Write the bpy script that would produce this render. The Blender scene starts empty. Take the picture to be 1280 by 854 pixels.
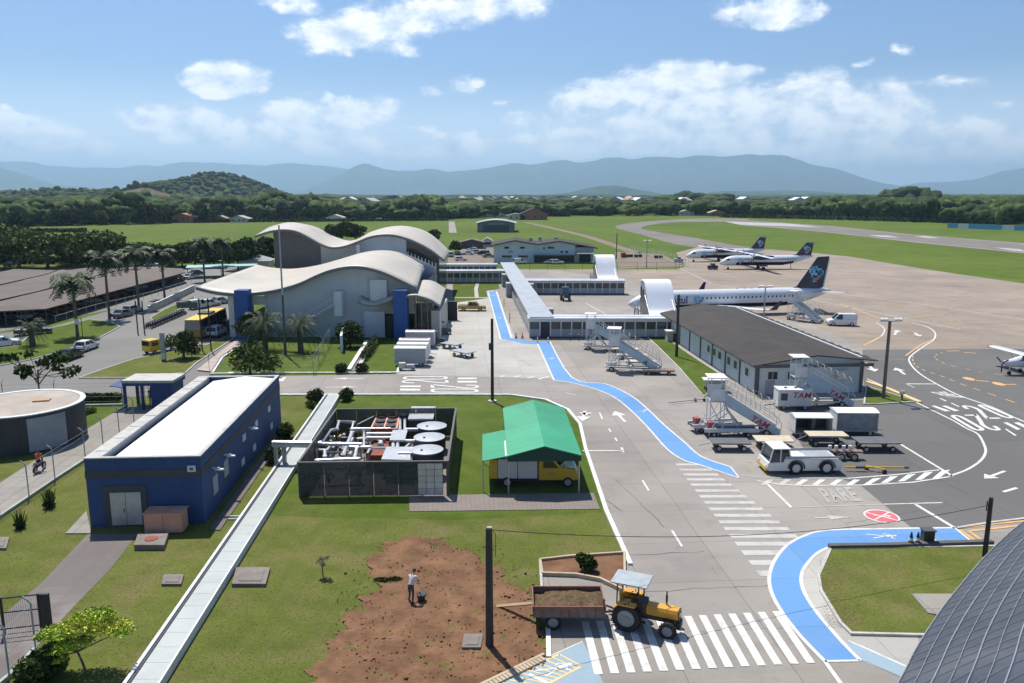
import bpy, bmesh, math, random
import numpy as np
from mathutils import Vector, Matrix
random.seed(7); np.random.seed(7)
S = bpy.context.scene
COL = S.collection
R = math.radians
# ------------------------------------------------------------------ camera
F = 1000.; CX = 640.; CY = 427.; HZ = 242.; CH = 21.
pitch = math.atan((CY-HZ)/F); cp, sp = math.cos(pitch), math.sin(pitch)
cam = bpy.data.cameras.new('camera'); camo = bpy.data.objects.new('camera', cam); COL.objects.link(camo)
cam.sensor_width = 36; cam.lens = 36*F/1280.; cam.clip_start = .5; cam.clip_end = 90000
camo.location = (0, 0, CH); camo.rotation_euler = (R(90)-pitch, 0, 0); S.camera = camo
S.render.resolution_x = 1024; S.render.resolution_y = 683
S.view_settings.view_transform = 'Standard'; S.view_settings.look = 'None'
S.view_settings.exposure = 0.30; S.view_settings.gamma = 1
try: S.view_settings.use_curve_mapping = False
except Exception: pass
# ------------------------------------------------------------------ sun + sky
SUN_EL = R(62); SX, SY = -.45, .893
sl = bpy.data.lights.new('sun', 'SUN'); sl.energy = 5.0; sl.angle = R(.53); sl.color = (1, .955, .88)
so = bpy.data.objects.new('sun', sl); COL.objects.link(so)
so.rotation_euler = Vector((-SX*math.cos(SUN_EL), -SY*math.cos(SUN_EL), -math.sin(SUN_EL))).to_track_quat('-Z', 'Y').to_euler()
W = bpy.data.worlds.new("World"); S.world = W; W.use_nodes = True
S.cycles.volume_bounces = 0
def pxdir(px, py):
    a = (px-CX)/F; b = (CY-py)/F
    v = Vector((a, cp+b*sp, -sp+b*cp)); v.normalize(); return v
def azel(px, py):
    v = pxdir(px, py); return math.atan2(v.x, v.y), math.asin(v.z)
def world():
    nt = W.node_tree; N = nt.nodes; L = nt.links; N.clear()
    out = N.new('ShaderNodeOutputWorld')
    sky = N.new('ShaderNodeTexSky'); sky.sky_type = 'NISHITA'; sky.sun_disc = False
    sky.sun_elevation = SUN_EL; sky.sun_rotation = math.atan2(SX, SY)
    sky.air_density = 1.0; sky.dust_density = .6; sky.ozone_density = 1.6
    bg = N.new('ShaderNodeBackground'); bg.inputs['Strength'].default_value = .066
    tint = N.new('ShaderNodeMix'); tint.data_type = 'RGBA'; tint.blend_type = 'MULTIPLY'; tint.inputs[0].default_value = 1
    tint.inputs[7].default_value = (.92, 1.12, 1.42, 1)
    L.new(sky.outputs[0], tint.inputs[6]); L.new(tint.outputs[2], bg.inputs['Color'])
    tc = N.new('ShaderNodeTexCoord'); sep = N.new('ShaderNodeSeparateXYZ'); L.new(tc.outputs['Generated'], sep.inputs[0])
    def m(op, a, b=None, c=None, clamp=False):
        n = N.new('ShaderNodeMath'); n.operation = op; n.use_clamp = clamp
        for i, v in enumerate((a, b, c)):
            if v is None: continue
            if isinstance(v, (int, float)): n.inputs[i].default_value = v
            else: L.new(v, n.inputs[i])
        return n.outputs[0]
    az = m('ARCTAN2', sep.outputs[0], sep.outputs[1]); el = m('ARCSINE', sep.outputs[2])
    cb = N.new('ShaderNodeCombineXYZ'); L.new(az, cb.inputs[0]); L.new(el, cb.inputs[1])
    def noise(vec, sc, det, rough, ys=1.7, off=0.):
        mp = N.new('ShaderNodeMapping'); mp.inputs['Scale'].default_value = (1, ys, 1); mp.inputs['Location'].default_value = (off, off*.7, 0)
        L.new(vec, mp.inputs[0]); n = N.new('ShaderNodeTexNoise'); n.inputs['Scale'].default_value = sc
        n.inputs['Detail'].default_value = det; n.inputs['Roughness'].default_value = rough; L.new(mp.outputs[0], n.inputs['Vector'])
        return n
    W.cycles.sampling_method = 'MANUAL'; W.cycles.sample_map_resolution = 512
    n1 = noise(cb.outputs[0], 24, 4, .6)
    vm = N.new('ShaderNodeVectorMath'); vm.operation = 'MULTIPLY_ADD'; L.new(n1.outputs['Color'], vm.inputs[0])
    vm.inputs[1].default_value = (.055, .022, 0); L.new(cb.outputs[0], vm.inputs[2])
    sb = N.new('ShaderNodeVectorMath'); sb.operation = 'SUBTRACT'; L.new(vm.outputs[0], sb.inputs[0]); sb.inputs[1].default_value = (.0275, .011, 0)
    V = sb.outputs[0]
    # (px, py, half width px, half height px, strength)  measured sky directions of the clouds
    blobs = [(440,42,72,22,1.0),(500,24,74,22,1.0),(590,12,70,20,.95),(660,4,40,18,.9),(510,66,28,9,1),(360,4,40,11,1),(405,50,45,18,1),
     (280,98,50,20,1.3),(265,102,42,15,1.0),(310,108,34,12,.8),(583,105,28,9,1),(540,115,18,6,.6),(958,12,62,20,1.15),(980,18,56,14,.7),
     (720,125,44,16,1.2),(770,112,60,18,1.2),(850,95,80,17,1.2),(900,92,50,12,.8),(1020,102,45,17,1.2),(965,122,60,18,1.1),(865,128,70,22,1.2),(930,135,80,24,1),
     (1090,120,50,17,1.1),(1130,135,38,16,1),(1000,160,110,30,1.1),(870,165,120,34,1.1),(760,170,110,28,1),(1110,165,80,24,1),(1230,162,50,16,1.1),(1225,185,60,18,1),
     (1130,62,14,7,.8),(1082,77,12,6,.7),(1195,104,36,8,.75),(1248,131,22,6,.7),(1275,196,40,22,.9),
     (215,152,55,20,1.2),(240,140,32,13,1),(330,150,60,20,1.2),(400,140,50,20,1.2),(408,122,9,6,.9),(465,136,50,13,1.2),(350,172,90,20,1),(440,165,60,18,1),(250,172,70,16,.9),(530,162,28,9,1),(600,175,70,14,.9),(480,190,120,14,.8),
     (40,165,55,20,1),(8,150,36,14,1),(100,182,60,14,.9),(5,131,16,5,.9),(0,180,60,20,.9),(660,150,32,9,1),(700,182,60,20,.8),(560,190,60,10,.7),(1150,200,120,20,.8),(1000,195,120,18,.6),(620,130,14,5,.5)]
    acc = None
    for (px, py, w, h, s) in blobs:
        a, e = azel(px, py); ra = w/F*1.15; re = h/F*1.3
        v = N.new('ShaderNodeVectorMath'); v.operation = 'MULTIPLY_ADD'; L.new(V, v.inputs[0])
        v.inputs[1].default_value = (1/ra, 1/re, 0); v.inputs[2].default_value = (-a/ra, -e/re, 0)
        l = N.new('ShaderNodeVectorMath'); l.operation = 'LENGTH'; L.new(v.outputs[0], l.inputs[0])
        k = m('MAXIMUM', m('SUBTRACT', 1., l.outputs['Value']), 0.)
        acc = m('MULTIPLY', k, s) if acc is None else m('MULTIPLY_ADD', k, s, acc)
    # clouds outside the photographed sector: broken cumulus by noise
    nb = noise(cb.outputs[0], 3.2, 4, .6, 2.5, 3.3)
    side = m('MULTIPLY', m('SUBTRACT', m('ABSOLUTE', az), .72), 4., clamp=True)
    hi = m('MULTIPLY', m('SUBTRACT', .45, el), 4., clamp=True)
    sel = m('MULTIPLY', side, hi)
    acc = m('ADD', acc, m('MULTIPLY', sel, m('MULTIPLY', m('SUBTRACT', nb.outputs['Fac'], .60, clamp=True), 2.5)))
    nd = noise(cb.outputs[0], 26, 7, .58, 1.5, 1.1)
    acc2 = m('ADD', acc, m('MULTIPLY', m('SUBTRACT', nd.outputs['Fac'], .5), m('MINIMUM', m('MULTIPLY', acc, 4.), 1.9)))
    mr = N.new('ShaderNodeMapRange'); mr.interpolation_type = 'SMOOTHSTEP'; mr.inputs[1].default_value = .10; mr.inputs[2].default_value = .82
    mr.inputs[3].default_value = 0; mr.inputs[4].default_value = .93; L.new(acc2, mr.inputs[0])
    # relief: compare the density with the density a little higher up
    up = noise(cb.outputs[0], 26, 3, .55, 1.5, 1.118)
    n3 = n1
    rel = m('ADD', m('MULTIPLY', m('SUBTRACT', nd.outputs['Fac'], up.outputs['Fac']), 2.6), m('MULTIPLY_ADD', n3.outputs['Fac'], 1.4, -.02), clamp=True)
    cr = N.new('ShaderNodeMix'); cr.data_type = 'RGBA'; L.new(rel, cr.inputs[0])
    cr.inputs[6].default_value = (.44, .55, .70, 1); cr.inputs[7].default_value = (.97, .97, .97, 1)
    cbg = N.new('ShaderNodeBackground'); cbg.inputs['Strength'].default_value = 1.14; L.new(cr.outputs[2], cbg.inputs['Color'])
    mix = N.new('ShaderNodeMixShader'); L.new(mr.outputs[0], mix.inputs[0]); L.new(bg.outputs[0], mix.inputs[1]); L.new(cbg.outputs[0], mix.inputs[2])
    # thin milky veil of far cloud low over the horizon
    veil = N.new('ShaderNodeMapRange'); veil.interpolation_type = 'SMOOTHSTEP'; L.new(el, veil.inputs[0])
    veil.inputs[1].default_value = .15; veil.inputs[2].default_value = 0.0; veil.inputs[3].default_value = 0; veil.inputs[4].default_value = .92
    vb = N.new('ShaderNodeBackground'); vb.inputs['Color'].default_value = (.68, .79, .92, 1); vb.inputs['Strength'].default_value = 1.4
    mix2 = N.new('ShaderNodeMixShader'); vn = m('MULTIPLY', veil.outputs[0], m('MULTIPLY_ADD', m('SUBTRACT', 1., mr.outputs[0]), .75, .25))
    L.new(vn, mix2.inputs[0]); L.new(mix.outputs[0], mix2.inputs[1]); L.new(vb.outputs[0], mix2.inputs[2])
    L.new(mix2.outputs[0], out.inputs['Surface'])
world()
# ------------------------------------------------------------------ geometry helpers
def G(px, py, z=0.):
    a = (px-CX)/F; b = (CY-py)/F
    d = (a, cp+b*sp, -sp+b*cp); t = (z-CH)/d[2]
    return Vector((d[0]*t, d[1]*t, z))
def PY(px, py, Y):            # point of a pixel's ray in the upright plane at distance Y
    a = (px-CX)/F; b = (CY-py)/F
    d = (a, cp+b*sp, -sp+b*cp); t = Y/d[1]
    return Vector((d[0]*t, Y, CH+d[2]*t))
def GP(pts, z=0.): return [G(x, y, z) for x, y in pts]
# ------------------------------------------------------------------ materials
MATS = {}
def mat(name, rgb, rough=.7, metal=0., var=.12, scale=1.5, bump=0., bscale=None, grime=0., gcol=None, spec=.5, alpha=1., detail=6, stretch=None, trans=0.):
    if name in MATS: return MATS[name]
    M = bpy.data.materials.new(name); M.use_nodes = True; nt = M.node_tree; N = nt.nodes; L = nt.links
    b = N['Principled BSDF']; b.inputs['Roughness'].default_value = rough; b.inputs['Metallic'].default_value = metal
    b.inputs['Specular IOR Level'].default_value = spec; b.inputs['Alpha'].default_value = alpha
    if trans: b.inputs['Transmission Weight'].default_value = trans
    c4 = lambda c, k=1.: (min(c[0]*k, 1), min(c[1]*k, 1), min(c[2]*k, 1), 1)
    tc = N.new('ShaderNodeTexCoord'); vec = tc.outputs['Object']
    if stretch:
        mp = N.new('ShaderNodeMapping'); mp.inputs['Scale'].default_value = stretch; L.new(vec, mp.inputs[0]); vec = mp.outputs[0]
    n = N.new('ShaderNodeTexNoise'); n.inputs['Scale'].default_value = scale; n.inputs['Detail'].default_value = detail; n.inputs['Roughness'].default_value = .62
    L.new(vec, n.inputs['Vector'])
    r = N.new('ShaderNodeValToRGB'); r.color_ramp.elements[0].position = .3; r.color_ramp.elements[1].position = .7
    r.color_ramp.elements[0].color = c4(rgb, 1-var); r.color_ramp.elements[1].color = c4(rgb, 1+var); L.new(n.outputs['Fac'], r.inputs[0])
    colout = r.outputs[0]
    if grime:
        n2 = N.new('ShaderNodeTexNoise'); n2.inputs['Scale'].default_value = scale*.37; n2.inputs['Detail'].default_value = 8; n2.inputs['Roughness'].default_value = .7
        L.new(vec, n2.inputs['Vector'])
        mr = N.new('ShaderNodeMapRange'); mr.inputs[1].default_value = .48; mr.inputs[2].default_value = .72; mr.inputs[4].default_value = grime; L.new(n2.outputs['Fac'], mr.inputs[0])
        mx = N.new('ShaderNodeMix'); mx.data_type = 'RGBA'; L.new(mr.outputs[0], mx.inputs[0]); L.new(colout, mx.inputs[6])
        mx.inputs[7].default_value = c4(gcol or (rgb[0]*.45, rgb[1]*.42, rgb[2]*.38)); colout = mx.outputs[2]
    L.new(colout, b.inputs['Base Color'])
    if bump:
        nb = N.new('ShaderNodeTexNoise'); nb.inputs['Scale'].default_value = bscale or scale*6; nb.inputs['Detail'].default_value = 4; L.new(vec, nb.inputs['Vector'])
        bp = N.new('ShaderNodeBump'); bp.inputs['Strength'].default_value = bump; bp.inputs['Distance'].default_value = .05
        L.new(nb.outputs['Fac'], bp.inputs['Height']); L.new(bp.outputs[0], b.inputs['Normal'])
    MATS[name] = M; return M
def wavemat(name, rgb, period, axis=0, dark=.55, rough=.6, metal=0., width=.16, var=.15, scale=.6, grime=.3, bump=.6, rgb2=None):
    """sheets with regular seams or corrugation across one object axis"""
    if name in MATS: return MATS[name]
    M = mat(name, rgb, rough, metal, var, scale, grime=grime); nt = M.node_tree; N = nt.nodes; L = nt.links; b = N['Principled BSDF']
    tc = N.new('ShaderNodeTexCoord'); sp_ = N.new('ShaderNodeSeparateXYZ'); L.new(tc.outputs['Object'], sp_.inputs[0])
    d = N.new('ShaderNodeMath'); d.operation = 'DIVIDE'; L.new(sp_.outputs[axis], d.inputs[0]); d.inputs[1].default_value = period
    fr = N.new('ShaderNodeMath'); fr.operation = 'FRACT'; L.new(d.outputs[0], fr.inputs[0])
    pp = N.new('ShaderNodeMath'); pp.operation = 'PINGPONG'; L.new(fr.outputs[0], pp.inputs[0]); pp.inputs[1].default_value = .5
    mr = N.new('ShaderNodeMapRange'); mr.inputs[1].default_value = 0; mr.inputs[2].default_value = width; mr.inputs[3].default_value = 1; mr.inputs[4].default_value = 0; L.new(pp.outputs[0], mr.inputs[0])
    src = b.inputs['Base Color'].links[0].from_socket
    mx = N.new('ShaderNodeMix'); mx.data_type = 'RGBA'; L.new(mr.outputs[0], mx.inputs[0]); L.new(src, mx.inputs[6])
    c = rgb2 or tuple(v*dark for v in rgb); mx.inputs[7].default_value = (*c, 1); L.new(mx.outputs[2], b.inputs['Base Color'])
    bp = N.new('ShaderNodeBump'); bp.inputs['Strength'].default_value = bump; bp.inputs['Distance'].default_value = .05; bp.invert = True
    L.new(mr.outputs[0], bp.inputs['Height']); L.new(bp.outputs[0], b.inputs['Normal'])
    return M
def pavemat(name, rgb, joint=(5., 5.), jstr=.35, stain=.3, scol=None, rough=.85, big=.06, var=.16, rot=-.073, jw=.012):
    """poured slabs or asphalt in world metres: large patches, fine grain, joints, oil stains and tyre wear"""
    M = bpy.data.materials.new(name); M.use_nodes = True; nt = M.node_tree; N = nt.nodes; L = nt.links; b = N['Principled BSDF']
    b.inputs['Roughness'].default_value = rough; b.inputs['Specular IOR Level'].default_value = .3
    tc = N.new('ShaderNodeTexCoord'); mp = N.new('ShaderNodeMapping'); mp.inputs['Rotation'].default_value = (0, 0, rot); L.new(tc.outputs['Object'], mp.inputs[0]); vec = mp.outputs[0]
    def nz(s, det, ro=.6, st=None):
        n = N.new('ShaderNodeTexNoise'); n.inputs['Scale'].default_value = s; n.inputs['Detail'].default_value = det; n.inputs['Roughness'].default_value = ro
        if st:
            q = N.new('ShaderNodeMapping'); q.inputs['Scale'].default_value = st; L.new(vec, q.inputs[0]); L.new(q.outputs[0], n.inputs['Vector'])
        else: L.new(vec, n.inputs['Vector'])
        return n.outputs['Fac']
    def mixc(f, a, bcol):
        x = N.new('ShaderNodeMix'); x.data_type = 'RGBA'
        if isinstance(f, float): x.inputs[0].default_value = f
        else: L.new(f, x.inputs[0])
        for i, v in ((6, a), (7, bcol)):
            if isinstance(v, tuple): x.inputs[i].default_value = (*v, 1)
            else: L.new(v, x.inputs[i])
        return x.outputs[2]
    def rng(v, a, c, lo, hi):
        q = N.new('ShaderNodeMapRange'); q.inputs[1].default_value = a; q.inputs[2].default_value = c; q.inputs[3].default_value = lo; q.inputs[4].default_value = hi; L.new(v, q.inputs[0]); return q.outputs[0]
    c = mixc(rng(nz(big, 4), .35, .65, 0., 1.), tuple(v*(1-var) for v in rgb), tuple(min(v*(1+var), 1) for v in rgb))
    c = mixc(rng(nz(9., 5, .7), .3, .7, 0., .35), c, tuple(v*.7 for v in rgb))
    sc = scol or tuple(v*.5 for v in rgb)
    c = mixc(rng(nz(.22, 9, .72), .52, .74, 0., stain), c, sc)
    c = mixc(rng(nz(.5, 5, .6, (.12, 1., 1.)), .55, .8, 0., stain*.8), c, sc)
    c = mixc(rng(nz(.85, 9, .7), .60, .70, 0., stain*.9), c, tuple(v*.8 for v in sc))
    br = N.new('ShaderNodeTexBrick'); br.offset = 0; br.inputs['Scale'].default_value = 1; br.inputs['Brick Width'].default_value = joint[0]; br.inputs['Row Height'].default_value = joint[1]
    br.inputs['Mortar Size'].default_value = jw*2.5; br.inputs['Color1'].default_value = (0, 0, 0, 1); br.inputs['Color2'].default_value = (.0, .0, .0, 1); br.inputs['Mortar'].default_value = (1, 1, 1, 1); br.inputs['Bias'].default_value = 0
    L.new(vec, br.inputs['Vector'])
    jf = N.new('ShaderNodeMath'); jf.operation = 'MULTIPLY'; jf.inputs[1].default_value = jstr; L.new(br.outputs['Fac'], jf.inputs[0])
    c = mixc(jf.outputs[0], c, tuple(v*.35 for v in rgb))
    # every slab cast in a slightly different batch
    b2 = N.new('ShaderNodeTexBrick'); b2.offset = 0; b2.inputs['Scale'].default_value = 1; b2.inputs['Brick Width'].default_value = joint[0]; b2.inputs['Row Height'].default_value = joint[1]; b2.inputs['Mortar Size'].default_value = 0
    b2.inputs['Color1'].default_value = (.92, .92, .92, 1); b2.inputs['Color2'].default_value = (1.07, 1.07, 1.06, 1); L.new(vec, b2.inputs['Vector'])
    mm = N.new('ShaderNodeMix'); mm.data_type = 'RGBA'; mm.blend_type = 'MULTIPLY'; mm.inputs[0].default_value = .8; L.new(c, mm.inputs[6]); L.new(b2.outputs['Color'], mm.inputs[7])
    L.new(mm.outputs[2], b.inputs['Base Color'])
    nb = nz(18, 3); bp = N.new('ShaderNodeBump'); bp.inputs['Strength'].default_value = .25; bp.inputs['Distance'].default_value = .02; L.new(nb, bp.inputs['Height']); L.new(bp.outputs[0], b.inputs['Normal'])
    MATS[name] = M; return M
def grassmat(name, a, bcol, dry, drymax=.6, s1=.035, s2=.4, mow=0.):
    M = bpy.data.materials.new(name); M.use_nodes = True; nt = M.node_tree; N = nt.nodes; L = nt.links; b = N['Principled BSDF']
    b.inputs['Roughness'].default_value = .95; b.inputs['Specular IOR Level'].default_value = .12
    tc = N.new('ShaderNodeTexCoord'); vec = tc.outputs['Object']
    def nz(s, det, ro=.62):
        n = N.new('ShaderNodeTexNoise'); n.inputs['Scale'].default_value = s; n.inputs['Detail'].default_value = det; n.inputs['Roughness'].default_value = ro; L.new(vec, n.inputs['Vector']); return n.outputs['Fac']
    def ramp(v, lo, hi, mx=1.):
        q = N.new('ShaderNodeMapRange'); q.inputs[1].default_value = lo; q.inputs[2].default_value = hi; q.inputs[4].default_value = mx; L.new(v, q.inputs[0]); return q.outputs[0]
    def mixc(f, x, y):
        m_ = N.new('ShaderNodeMix'); m_.data_type = 'RGBA'; L.new(f, m_.inputs[0])
        for i, v in ((6, x), (7, y)):
            if isinstance(v, tuple): m_.inputs[i].default_value = (*v, 1)
            else: L.new(v, m_.inputs[i])
        return m_.outputs[2]
    c = mixc(ramp(nz(s1, 6), .35, .65), a, bcol)
    c = mixc(ramp(nz(s2, 7, .7), .38, .68, .6), c, tuple(v*.55 for v in a))
    c = mixc(ramp(nz(s1*4.3, 8, .68), .47, .7, drymax), c, dry)
    c = mixc(ramp(nz(7., 4, .75), .42, .62, .55), c, tuple(v*.45 for v in a))
    c = mixc(ramp(nz(22., 3, .8), .5, .7, .35), c, tuple(min(v*1.7, 1) for v in bcol))
    L.new(c, b.inputs['Base Color'])
    bp = N.new('ShaderNodeBump'); bp.inputs['Strength'].default_value = .8; bp.inputs['Distance'].default_value = .05; L.new(nz(14., 4, .8), bp.inputs['Height']); L.new(bp.outputs[0], b.inputs['Normal'])
    MATS[name] = M; return M
# ------------------------------------------------------------------ mesh builder
class MB:
    def __init__(s): s.v = []; s.f = []; s.m = []; s.cur = 0
    def add(s, vs, fs):
        o = len(s.v); s.v += [tuple(v) for v in vs]
        for f in fs: s.f.append([i+o for i in f]); s.m.append(s.cur)
        return s
    def box(s, c, d, rz=0, rx=0, ry=0, taper=1.):
        x, y, z = d[0]/2, d[1]/2, d[2]/2
        vs = [Vector((a*x*(taper if k > 0 else 1), b*y*(taper if k > 0 else 1), k*z)) for k in (-1, 1) for a, b in ((-1, -1), (1, -1), (1, 1), (-1, 1))]
        if rz or rx or ry:
            m_ = Matrix.Rotation(rz, 3, 'Z') @ Matrix.Rotation(ry, 3, 'Y') @ Matrix.Rotation(rx, 3, 'X'); vs = [m_ @ v for v in vs]
        c = Vector(c)
        return s.add([v+c for v in vs], [(3, 2, 1, 0), (4, 5, 6, 7), (0, 1, 5, 4), (1, 2, 6, 5), (2, 3, 7, 6), (3, 0, 4, 7)])
    def b2(s, x0, x1, y0, y1, z0, z1): return s.box(((x0+x1)/2, (y0+y1)/2, (z0+z1)/2), (abs(x1-x0), abs(y1-y0), abs(z1-z0)))
    def prism(s, poly, z0, z1):
        n = len(poly); p = [(q[0], q[1]) for q in poly]
        ar = sum(p[i][0]*p[(i+1) % n][1]-p[(i+1) % n][0]*p[i][1] for i in range(n))
        if ar < 0: p = p[::-1]
        vs = [(x, y, z0) for x, y in p]+[(x, y, z1) for x, y in p]
        return s.add(vs, [tuple(range(n))[::-1], tuple(range(n, 2*n))]+[(i, (i+1) % n, n+(i+1) % n, n+i) for i in range(n)])
    def sheet(s, poly, z):
        n = len(poly); p = [(q[0], q[1]) for q in poly]
        ar = sum(p[i][0]*p[(i+1) % n][1]-p[(i+1) % n][0]*p[i][1] for i in range(n))
        if ar < 0: p = p[::-1]
        return s.add([(x, y, z) for x, y in p], [tuple(range(n))])
    def xprism(s, prof, x0, x1):     # profile (y,z) extruded along x
        n = len(prof); vs = [(x0, y, z) for y, z in prof]+[(x1, y, z) for y, z in prof]
        return s.add(vs, [tuple(range(n)), tuple(range(n, 2*n))[::-1]]+[(i, n+i, n+(i+1) % n, (i+1) % n) for i in range(n)])
    def yprism(s, prof, y0, y1):     # profile (x,z) extruded along y
        n = len(prof); vs = [(x, y0, z) for x, z in prof]+[(x, y1, z) for x, z in prof]
        return s.add(vs, [tuple(range(n)), tuple(range(n, 2*n))[::-1]]+[(i, n+i, n+(i+1) % n, (i+1) % n) for i in range(n)])
    def tube(s, path, r, n=8, r2=None, cap=True):
        P = [Vector(p) for p in path]; k = len(P); rings = []
        for i, p in enumerate(P):
            t = (P[min(i+1, k-1)]-P[max(i-1, 0)]); t = t.normalized() if t.length > 1e-9 else Vector((0, 0, 1))
            u = t.cross(Vector((0, 0, 1))); 
            if u.length < .05: u = t.cross(Vector((0, 1, 0)))
            u.normalize(); w = t.cross(u)
            rr = r if r2 is None else r+(r2-r)*i/(k-1)
            if isinstance(r, (list, tuple)): rr = r[i]
            rings.append([p+(u*math.cos(a)+w*math.sin(a))*rr for a in [2*math.pi*j/n for j in range(n)]])
        vs = [v for q in rings for v in q]; fs = []
        for i in range(k-1):
            for j in range(n): fs.append((i*n+j, (i+1)*n+j, (i+1)*n+(j+1) % n, i*n+(j+1) % n))
        if cap: fs += [tuple(range(n)), tuple(range((k-1)*n, k*n))[::-1]]
        return s.add(vs, fs)
    def cyl(s, c, r, h, n=20, axis='z', r2=None):
        c = Vector(c); d = {'z': Vector((0, 0, h/2)), 'x': Vector((h/2, 0, 0)), 'y': Vector((0, h/2, 0))}[axis]
        return s.tube([c-d, c+d], r, n, r2)
    def ribbon(s, pts, w, z, closed=False):
        P = [Vector((p[0], p[1])) for p in pts]; n = len(P); Lf = []; Rt = []
        for i in range(n):
            a = P[(i-1) % n] if (closed or i > 0) else P[i]; c = P[(i+1) % n] if (closed or i < n-1) else P[i]
            d1 = (P[i]-a); d2 = (c-P[i])
            if d1.length < 1e-6: d1 = d2
            if d2.length < 1e-6: d2 = d1
            d1 = d1.normalized(); d2 = d2.normalized(); t = d1+d2
            t = t.normalized() if t.length > 1e-6 else d1
            nr = Vector((-t.y, t.x)); k = 1/max(.5, abs(nr.dot(Vector((-d1.y, d1.x)))))
            ww = w[i] if isinstance(w, (list, tuple)) else w
            Lf.append(P[i]+nr*ww/2*k); Rt.append(P[i]-nr*ww/2*k)
        vs = [(p.x, p.y, z) for p in Lf]+[(p.x, p.y, z) for p in Rt]; m_ = n if closed else n-1
        return s.add(vs, [(n+i, n+(i+1) % n, (i+1) % n, i) for i in range(m_)])
    def curb(s, pts, w, z0, z1, closed=False):
        P = [Vector((p[0], p[1])) for p in pts]; t = MB(); t.ribbon(pts, w, z1, closed)
        n = len(P); k = len(t.v); vs = t.v+[(x, y, z0) for x, y, _ in t.v]; fs = list(t.f)
        mm = n if closed else n-1
        for i in range(mm):
            j = (i+1) % n; fs += [(i, j, k+j, k+i), (n+j, n+i, k+n+i, k+n+j)]
        if not closed: fs += [(0, k, k+n, n), (n-1, 2*n-1, k+2*n-1, k+n-1)]
        return s.add(vs, fs)
    def mk(s, name, mats, smooth=False):
        me = bpy.data.meshes.new(name); me.from_pydata(s.v, [], s.f)
        if not isinstance(mats, (list, tuple)): mats = [mats]
        for m_ in mats: me.materials.append(m_)
        if len(mats) > 1: me.polygons.foreach_set('material_index', s.m)
        if smooth: me.polygons.foreach_set('use_smooth', [True]*len(s.f))
        me.update(); return me
    def build(s, name, mats, parent=None, smooth=False, bevel=0., fix=True):
        me = s.mk(name, mats, smooth)
        if fix or smooth:
            bm = bmesh.new(); bm.from_mesh(me)
            if smooth: bmesh.ops.remove_doubles(bm, verts=bm.verts, dist=.0005)
            if fix: bmesh.ops.recalc_face_normals(bm, faces=bm.faces)
            bm.to_mesh(me); bm.free()
        if smooth:
            try: me.set_sharp_from_angle(angle=R(38))
            except Exception: pass
        o = bpy.data.objects.new(name, me); COL.objects.link(o)
        if parent: o.parent = parent
        if bevel:
            b = o.modifiers.new('bevel', 'BEVEL'); b.width = bevel; b.segments = 2; b.limit_method = 'ANGLE'; b.angle_limit = R(35)
        return o
def tag(o, label=None, cat=None, group=None, kind=None):
    if label: o['label'] = label
    if cat: o['category'] = cat
    if group: o['group'] = group
    if kind: o['kind'] = kind
    return o
def E(name, label, cat, loc=(0, 0, 0), rz=0., group=None):
    o = bpy.data.objects.new(name, None); COL.objects.link(o); o.location = loc; o.rotation_euler = (0, 0, rz); o.empty_display_size = .3
    return tag(o, label, cat, group)
def copy_tree(o, parent=None):
    c = o.copy(); COL.objects.link(c)
    if parent: c.parent = parent
    for ch in list(o.children): copy_tree(ch, c)
    return c
def place(o, loc, rz=0., label=None, sc=1.):
    o.location = loc; o.rotation_euler = (0, 0, rz); o.scale = (sc, sc, sc)
    if label: o['label'] = label
    return o
def struct(name, mb, m, **k):
    o = mb.build(name, m, **k); o['kind'] = 'structure'; return o
def text(name, body, m, parent, loc, rot, size, extrude=.01, sx=1., shear=0.):
    cu = bpy.data.curves.new(name, 'FONT'); cu.body = body; cu.size = size; cu.extrude = extrude; cu.align_x = 'CENTER'; cu.align_y = 'CENTER'; cu.shear = shear; cu.offset = size*.02
    t = bpy.data.objects.new('tmp_text', cu); COL.objects.link(t)
    dg = bpy.context.evaluated_depsgraph_get(); me = bpy.data.meshes.new_from_object(t.evaluated_get(dg)); bpy.data.objects.remove(t); bpy.data.curves.remove(cu)
    me.materials.clear(); me.materials.append(m); me.name = name
    o = bpy.data.objects.new(name, me); COL.objects.link(o); o.location = loc; o.rotation_euler = rot; o.scale = (sx, 1, 1)
    if parent: o.parent = parent
    return o
def smooth_path(pts, n=6, closed=False):   # Catmull-Rom
    P = [Vector((p[0], p[1], p[2] if len(p) > 2 else 0)) for p in pts]; out = []; k = len(P)
    for i in range(k if closed else k-1):
        p0 = P[(i-1) % k] if (closed or i > 0) else P[i]; p1 = P[i]; p2 = P[(i+1) % k]; p3 = P[(i+2) % k] if (closed or i < k-2) else P[(i+1) % k]
        for j in range(n):
            t = j/n; out.append(.5*((2*p1)+(p2-p0)*t+(2*p0-5*p1+4*p2-p3)*t*t+(3*p1-p0-3*p2+p3)*t**3))
    if not closed: out.append(P[-1])
    return out
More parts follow.
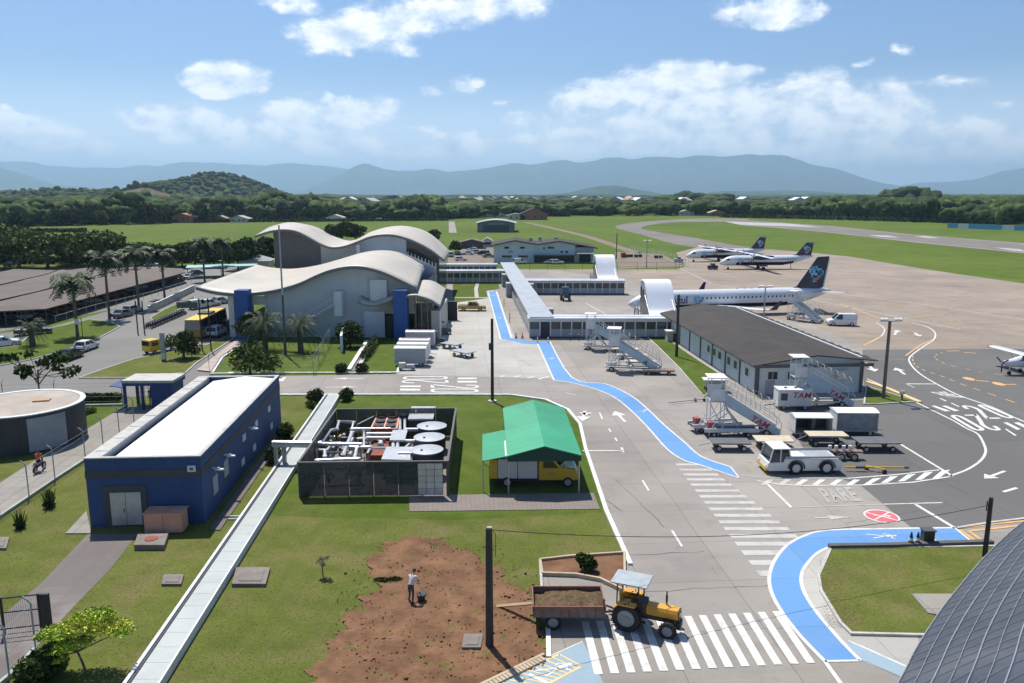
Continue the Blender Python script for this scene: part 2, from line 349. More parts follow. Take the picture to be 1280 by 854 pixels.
# ================================================================== THE GROUND
g_field = grassmat('field_grass', (.078, .132, .014), (.135, .190, .024), (.15, .14, .05), .75, .012, .12)
g_lawn = grassmat('lawn_grass', (.105, .132, .024), (.15, .168, .036), (.215, .165, .08), .85, .06, .5)
g_green = grassmat('green_lawn', (.072, .116, .014), (.115, .158, .022), (.18, .165, .06), .5, .06, .5)
m_conc = pavemat('concrete_paving', (.295, .268, .238), (5, 5), .5, .5)
m_conc_l = pavemat('pale_concrete', (.41, .39, .355), (4, 4), .35, .35)
m_brown = pavemat('apron_concrete', (.295, .24, .19), (7, 7), .4, .75, (.15, .12, .10), var=.14)
m_asph = pavemat('dark_asphalt', (.135, .13, .122), (9, 9), .45, .4, (.12, .115, .11), var=.1)
m_road = pavemat('road_asphalt', (.195, .186, .172), (30, 30), .1, .35, (.15, .145, .14), var=.1)
m_rwy = pavemat('runway_asphalt', (.19, .168, .148), (30, 30), .15, .45, var=.12)
m_path = pavemat('footpath_concrete', (.27, .245, .215), (2.4, 2.4), .5, .45)
m_drive = pavemat('weathered_drive', (.145, .125, .115), (1.6, 3.), .2, .6, (.30, .27, .24), var=.2)
m_blue = pavemat('blue_path_paint', (.12, .28, .555), (5, 5), .35, .6, (.20, .27, .34), rough=.7, var=.10)
m_paleblue = pavemat('faded_blue_paint', (.30, .40, .47), (60, 60), .0, .5, (.28, .30, .32), var=.08)
m_white = mat('white_road_paint', (.62, .61, .58), .7, var=.1, scale=3, grime=.75, gcol=(.34, .32, .29))
m_wfade = mat('faded_white_paint', (.46, .445, .42), .8, var=.1, scale=2, grime=.9, gcol=(.31, .285, .255))
m_orange = mat('orange_road_paint', (.62, .36, .12), .7, var=.12, scale=2, grime=.6, gcol=(.35, .27, .18))
m_yellowp = mat('yellow_road_paint', (.68, .50, .22), .7, var=.1, scale=2, grime=.5, gcol=(.4, .34, .22))
m_redp = mat('red_road_paint', (.58, .11, .13), .7, var=.1, scale=2, grime=.3)
m_kerb = mat('kerb_concrete', (.46, .44, .41), .85, var=.15, scale=1.5, bump=.2, grime=.4)
m_kerbw = mat('painted_kerb', (.70, .69, .66), .8, var=.12, scale=1.2, grime=.4)
m_soil = mat('bare_soil', (.185, .100, .056), .95, var=.32, scale=.8, bump=.9, bscale=5, grime=.8, gcol=(.105, .055, .032), spec=.1)
m_gravel = mat('gravel_yard', (.20, .155, .115), .95, var=.2, scale=.5, bump=.5, grime=.5)

struct('ground', MB().sheet([(-32000, -300), (32000, -300), (32000, 33000), (-32000, 33000)], 0), g_field)
near = MB().sheet(GP([(-500, 500), (352, 494), (640, 494), (690, 503), (725, 530), (731, 562), (758, 640), (790, 713), (800, 900), (-500, 1100)]), .006)
struct('lawn', near, g_lawn)
struct('lawn', MB().sheet(GP([(380, 493), (640, 494), (690, 503), (725, 530), (731, 562), (757, 640), (570, 650), (350, 645), (330, 640), (395, 498)]), .012), g_green)
struct('garden_lawn', MB().sheet(GP([(262, 467), (310, 425), (470, 420), (497, 424), (497, 466)]), .012), g_green)
struct('lawn', MB().sheet(GP([(92, 497), (160, 497), (160, 512), (108, 536), (88, 552), (60, 560), (-60, 600), (-60, 500)]), .012), g_green)
# aprons and roads
struct('paving', MB().sheet(GP([(350, 494), (560, 493.5), (640, 494), (680, 500), (708, 512), (724, 530), (731, 560), (758, 640), (787, 705), (676, 708), (676, 745), (684, 800), (682, 822), (625, 855), (540, 920), (2300, 1100), (2300, 395), (1280, 354.6), (1192, 342), (1140, 334), (1063, 321), (1011, 316), (960, 313), (877, 308), (845, 316), (857, 333), (845, 337), (640, 337), (560, 332), (545, 380), (553, 400), (500, 405), (497, 468), (350, 470)]), .02), m_conc)
struct('apron', MB().sheet(GP([(690, 337), (845, 337), (857, 333), (845, 316), (877, 308), (960, 313), (1011, 316), (1063, 321), (1140, 334), (1192, 342), (1280, 354.6), (2300, 395), (2300, 437), (1280, 436), (1083, 437), (1060, 425), (1000, 400), (860, 396), (850, 372), (780, 350)]), .028), m_brown)
struct('asphalt_stand', MB().sheet(GP([(1078, 437.5), (1280, 436.5), (2300, 437), (2300, 650), (1300, 651), (1197, 661), (1138, 659), (1078, 609), (1050, 598), (1010, 570), (985, 530), (1000, 505), (1080, 500)]), .034), m_asph)
struct('pale_forecourt', MB().sheet(GP([(555, 382), (607, 363), (617, 363), (645, 425), (672, 430), (693, 474), (495, 468), (500, 440), (540, 400)]), .028), m_conc_l)
struct('taxiway', MB().sheet([v for v in smooth_path(GP([(1000, 316), (866, 309), (800, 293), (769, 284), (786, 279.3), (829, 275.3), (874, 273.3), (935, 273.5)]), 5)]+[v for v in smooth_path(GP([(935, 277.5), (909, 277.3), (853, 277.6), (826, 279.4), (802, 284), (813, 288.5), (866, 297), (930, 308), (1050, 319)]), 5)], .015), m_rwy)
struct('runway', MB().sheet(GP([(905, 273.4), (930, 282), (960, 284), (1037, 291), (1140, 303), (1280, 317), (1900, 380), (1900, 350), (1280, 304), (1140, 293), (1037, 282.5), (960, 277)]), .021), m_rwy)
rm = MB()
for q in ([(905, 277), (925, 281), (1030, 284.6), (985, 279.5)], [(1085, 293.8), (1100, 296.2), (1126, 297.5), (1110, 294.6)], [(1142, 295), (1160, 298), (1175, 298), (1158, 295.3)], [(1243, 309.5), (1262, 313), (1285, 315.2), (1275, 311.5)]): rm.sheet(GP(q), .03)
rm.ribbon(GP([(930, 281.6), (1037, 290.4), (1140, 302.2), (1280, 316.0), (1500, 339)]), .9, .03); rm.ribbon(GP([(960, 278), (1037, 283), (1140, 293.7), (1280, 304.8), (1500, 322)]), .9, .03)
struct('runway_marking', rm, mat('worn_runway_paint', (.38, .365, .34), .8, var=.2, scale=.3, grime=.5))
struct('public_road', MB().sheet(GP([(-500, 504), (0, 498), (90, 497), (352, 494), (352, 470), (262, 470), (300, 425), (318, 415), (318, 375), (318, 345), (240, 340), (150, 385), (60, 410), (-500, 475)]), .018), m_road)
struct('car_park', MB().sheet(GP([(-500, 478), (0, 415), (150, 385), (240, 350), (330, 338), (330, 330), (240, 333), (120, 334), (60, 337), (-500, 345)]), .012), m_road)
def raised_lawn(px, h=.12, m=g_green, kw=.16):
    P = GP(px); struct('grass_island', MB().prism(P, 0, h), m); struct('kerb', MB().curb(P+[P[0]], kw, 0, h+.03), m_kerb)
raised_lawn([(-200, 475), (0, 436), (22, 433), (35, 422), (60, 412), (113, 400), (140, 404), (150, 409), (120, 425), (75, 441), (40, 450), (0, 458), (-200, 492)])
raised_lawn([(99, 473.5), (128, 463), (167, 450), (219, 439), (258, 432), (287, 421), (292, 424), (245, 455), (232, 467), (155, 473.5)], m=g_lawn)
raised_lawn([(188, 398), (205, 388), (243, 371), (243, 378), (215, 392), (192, 402)])
raised_lawn([(1038, 688), (1400, 682), (1500, 800), (1147, 796), (1064, 794), (1050, 780), (1026, 740), (1023, 722)], m=g_lawn)
raised_lawn([(812, 412), (835, 425), (862, 444), (905, 472), (880, 497), (850, 462), (822, 434), (805, 418)])
raised_lawn([(1083, 484), (1146, 503), (1100, 506), (1080, 506)])
struct('footpath', MB().sheet(GP([(246, 464), (296, 425), (314, 423), (276, 447), (264, 466)]), .16), mat('pink_pavers', (.42, .33, .29), .9, var=.15, scale=2, bump=.3, grime=.3))
struct('kerb', MB().curb(GP([(266, 467), (278, 448), (318, 422)]), .25, 0, .2), m_kerbw)
struct('footpath', MB().sheet(GP([(155, 508), (236, 508), (107, 575), (69, 599), (0, 646), (-200, 760), (-200, 690), (0, 604), (45, 575), (72, 560), (93, 551), (108, 537)]), .02), m_path)
struct('driveway', MB().sheet(GP([(110, 668), (172, 668), (138, 712), (93, 758), (40, 815), (-80, 960), (-260, 960), (0, 772), (52, 729)]), .02), m_drive)
struct('building_apron', MB().prism(GP([(82, 668), (108, 640), (114, 668)]), 0, .08), m_path)
struct('building_apron', MB().prism(GP([(262, 663), (275, 664), (345, 562), (352, 545), (345, 545)]), 0, .08), m_drive)
struct('yard', MB().sheet(GP([(769, 315), (828, 318), (857, 333), (772, 336)]), .016), m_gravel)
struct('yard', MB().sheet(GP([(560, 332), (617, 332), (617, 300), (600, 306), (575, 312), (560, 322)]), .016), m_gravel)
struct('track', MB().ribbon(smooth_path(GP([(655, 278), (669, 280.5), (731, 295), (785, 313), (800, 316)]), 4), 4.5, .014), m_gravel)
struct('track', MB().sheet(GP([(561, 277), (568, 277), (571, 291), (561, 291)]), .016), m_conc)
struct('track', MB().ribbon(GP([(0, 277), (200, 275), (330, 277), (560, 274)]), 5, .014), m_gravel)
def soil_patch():
    P = smooth_path(GP([(500, 672), (470, 690), (455, 712), (470, 735), (440, 760), (415, 800), (380, 860), (400, 960), (560, 930), (622, 856), (682, 820), (676, 790), (668, 760), (665, 742), (640, 728), (615, 705), (585, 690), (560, 678), (530, 672)]), 5, True); P = np.array([(p.x, p.y) for p in P]); st = .11
    xs = np.arange(P[:, 0].min()-.6, P[:, 0].max()+.6, st); ys = np.arange(P[:, 1].min()-.6, P[:, 1].max()+.6, st); X, Y = np.meshgrid(xs, ys); n = len(P)
    wx = X+.22*np.sin(Y*2.9+1)+.16*np.sin(Y*7.1+X*3)+.1*np.sin(X*13+Y*9); wy = Y+.2*np.sin(X*3.3)+.15*np.sin(X*8.1-Y*4)+.1*np.sin(Y*15-X*7); ins = np.zeros(X.shape, bool)
    for k in range(n):
        x1, y1 = P[k]; x2, y2 = P[(k+1) % n]; c = ((y1 > wy) != (y2 > wy)) & (wx < (x2-x1)*(wy-y1)/(y2-y1+1e-12)+x1); ins ^= c
    r = np.random.RandomState(1); Z = .045+.018*np.sin(X*2.1+np.sin(Y*1.7)*2)+.02*np.sin(Y*3.7+X*1.3)+r.uniform(-.022, .022, X.shape); idx = np.arange(X.size).reshape(X.shape)
    q = ins[:-1, :-1] & ins[1:, :-1] & ins[:-1, 1:] & ins[1:, 1:]; Fc = np.stack([idx[:-1, :-1][q], idx[:-1, 1:][q], idx[1:, 1:][q], idx[1:, :-1][q]], -1)
    me = bpy.data.meshes.new('bare_ground'); me.from_pydata(np.stack([X, Y, Z], -1).reshape(-1, 3).tolist(), [], Fc.tolist()); me.materials.append(m_soil); me.polygons.foreach_set('use_smooth', [True]*len(Fc)); bm = bmesh.new(); bm.from_mesh(me); bmesh.ops.delete(bm, geom=[v for v in bm.verts if not v.link_faces], context='VERTS'); bm.to_mesh(me); bm.free()
    o = bpy.data.objects.new('bare_ground', me); COL.objects.link(o); o['kind'] = 'structure'
soil_patch()
m_brick = pavemat('brick_pavers', (.37, .31, .27), (.32, .16), .7, .5, jw=.03, var=.2)
struct('brick_path', MB().prism(GP([(512, 640), (750, 637), (742, 617), (511, 620)]), 0, .05), m_brick)
# kerbs along the service road
K = MB()
K.curb(GP([(350, 494.5), (560, 494), (640, 494.5), (682, 500.5), (710, 513), (725, 531), (732, 562), (758, 640), (788, 707)]), .28, 0, .14)
struct('kerb', K, m_kerbw)
struct('kerb', MB().curb(GP([(262, 468), (350, 467), (497, 466.5), (500, 452)]), .3, 0, .15), m_kerbw)
kd = MB()
for i in range(22):
    x = 352+i*14.5
    if x < 640: kd.b2(*(lambda a, b: (a.x, b.x, a.y-.16, a.y+.16))(G(x, 494.2), G(x+8, 494.2)), .141, .15)
    if 275 < 275+i*10.4 < 490: kd.b2(*(lambda a, b: (a.x, b.x, a.y-.17, a.y+.17))(G(275+i*10.4, 467), G(281+i*10.4, 467)), .151, .16)
struct('kerb_paint', kd, m_white)
struct('kerb', MB().curb(GP([(1083, 478), (1110, 487), (1150, 504)]), .5, .0, .17), m_yellowp)
struct('kerb', MB().curb(GP([(1036, 686.5), (1110, 685.5), (1240, 681)]), .35, 0, .3), mat('dark_kerb', (.09, .085, .08), .8, var=.2))
struct('kerb', MB().curb(GP([(684, 745), (686, 823)]), .22, 0, .12), m_kerbw)
struct('kerb', MB().curb(GP([(1196, 661), (1240, 654), (1300, 647)]), .2, 0, .1), m_kerb)
struct('pale_verge', MB().sheet(GP([(1025, 688), (1040, 687), (1024, 725), (1028, 742), (1064, 796), (1147, 797), (1160, 860), (1075, 826), (1048, 799), (1019, 763), (1002, 734), (1002, 719), (1010, 703)]), .026), m_conc_l)
struct('drain_slab', MB().prism(GP([(1139, 746), (1200, 746), (1185, 775), (1160, 770)]), .1, .18), m_path)
# blue footway
bp_ = MB()
up_l = GP([(610, 364.6), (626, 424.4), (650, 429.5), (672.5, 431)]); up_r = GP([(673, 426.5), (660, 426.5), (639.5, 423), (620.5, 364.6)])
bp_.sheet(up_l+up_r, .036)
lo = [(672, 430), (692.7, 476), (712, 478.5), (740, 485.5), (766, 496), (787, 512), (810, 535), (833, 561), (854, 575.5), (876, 582), (924.5, 598.5)]
hi = [(913, 584), (876.5, 571), (853, 551), (830.5, 532), (807, 509.5), (787, 494), (756, 480), (714.6, 472), (687.5, 427.5)]
bp_.sheet(smooth_path(GP(lo[1:]), 4)[0:]+smooth_path(GP(hi), 4)+[G(672, 427.5)], .036)
out_ = [(1193, 660.4), (1108, 661.6), (1034, 663.5), (1004, 671), (983, 683), (968.4, 701), (962, 719), (963, 737), (974, 760.6), (998, 793), (1031, 827.5)]
inn = [(1075.4, 826.6), (1048.7, 799), (1019, 763.5), (1004, 738), (1002, 719), (1010, 704), (1025, 690), (1048.7, 683), (1108, 681), (1215, 678)]
O_ = smooth_path(GP(out_), 5); I_ = smooth_path(GP(inn), 5)
bp_.sheet(O_+I_, .036)
struct('blue_footway', bp_, m_blue)
struct('faded_footway', MB().sheet(GP([(1052, 803), (1070, 806), (1135, 836), (1128, 848), (1085, 829), (1075, 826)]), .04), m_paleblue)
L_ = MB()
for P, w in ((O_, .2), (I_, .2), ([O_[-1], I_[0]], .15), ([O_[0], I_[-1]], .15), (smooth_path(GP(lo[1:]), 4), .17), (smooth_path(GP(hi), 4), .17), (GP([(672, 430), (692.7, 476)]), .2), (GP([(913, 584), (924.5, 598.5)]), .12), (up_l[:3], .2), (GP([(639.5, 423), (620.5, 364.6)]), .3), (GP([(610, 364), (621, 364)]), .3), (GP([(1060, 802), (1075, 808), (1135, 835)]), .12), (GP([(1031, 827.5), (1060, 868)]), .2)):
    L_.ribbon(P, w, .042)
struct('white_edge_line', L_, m_white)
# zebra crossings
Z = MB()
for i in range(14):
    t0 = 726.6+18.35*i; t1 = 742.9+20.42*i; ya = 778-i; yb = 844-1.1*i
    Z.sheet(GP([(t0, ya), (t0+9.2, ya), (t1+10.8, yb), (t1, yb)]), .044)
struct('zebra_crossing', Z, m_white)
Z = MB()
for y, h in zip((580, 586.5, 592.5, 598.5, 605, 612.3, 619.5, 627, 635, 643, 651, 659.5, 668.5, 678, 688.5, 701, 714), (2.4, 2.5, 2.6, 2.8, 3, 3.1, 3.2, 3.4, 3.6, 3.8, 4, 4.2, 4.5, 5, 6, 6.5, 7)):
    xl = 846+(y-583)*.755; xr = 878+(y-578)*1.30 if y < 668.5 else 994.6-(y-668.5)*.75*(1 if y > 680 else .2)
    if y > 680: xr = {688.5: 978, 701: 968, 714: 960}[y]
    Z.sheet(GP([(xl, y), (xr, y), (xr+h*.8, y+h), (xl+h*.8, y+h)]), .032)
struct('zebra_crossing', Z, m_wfade)
# lines, arrows, hatching
Lw = MB(); Lf = MB(); Lo = MB()
def rb(mb, px, w, z=.042, sm=0): mb.ribbon(smooth_path(GP(px), sm) if sm else GP(px), w, z)
def arrow(mb, a, b, w=.18, z=.042, head=1.2, hw=.5):
    A, B = G(*a), G(*b); d = (B-A).normalized(); n = Vector((-d.y, d.x, 0)); C_ = B-d*head
    mb.ribbon([A, C_], w, z); mb.add([tuple(v+Vector((0, 0, z))) for v in (B, C_+n*hw, C_-n*hw)], [(0, 1, 2)])
rb(Lw, [(1187, 595.5), (1208, 588), (1225, 577), (1232, 565.5), (1229, 554), (1222, 543), (1208, 536), (1191, 526), (1168.7, 515), (1140.6, 501), (1112.4, 487), (1084, 474)], .2, sm=4)
rb(Lw, [(1121, 553), (1191, 596)], .22)
rb(Lw, [(1420, 585), (1280, 527.6), (1239, 509), (1197, 494), (1170, 480), (1149, 467), (1137.7, 454.5), (1138, 446), (1154.6, 433.4), (1167, 425), (1168.7, 416.5), (1160, 409.5), (1140.6, 404)], .22, sm=4)
rb(Lw, [(1132, 480.3), (1170, 480.5)], .3); rb(Lw, [(1132, 480), (1143, 485)], .12)
rb(Lw, [(1059, 598.7), (1120, 594), (1174, 588)], .16); rb(Lw, [(1187, 596.5), (1140.6, 603.5), (1079, 607), (1000, 607.7), (975, 606), (946, 601.5)], .16)
rb(Lf, [(927, 595), (960, 598), (1059, 598.7)], .14, .040)
for i in range(11):
    x = 950+i*21.5; y0 = 606.5 if i < 6 else 606.5-(i-6)*1.9; h = 6.6+(1.2*max(0, i-6)*.5)
    if i < 6: (Lw if i > 1 else Lf).sheet(GP([(x, y0), (x+8, y0+.4), (x+18, y0-h+.4), (x+10, y0-h)]), .041)
    else: Lw.sheet(GP([(x, y0), (x+9, y0-.6), (x+23, y0-h-2), (x+12, y0-h-1)]), .041)
arrow(Lw, (1256, 589.4), (1230, 599), .25, head=1.1, hw=.55); rb(Lw, [(1254, 615.6), (1271, 610.5)], .25)
arrow(Lw, (1131, 468.5), (1119, 460), .35, head=1.6, hw=.7); arrow(Lw, (1083, 454), (1094, 465), .35, head=1.6, hw=.7); arrow(Lw, (1143, 416), (1150, 421), .35, head=1.6, hw=.7); arrow(Lw, (1118, 419), (1122, 413), .35, head=1.6, hw=.7)
arrow(Lf, (1018, 648), (1064, 647), .16, .040, 1.5, .35)
rb(Lw, [(1105, 631), (1178, 629)], .14); rb(Lf, [(986, 635), (1105, 631)], .12, .040); rb(Lw, [(1144, 631), (1194, 661)], .26); rb(Lw, [(959.5, 606), (989, 635)], .2)
rb(Lw, [(1095.6, 404), (1105.4, 411), (1101, 421), (1080, 432)], .18, sm=4)
rb(Lw, [(728, 564), (779, 564)], .22); rb(Lw, [(777, 560), (779, 566)], .2)
for a, b in (((749.4, 516), (753, 524.4)), ((761, 536.5), (763.6, 540.4)), ((768.7, 547.6), (771.3, 552)), ((840, 664), (852.6, 684)), ((803, 601), (811, 614))): rb(Lw, [a, b], .15)
for a, b in (((625, 471.5), (631, 470)), ((642, 472), (650, 470.4)), ((659, 473), (668, 470.8)), ((673, 474.5), (686, 471))): rb(Lw, [a, b], .3)
arrow(Lw, (781.6, 528), (768.5, 514.4), .3, head=1.6, hw=.75); arrow(Lw, (731, 514), (728, 527), .3, head=1.6, hw=.7); arrow(Lw, (735, 518), (723, 516), .3, head=1.2, hw=.6)
arrow(Lw, (454, 473.8), (416, 473.5), .2, head=1.6, hw=.4); arrow(Lw, (406, 484.5), (447, 484.3), .2, head=1.6, hw=.4)
rb(Lf, [(707, 491.5), (720, 494.5)], .2, .040); Lw.sheet(GP([(349, 472), (358, 472), (354, 477), (345, 477)]), .041)
rb(Lf, [(732, 379), (760, 395)], .3); rb(Lf, [(698, 375), (790, 369)], .25); rb(Lf, [(1000, 361), (1155, 381), (1280, 400)], .3, .040); rb(Lo, [(1050, 380), (1105, 400), (1180, 393)], .25, .040)
rb(Lf, [(850, 336), (890, 355), (1000, 372), (1200, 412)], .25, .040)
for q in ([(1132, 445), (1150, 432), (1165, 425)], [(1197.5, 661), (1245, 655.2), (1300, 650)], [(1199, 662.5), (1222, 679)], [(1212, 664.5), (1300, 655)], [(1211, 664.5), (1231, 679)]): rb(Lo, q, .22, .044)
rb(Lo, [(1080, 432), (1101, 421)], .25, .044); rb(Lo, [(1083, 449), (1132, 449.5)], .1, .044)
pts = smooth_path(GP([(1141, 446), (1142, 454), (1152, 462), (1175, 470), (1200, 480), (1235, 492), (1280, 508), (1330, 528)]), 8)
for i in range(0, len(pts)-3, 4): Lo.ribbon(pts[i:i+3], .16, .041)
pts = smooth_path(GP([(1178, 441), (1169, 445), (1171.5, 450), (1185.5, 456.5), (1213.6, 463), (1241.7, 467.7), (1300, 475)]), 8)
for i in range(0, len(pts)-3, 5): Lo.ribbon(pts[i:i+3], .14, .041)
for a, b in (((1183, 439.3), (1199, 439)), ((1205, 441), (1220, 442)), ((1220, 476), (1236, 477.5)), ((1255, 481), (1270, 481))): rb(Lo, [a, b], .3)
for c in ((1211, 474), (1248, 480.3)):
    p = G(*c); Lo.add([(p.x+.55*math.cos(a), p.y+.9*math.sin(a), .043) for a in [k*math.pi/6 for k in range(12)]], [tuple(range(12))])
for t in (.0, .25, .5, .75): Lo.ribbon(GP([(1166+40*t, 402-2*t), (1172+40*t, 402-2*t)]), .3, .042)
struct('white_road_marking', Lw, m_white); struct('faded_road_marking', Lf, m_wfade); struct('orange_road_marking', Lo, m_orange)
ck_ = MB(); rq = random.Random(12)
for (x0, y0, x1, y1) in [(1138, 609, 1205, 640), (1060, 655, 1180, 633), (1170, 600, 1280, 650), (700, 700, 880, 690), (800, 740, 960, 733), (640, 445, 690, 470), (770, 600, 830, 660), (860, 470, 930, 500), (900, 420, 1090, 380), (940, 350, 1200, 372), (1080, 520, 1180, 560), (1120, 345, 1230, 420), (1000, 332, 1180, 360), (560, 450, 640, 425), (700, 590, 780, 640), (730, 480, 800, 470), (1090, 500, 1220, 528), (640, 745, 760, 750)]:
    P = [G(x0+(x1-x0)*i/14, y0+(y1-y0)*i/14)+Vector((rq.uniform(-.12, .12), rq.uniform(-.12, .12), 0)) for i in range(15)]; ck_.ribbon(P, [rq.uniform(.012, .04) for _ in P], .0385)
struct('sealed_crack', ck_, mat('crack_sealer', (.06, .057, .052), .8, var=.2))
# numbers and words painted on the ground: unit square (v across, u along) mapped to four ground corners
def bil(c, u, v): a = c[0].lerp(c[1], u); b = c[3].lerp(c[2], u); return a.lerp(b, v)
def rnd(mb, c, pts, w, closed=False, sm=4):
    P = [bil(c, u, v) for u, v in pts]; mb.ribbon(smooth_path(P, sm, closed) if sm else P, w, .045, closed)
ZERO = [(.0, .5), (.07, .1), (.3, .04), (.7, .04), (.93, .1), (1, .5), (.93, .9), (.7, .96), (.3, .96), (.07, .9)]
TWO = [(.25, .06), (.06, .16), (.0, .5), (.08, .88), (.3, .92), (.55, .55), (.97, .03), (1.0, .05), (.99, .5), (.985, .97)]
T = MB()
def digit(kind, corners, w=.45):
    c = GP(corners)
    if kind == 0: rnd(T, c, ZERO, w, True)
    elif kind == 2: rnd(T, c, TWO, w)
    else: T.sheet([(p.x, p.y) for p in c], .045)
digit(0, [(1229, 538), (1188, 520), (1200, 520), (1217, 538.5)][0:1]+[(1189, 520), (1199, 520), (1219, 538)], .4) if False else None
digit(0, [(1188, 520), (1219, 538.5), (1231, 538), (1199, 520)], .38)
digit(2, [(1252, 538), (1220, 519.5), (1205, 519.5), (1238, 538)], .38)
digit(2, [(1201, 508), (1234, 523.5), (1251, 523.5), (1213, 508)], .38)
digit(0, [(1222, 507), (1257, 523), (1268, 522.5), (1230, 507)], .38)
for q in ([(1164, 508), (1168, 507.5), (1188, 514.3), (1181, 514.8)], [(1177, 508), (1182, 507.5), (1199, 514), (1193, 514.5)], [(1254, 529), (1259, 528.5), (1276, 537), (1271, 538)], [(1267, 529), (1273, 528.5), (1292, 537), (1286, 538)]): digit(9, q)
for q in ([(1188, 504.5), (1190, 504.3), (1200, 509), (1198, 509.4)], [(1256, 537), (1258, 536.7), (1271, 545), (1268, 545.2)], [(1174, 498.5), (1176, 498.3), (1184, 502), (1181, 502)]): digit(9, q)
digit(0, [(505, 475), (558, 474.6), (558, 471), (506, 471)], .36); digit(2, [(504, 479.5), (559, 479.6), (559, 475.8), (504, 475.6)], .36)
digit(2, [(597, 481.8), (540, 481.4), (540, 485.6), (597, 486)], .36); digit(0, [(540, 491), (597, 491), (596, 487), (540, 486.6)], .36)
for q in ([(573, 472.6), (596, 472.6), (596, 474.6), (572, 474.6)], [(572, 476.6), (596, 476.6), (596, 478.8), (572, 478.8)], [(501, 482.4), (526, 482.6), (526, 484.6), (500, 484.6)], [(500, 486.4), (525, 486.6), (525, 489), (500, 488.8)]): digit(9, q)
struct('painted_speed_number', T, m_white)
def ground_text(name, body, corners, m, z=.045):
    cu = bpy.data.curves.new(name, 'FONT'); cu.body = body; cu.size = 1; cu.offset = .03
    t = bpy.data.objects.new('t', cu); COL.objects.link(t); dg = bpy.context.evaluated_depsgraph_get(); me = bpy.data.meshes.new_from_object(t.evaluated_get(dg)); bpy.data.objects.remove(t)
    n = len(me.vertices); co = np.empty(n*3); me.vertices.foreach_get('co', co); co = co.reshape(-1, 3)
    mn, mx = co.min(0), co.max(0); c = GP(corners)
    for i in range(n):
        u = (co[i, 0]-mn[0])/(mx[0]-mn[0]); v = (co[i, 1]-mn[1])/(mx[1]-mn[1]); p = bil([c[0], c[1], c[2], c[3]], u, v); me.vertices[i].co = (p.x, p.y, z)
    me.materials.clear(); me.materials.append(m); o = bpy.data.objects.new(name, me); COL.objects.link(o); o['kind'] = 'structure'; me.update()
ground_text('painted_stop_word', 'PARE', [(1187, 497.5), (1205, 497.5), (1180, 490), (1162, 490.5)], m_white)
ground_text('painted_stop_word', 'PARE', [(1035, 629), (1078, 627), (1062, 609), (1020, 611)], mat('ghost_paint', (.37, .345, .31), .85, var=.12, scale=2, grime=.8, gcol=(.295, .268, .238)))
# red ban sign and walking figures painted on the ground
c = G(1102, 646); D = MB(); D.add([(c.x+1.12*math.cos(a), c.y+1.12*math.sin(a), .044) for a in [k*math.pi/18 for k in range(36)]], [tuple(range(36))]); struct('ban_sign_rim', D, m_white)
D = MB(); D.add([(c.x+.98*math.cos(a), c.y+.98*math.sin(a), .048) for a in [k*math.pi/18 for k in range(36)]], [tuple(range(36))]); struct('ban_sign_field', D, m_redp)
def walker(mb, c, s, rot, z=.05):
    def q(pts, w): mb.ribbon([Vector((c.x+(x*math.cos(rot)-y*math.sin(rot))*s, c.y+(x*math.sin(rot)+y*math.cos(rot))*s, 0)) for x, y in pts], w*s, z)
    mb.add([(c.x+(.86*math.cos(rot)+.11*math.cos(a))*s, c.y+(.86*math.sin(rot)+.11*math.sin(a))*s, z) for a in [k*math.pi/5 for k in range(10)]], [tuple(range(10))])
    q([(.72, 0), (.2, 0)], .2); q([(.25, 0), (-.2, .12), (-.75, .3)], .1); q([(.25, -.03), (-.15, -.15), (-.6, -.28)], .1); q([(.66, .1), (.4, .3), (.2, .2)], .08); q([(.66, -.1), (.5, -.3), (.66, -.42)], .08)
D = MB(); D.ribbon([c+Vector((-.75, -.62, 0)), c+Vector((.75, .62, 0))], .12, .052); D.ribbon([c+Vector((-.7, .6, 0)), c+Vector((.65, -.65, 0))], .12, .0525); walker(D, c, .7, .1, .053); struct('ban_sign_figure', D, m_white)
D = MB(); walker(D, G(1101, 671), 1.05, .05); walker(D, G(805, 514), .9, .8); walker(D, G(689, 449), .9, 1.2); walker(D, G(616, 369.5), 1.0, 1.4); walker(D, G(624.5, 398), 1.0, 1.4); struct('painted_walking_figure', D, m_white)
# disabled parking bay
struct('parking_bay_paint', MB().sheet(GP([(560, 905), (618, 856), (688, 822), (728, 802), (742, 830), (757, 860), (800, 960)]), .040), m_paleblue)
Y_ = MB(); A0, A1, B1, B0 = G(590, 866), G(699, 819), G(727, 834), G(655, 872)
Y_.ribbon([A0, A1], .13, .047); Y_.ribbon([A1, B1], .1, .047); Y_.ribbon([B1, B0], .13, .047)
for k in range(1, 12): a = A0.lerp(A1, k/12); Y_.ribbon([a, a.lerp(B0.lerp(B1, k/12), 1.)], .09, .046)
struct('parking_bay_hatching', Y_, m_yellowp)
D = MB(); walker(D, G(692, 838), 1.0, .5, .051); D.ribbon(GP([(661, 844), (700, 862)]), .2, .052); D.ribbon(GP([(688, 821), (728, 803)]), .07, .047); struct('parking_bay_symbol', D, m_white)
Kc = MB(); Kc.curb(GP([(585, 866), (612, 853), (680, 820)]), .14, 0, .14); a, b = G(606, 861), G(682, 824)
for k in range(18):
    p = a.lerp(b, k/18); Kc.box((p.x, p.y, .07), (.16, .34, .12), math.atan2(b.y-a.y, b.x-a.x))
struct('toothed_kerb', Kc, mat('tan_kerb', (.44, .35, .24), .85, var=.15))
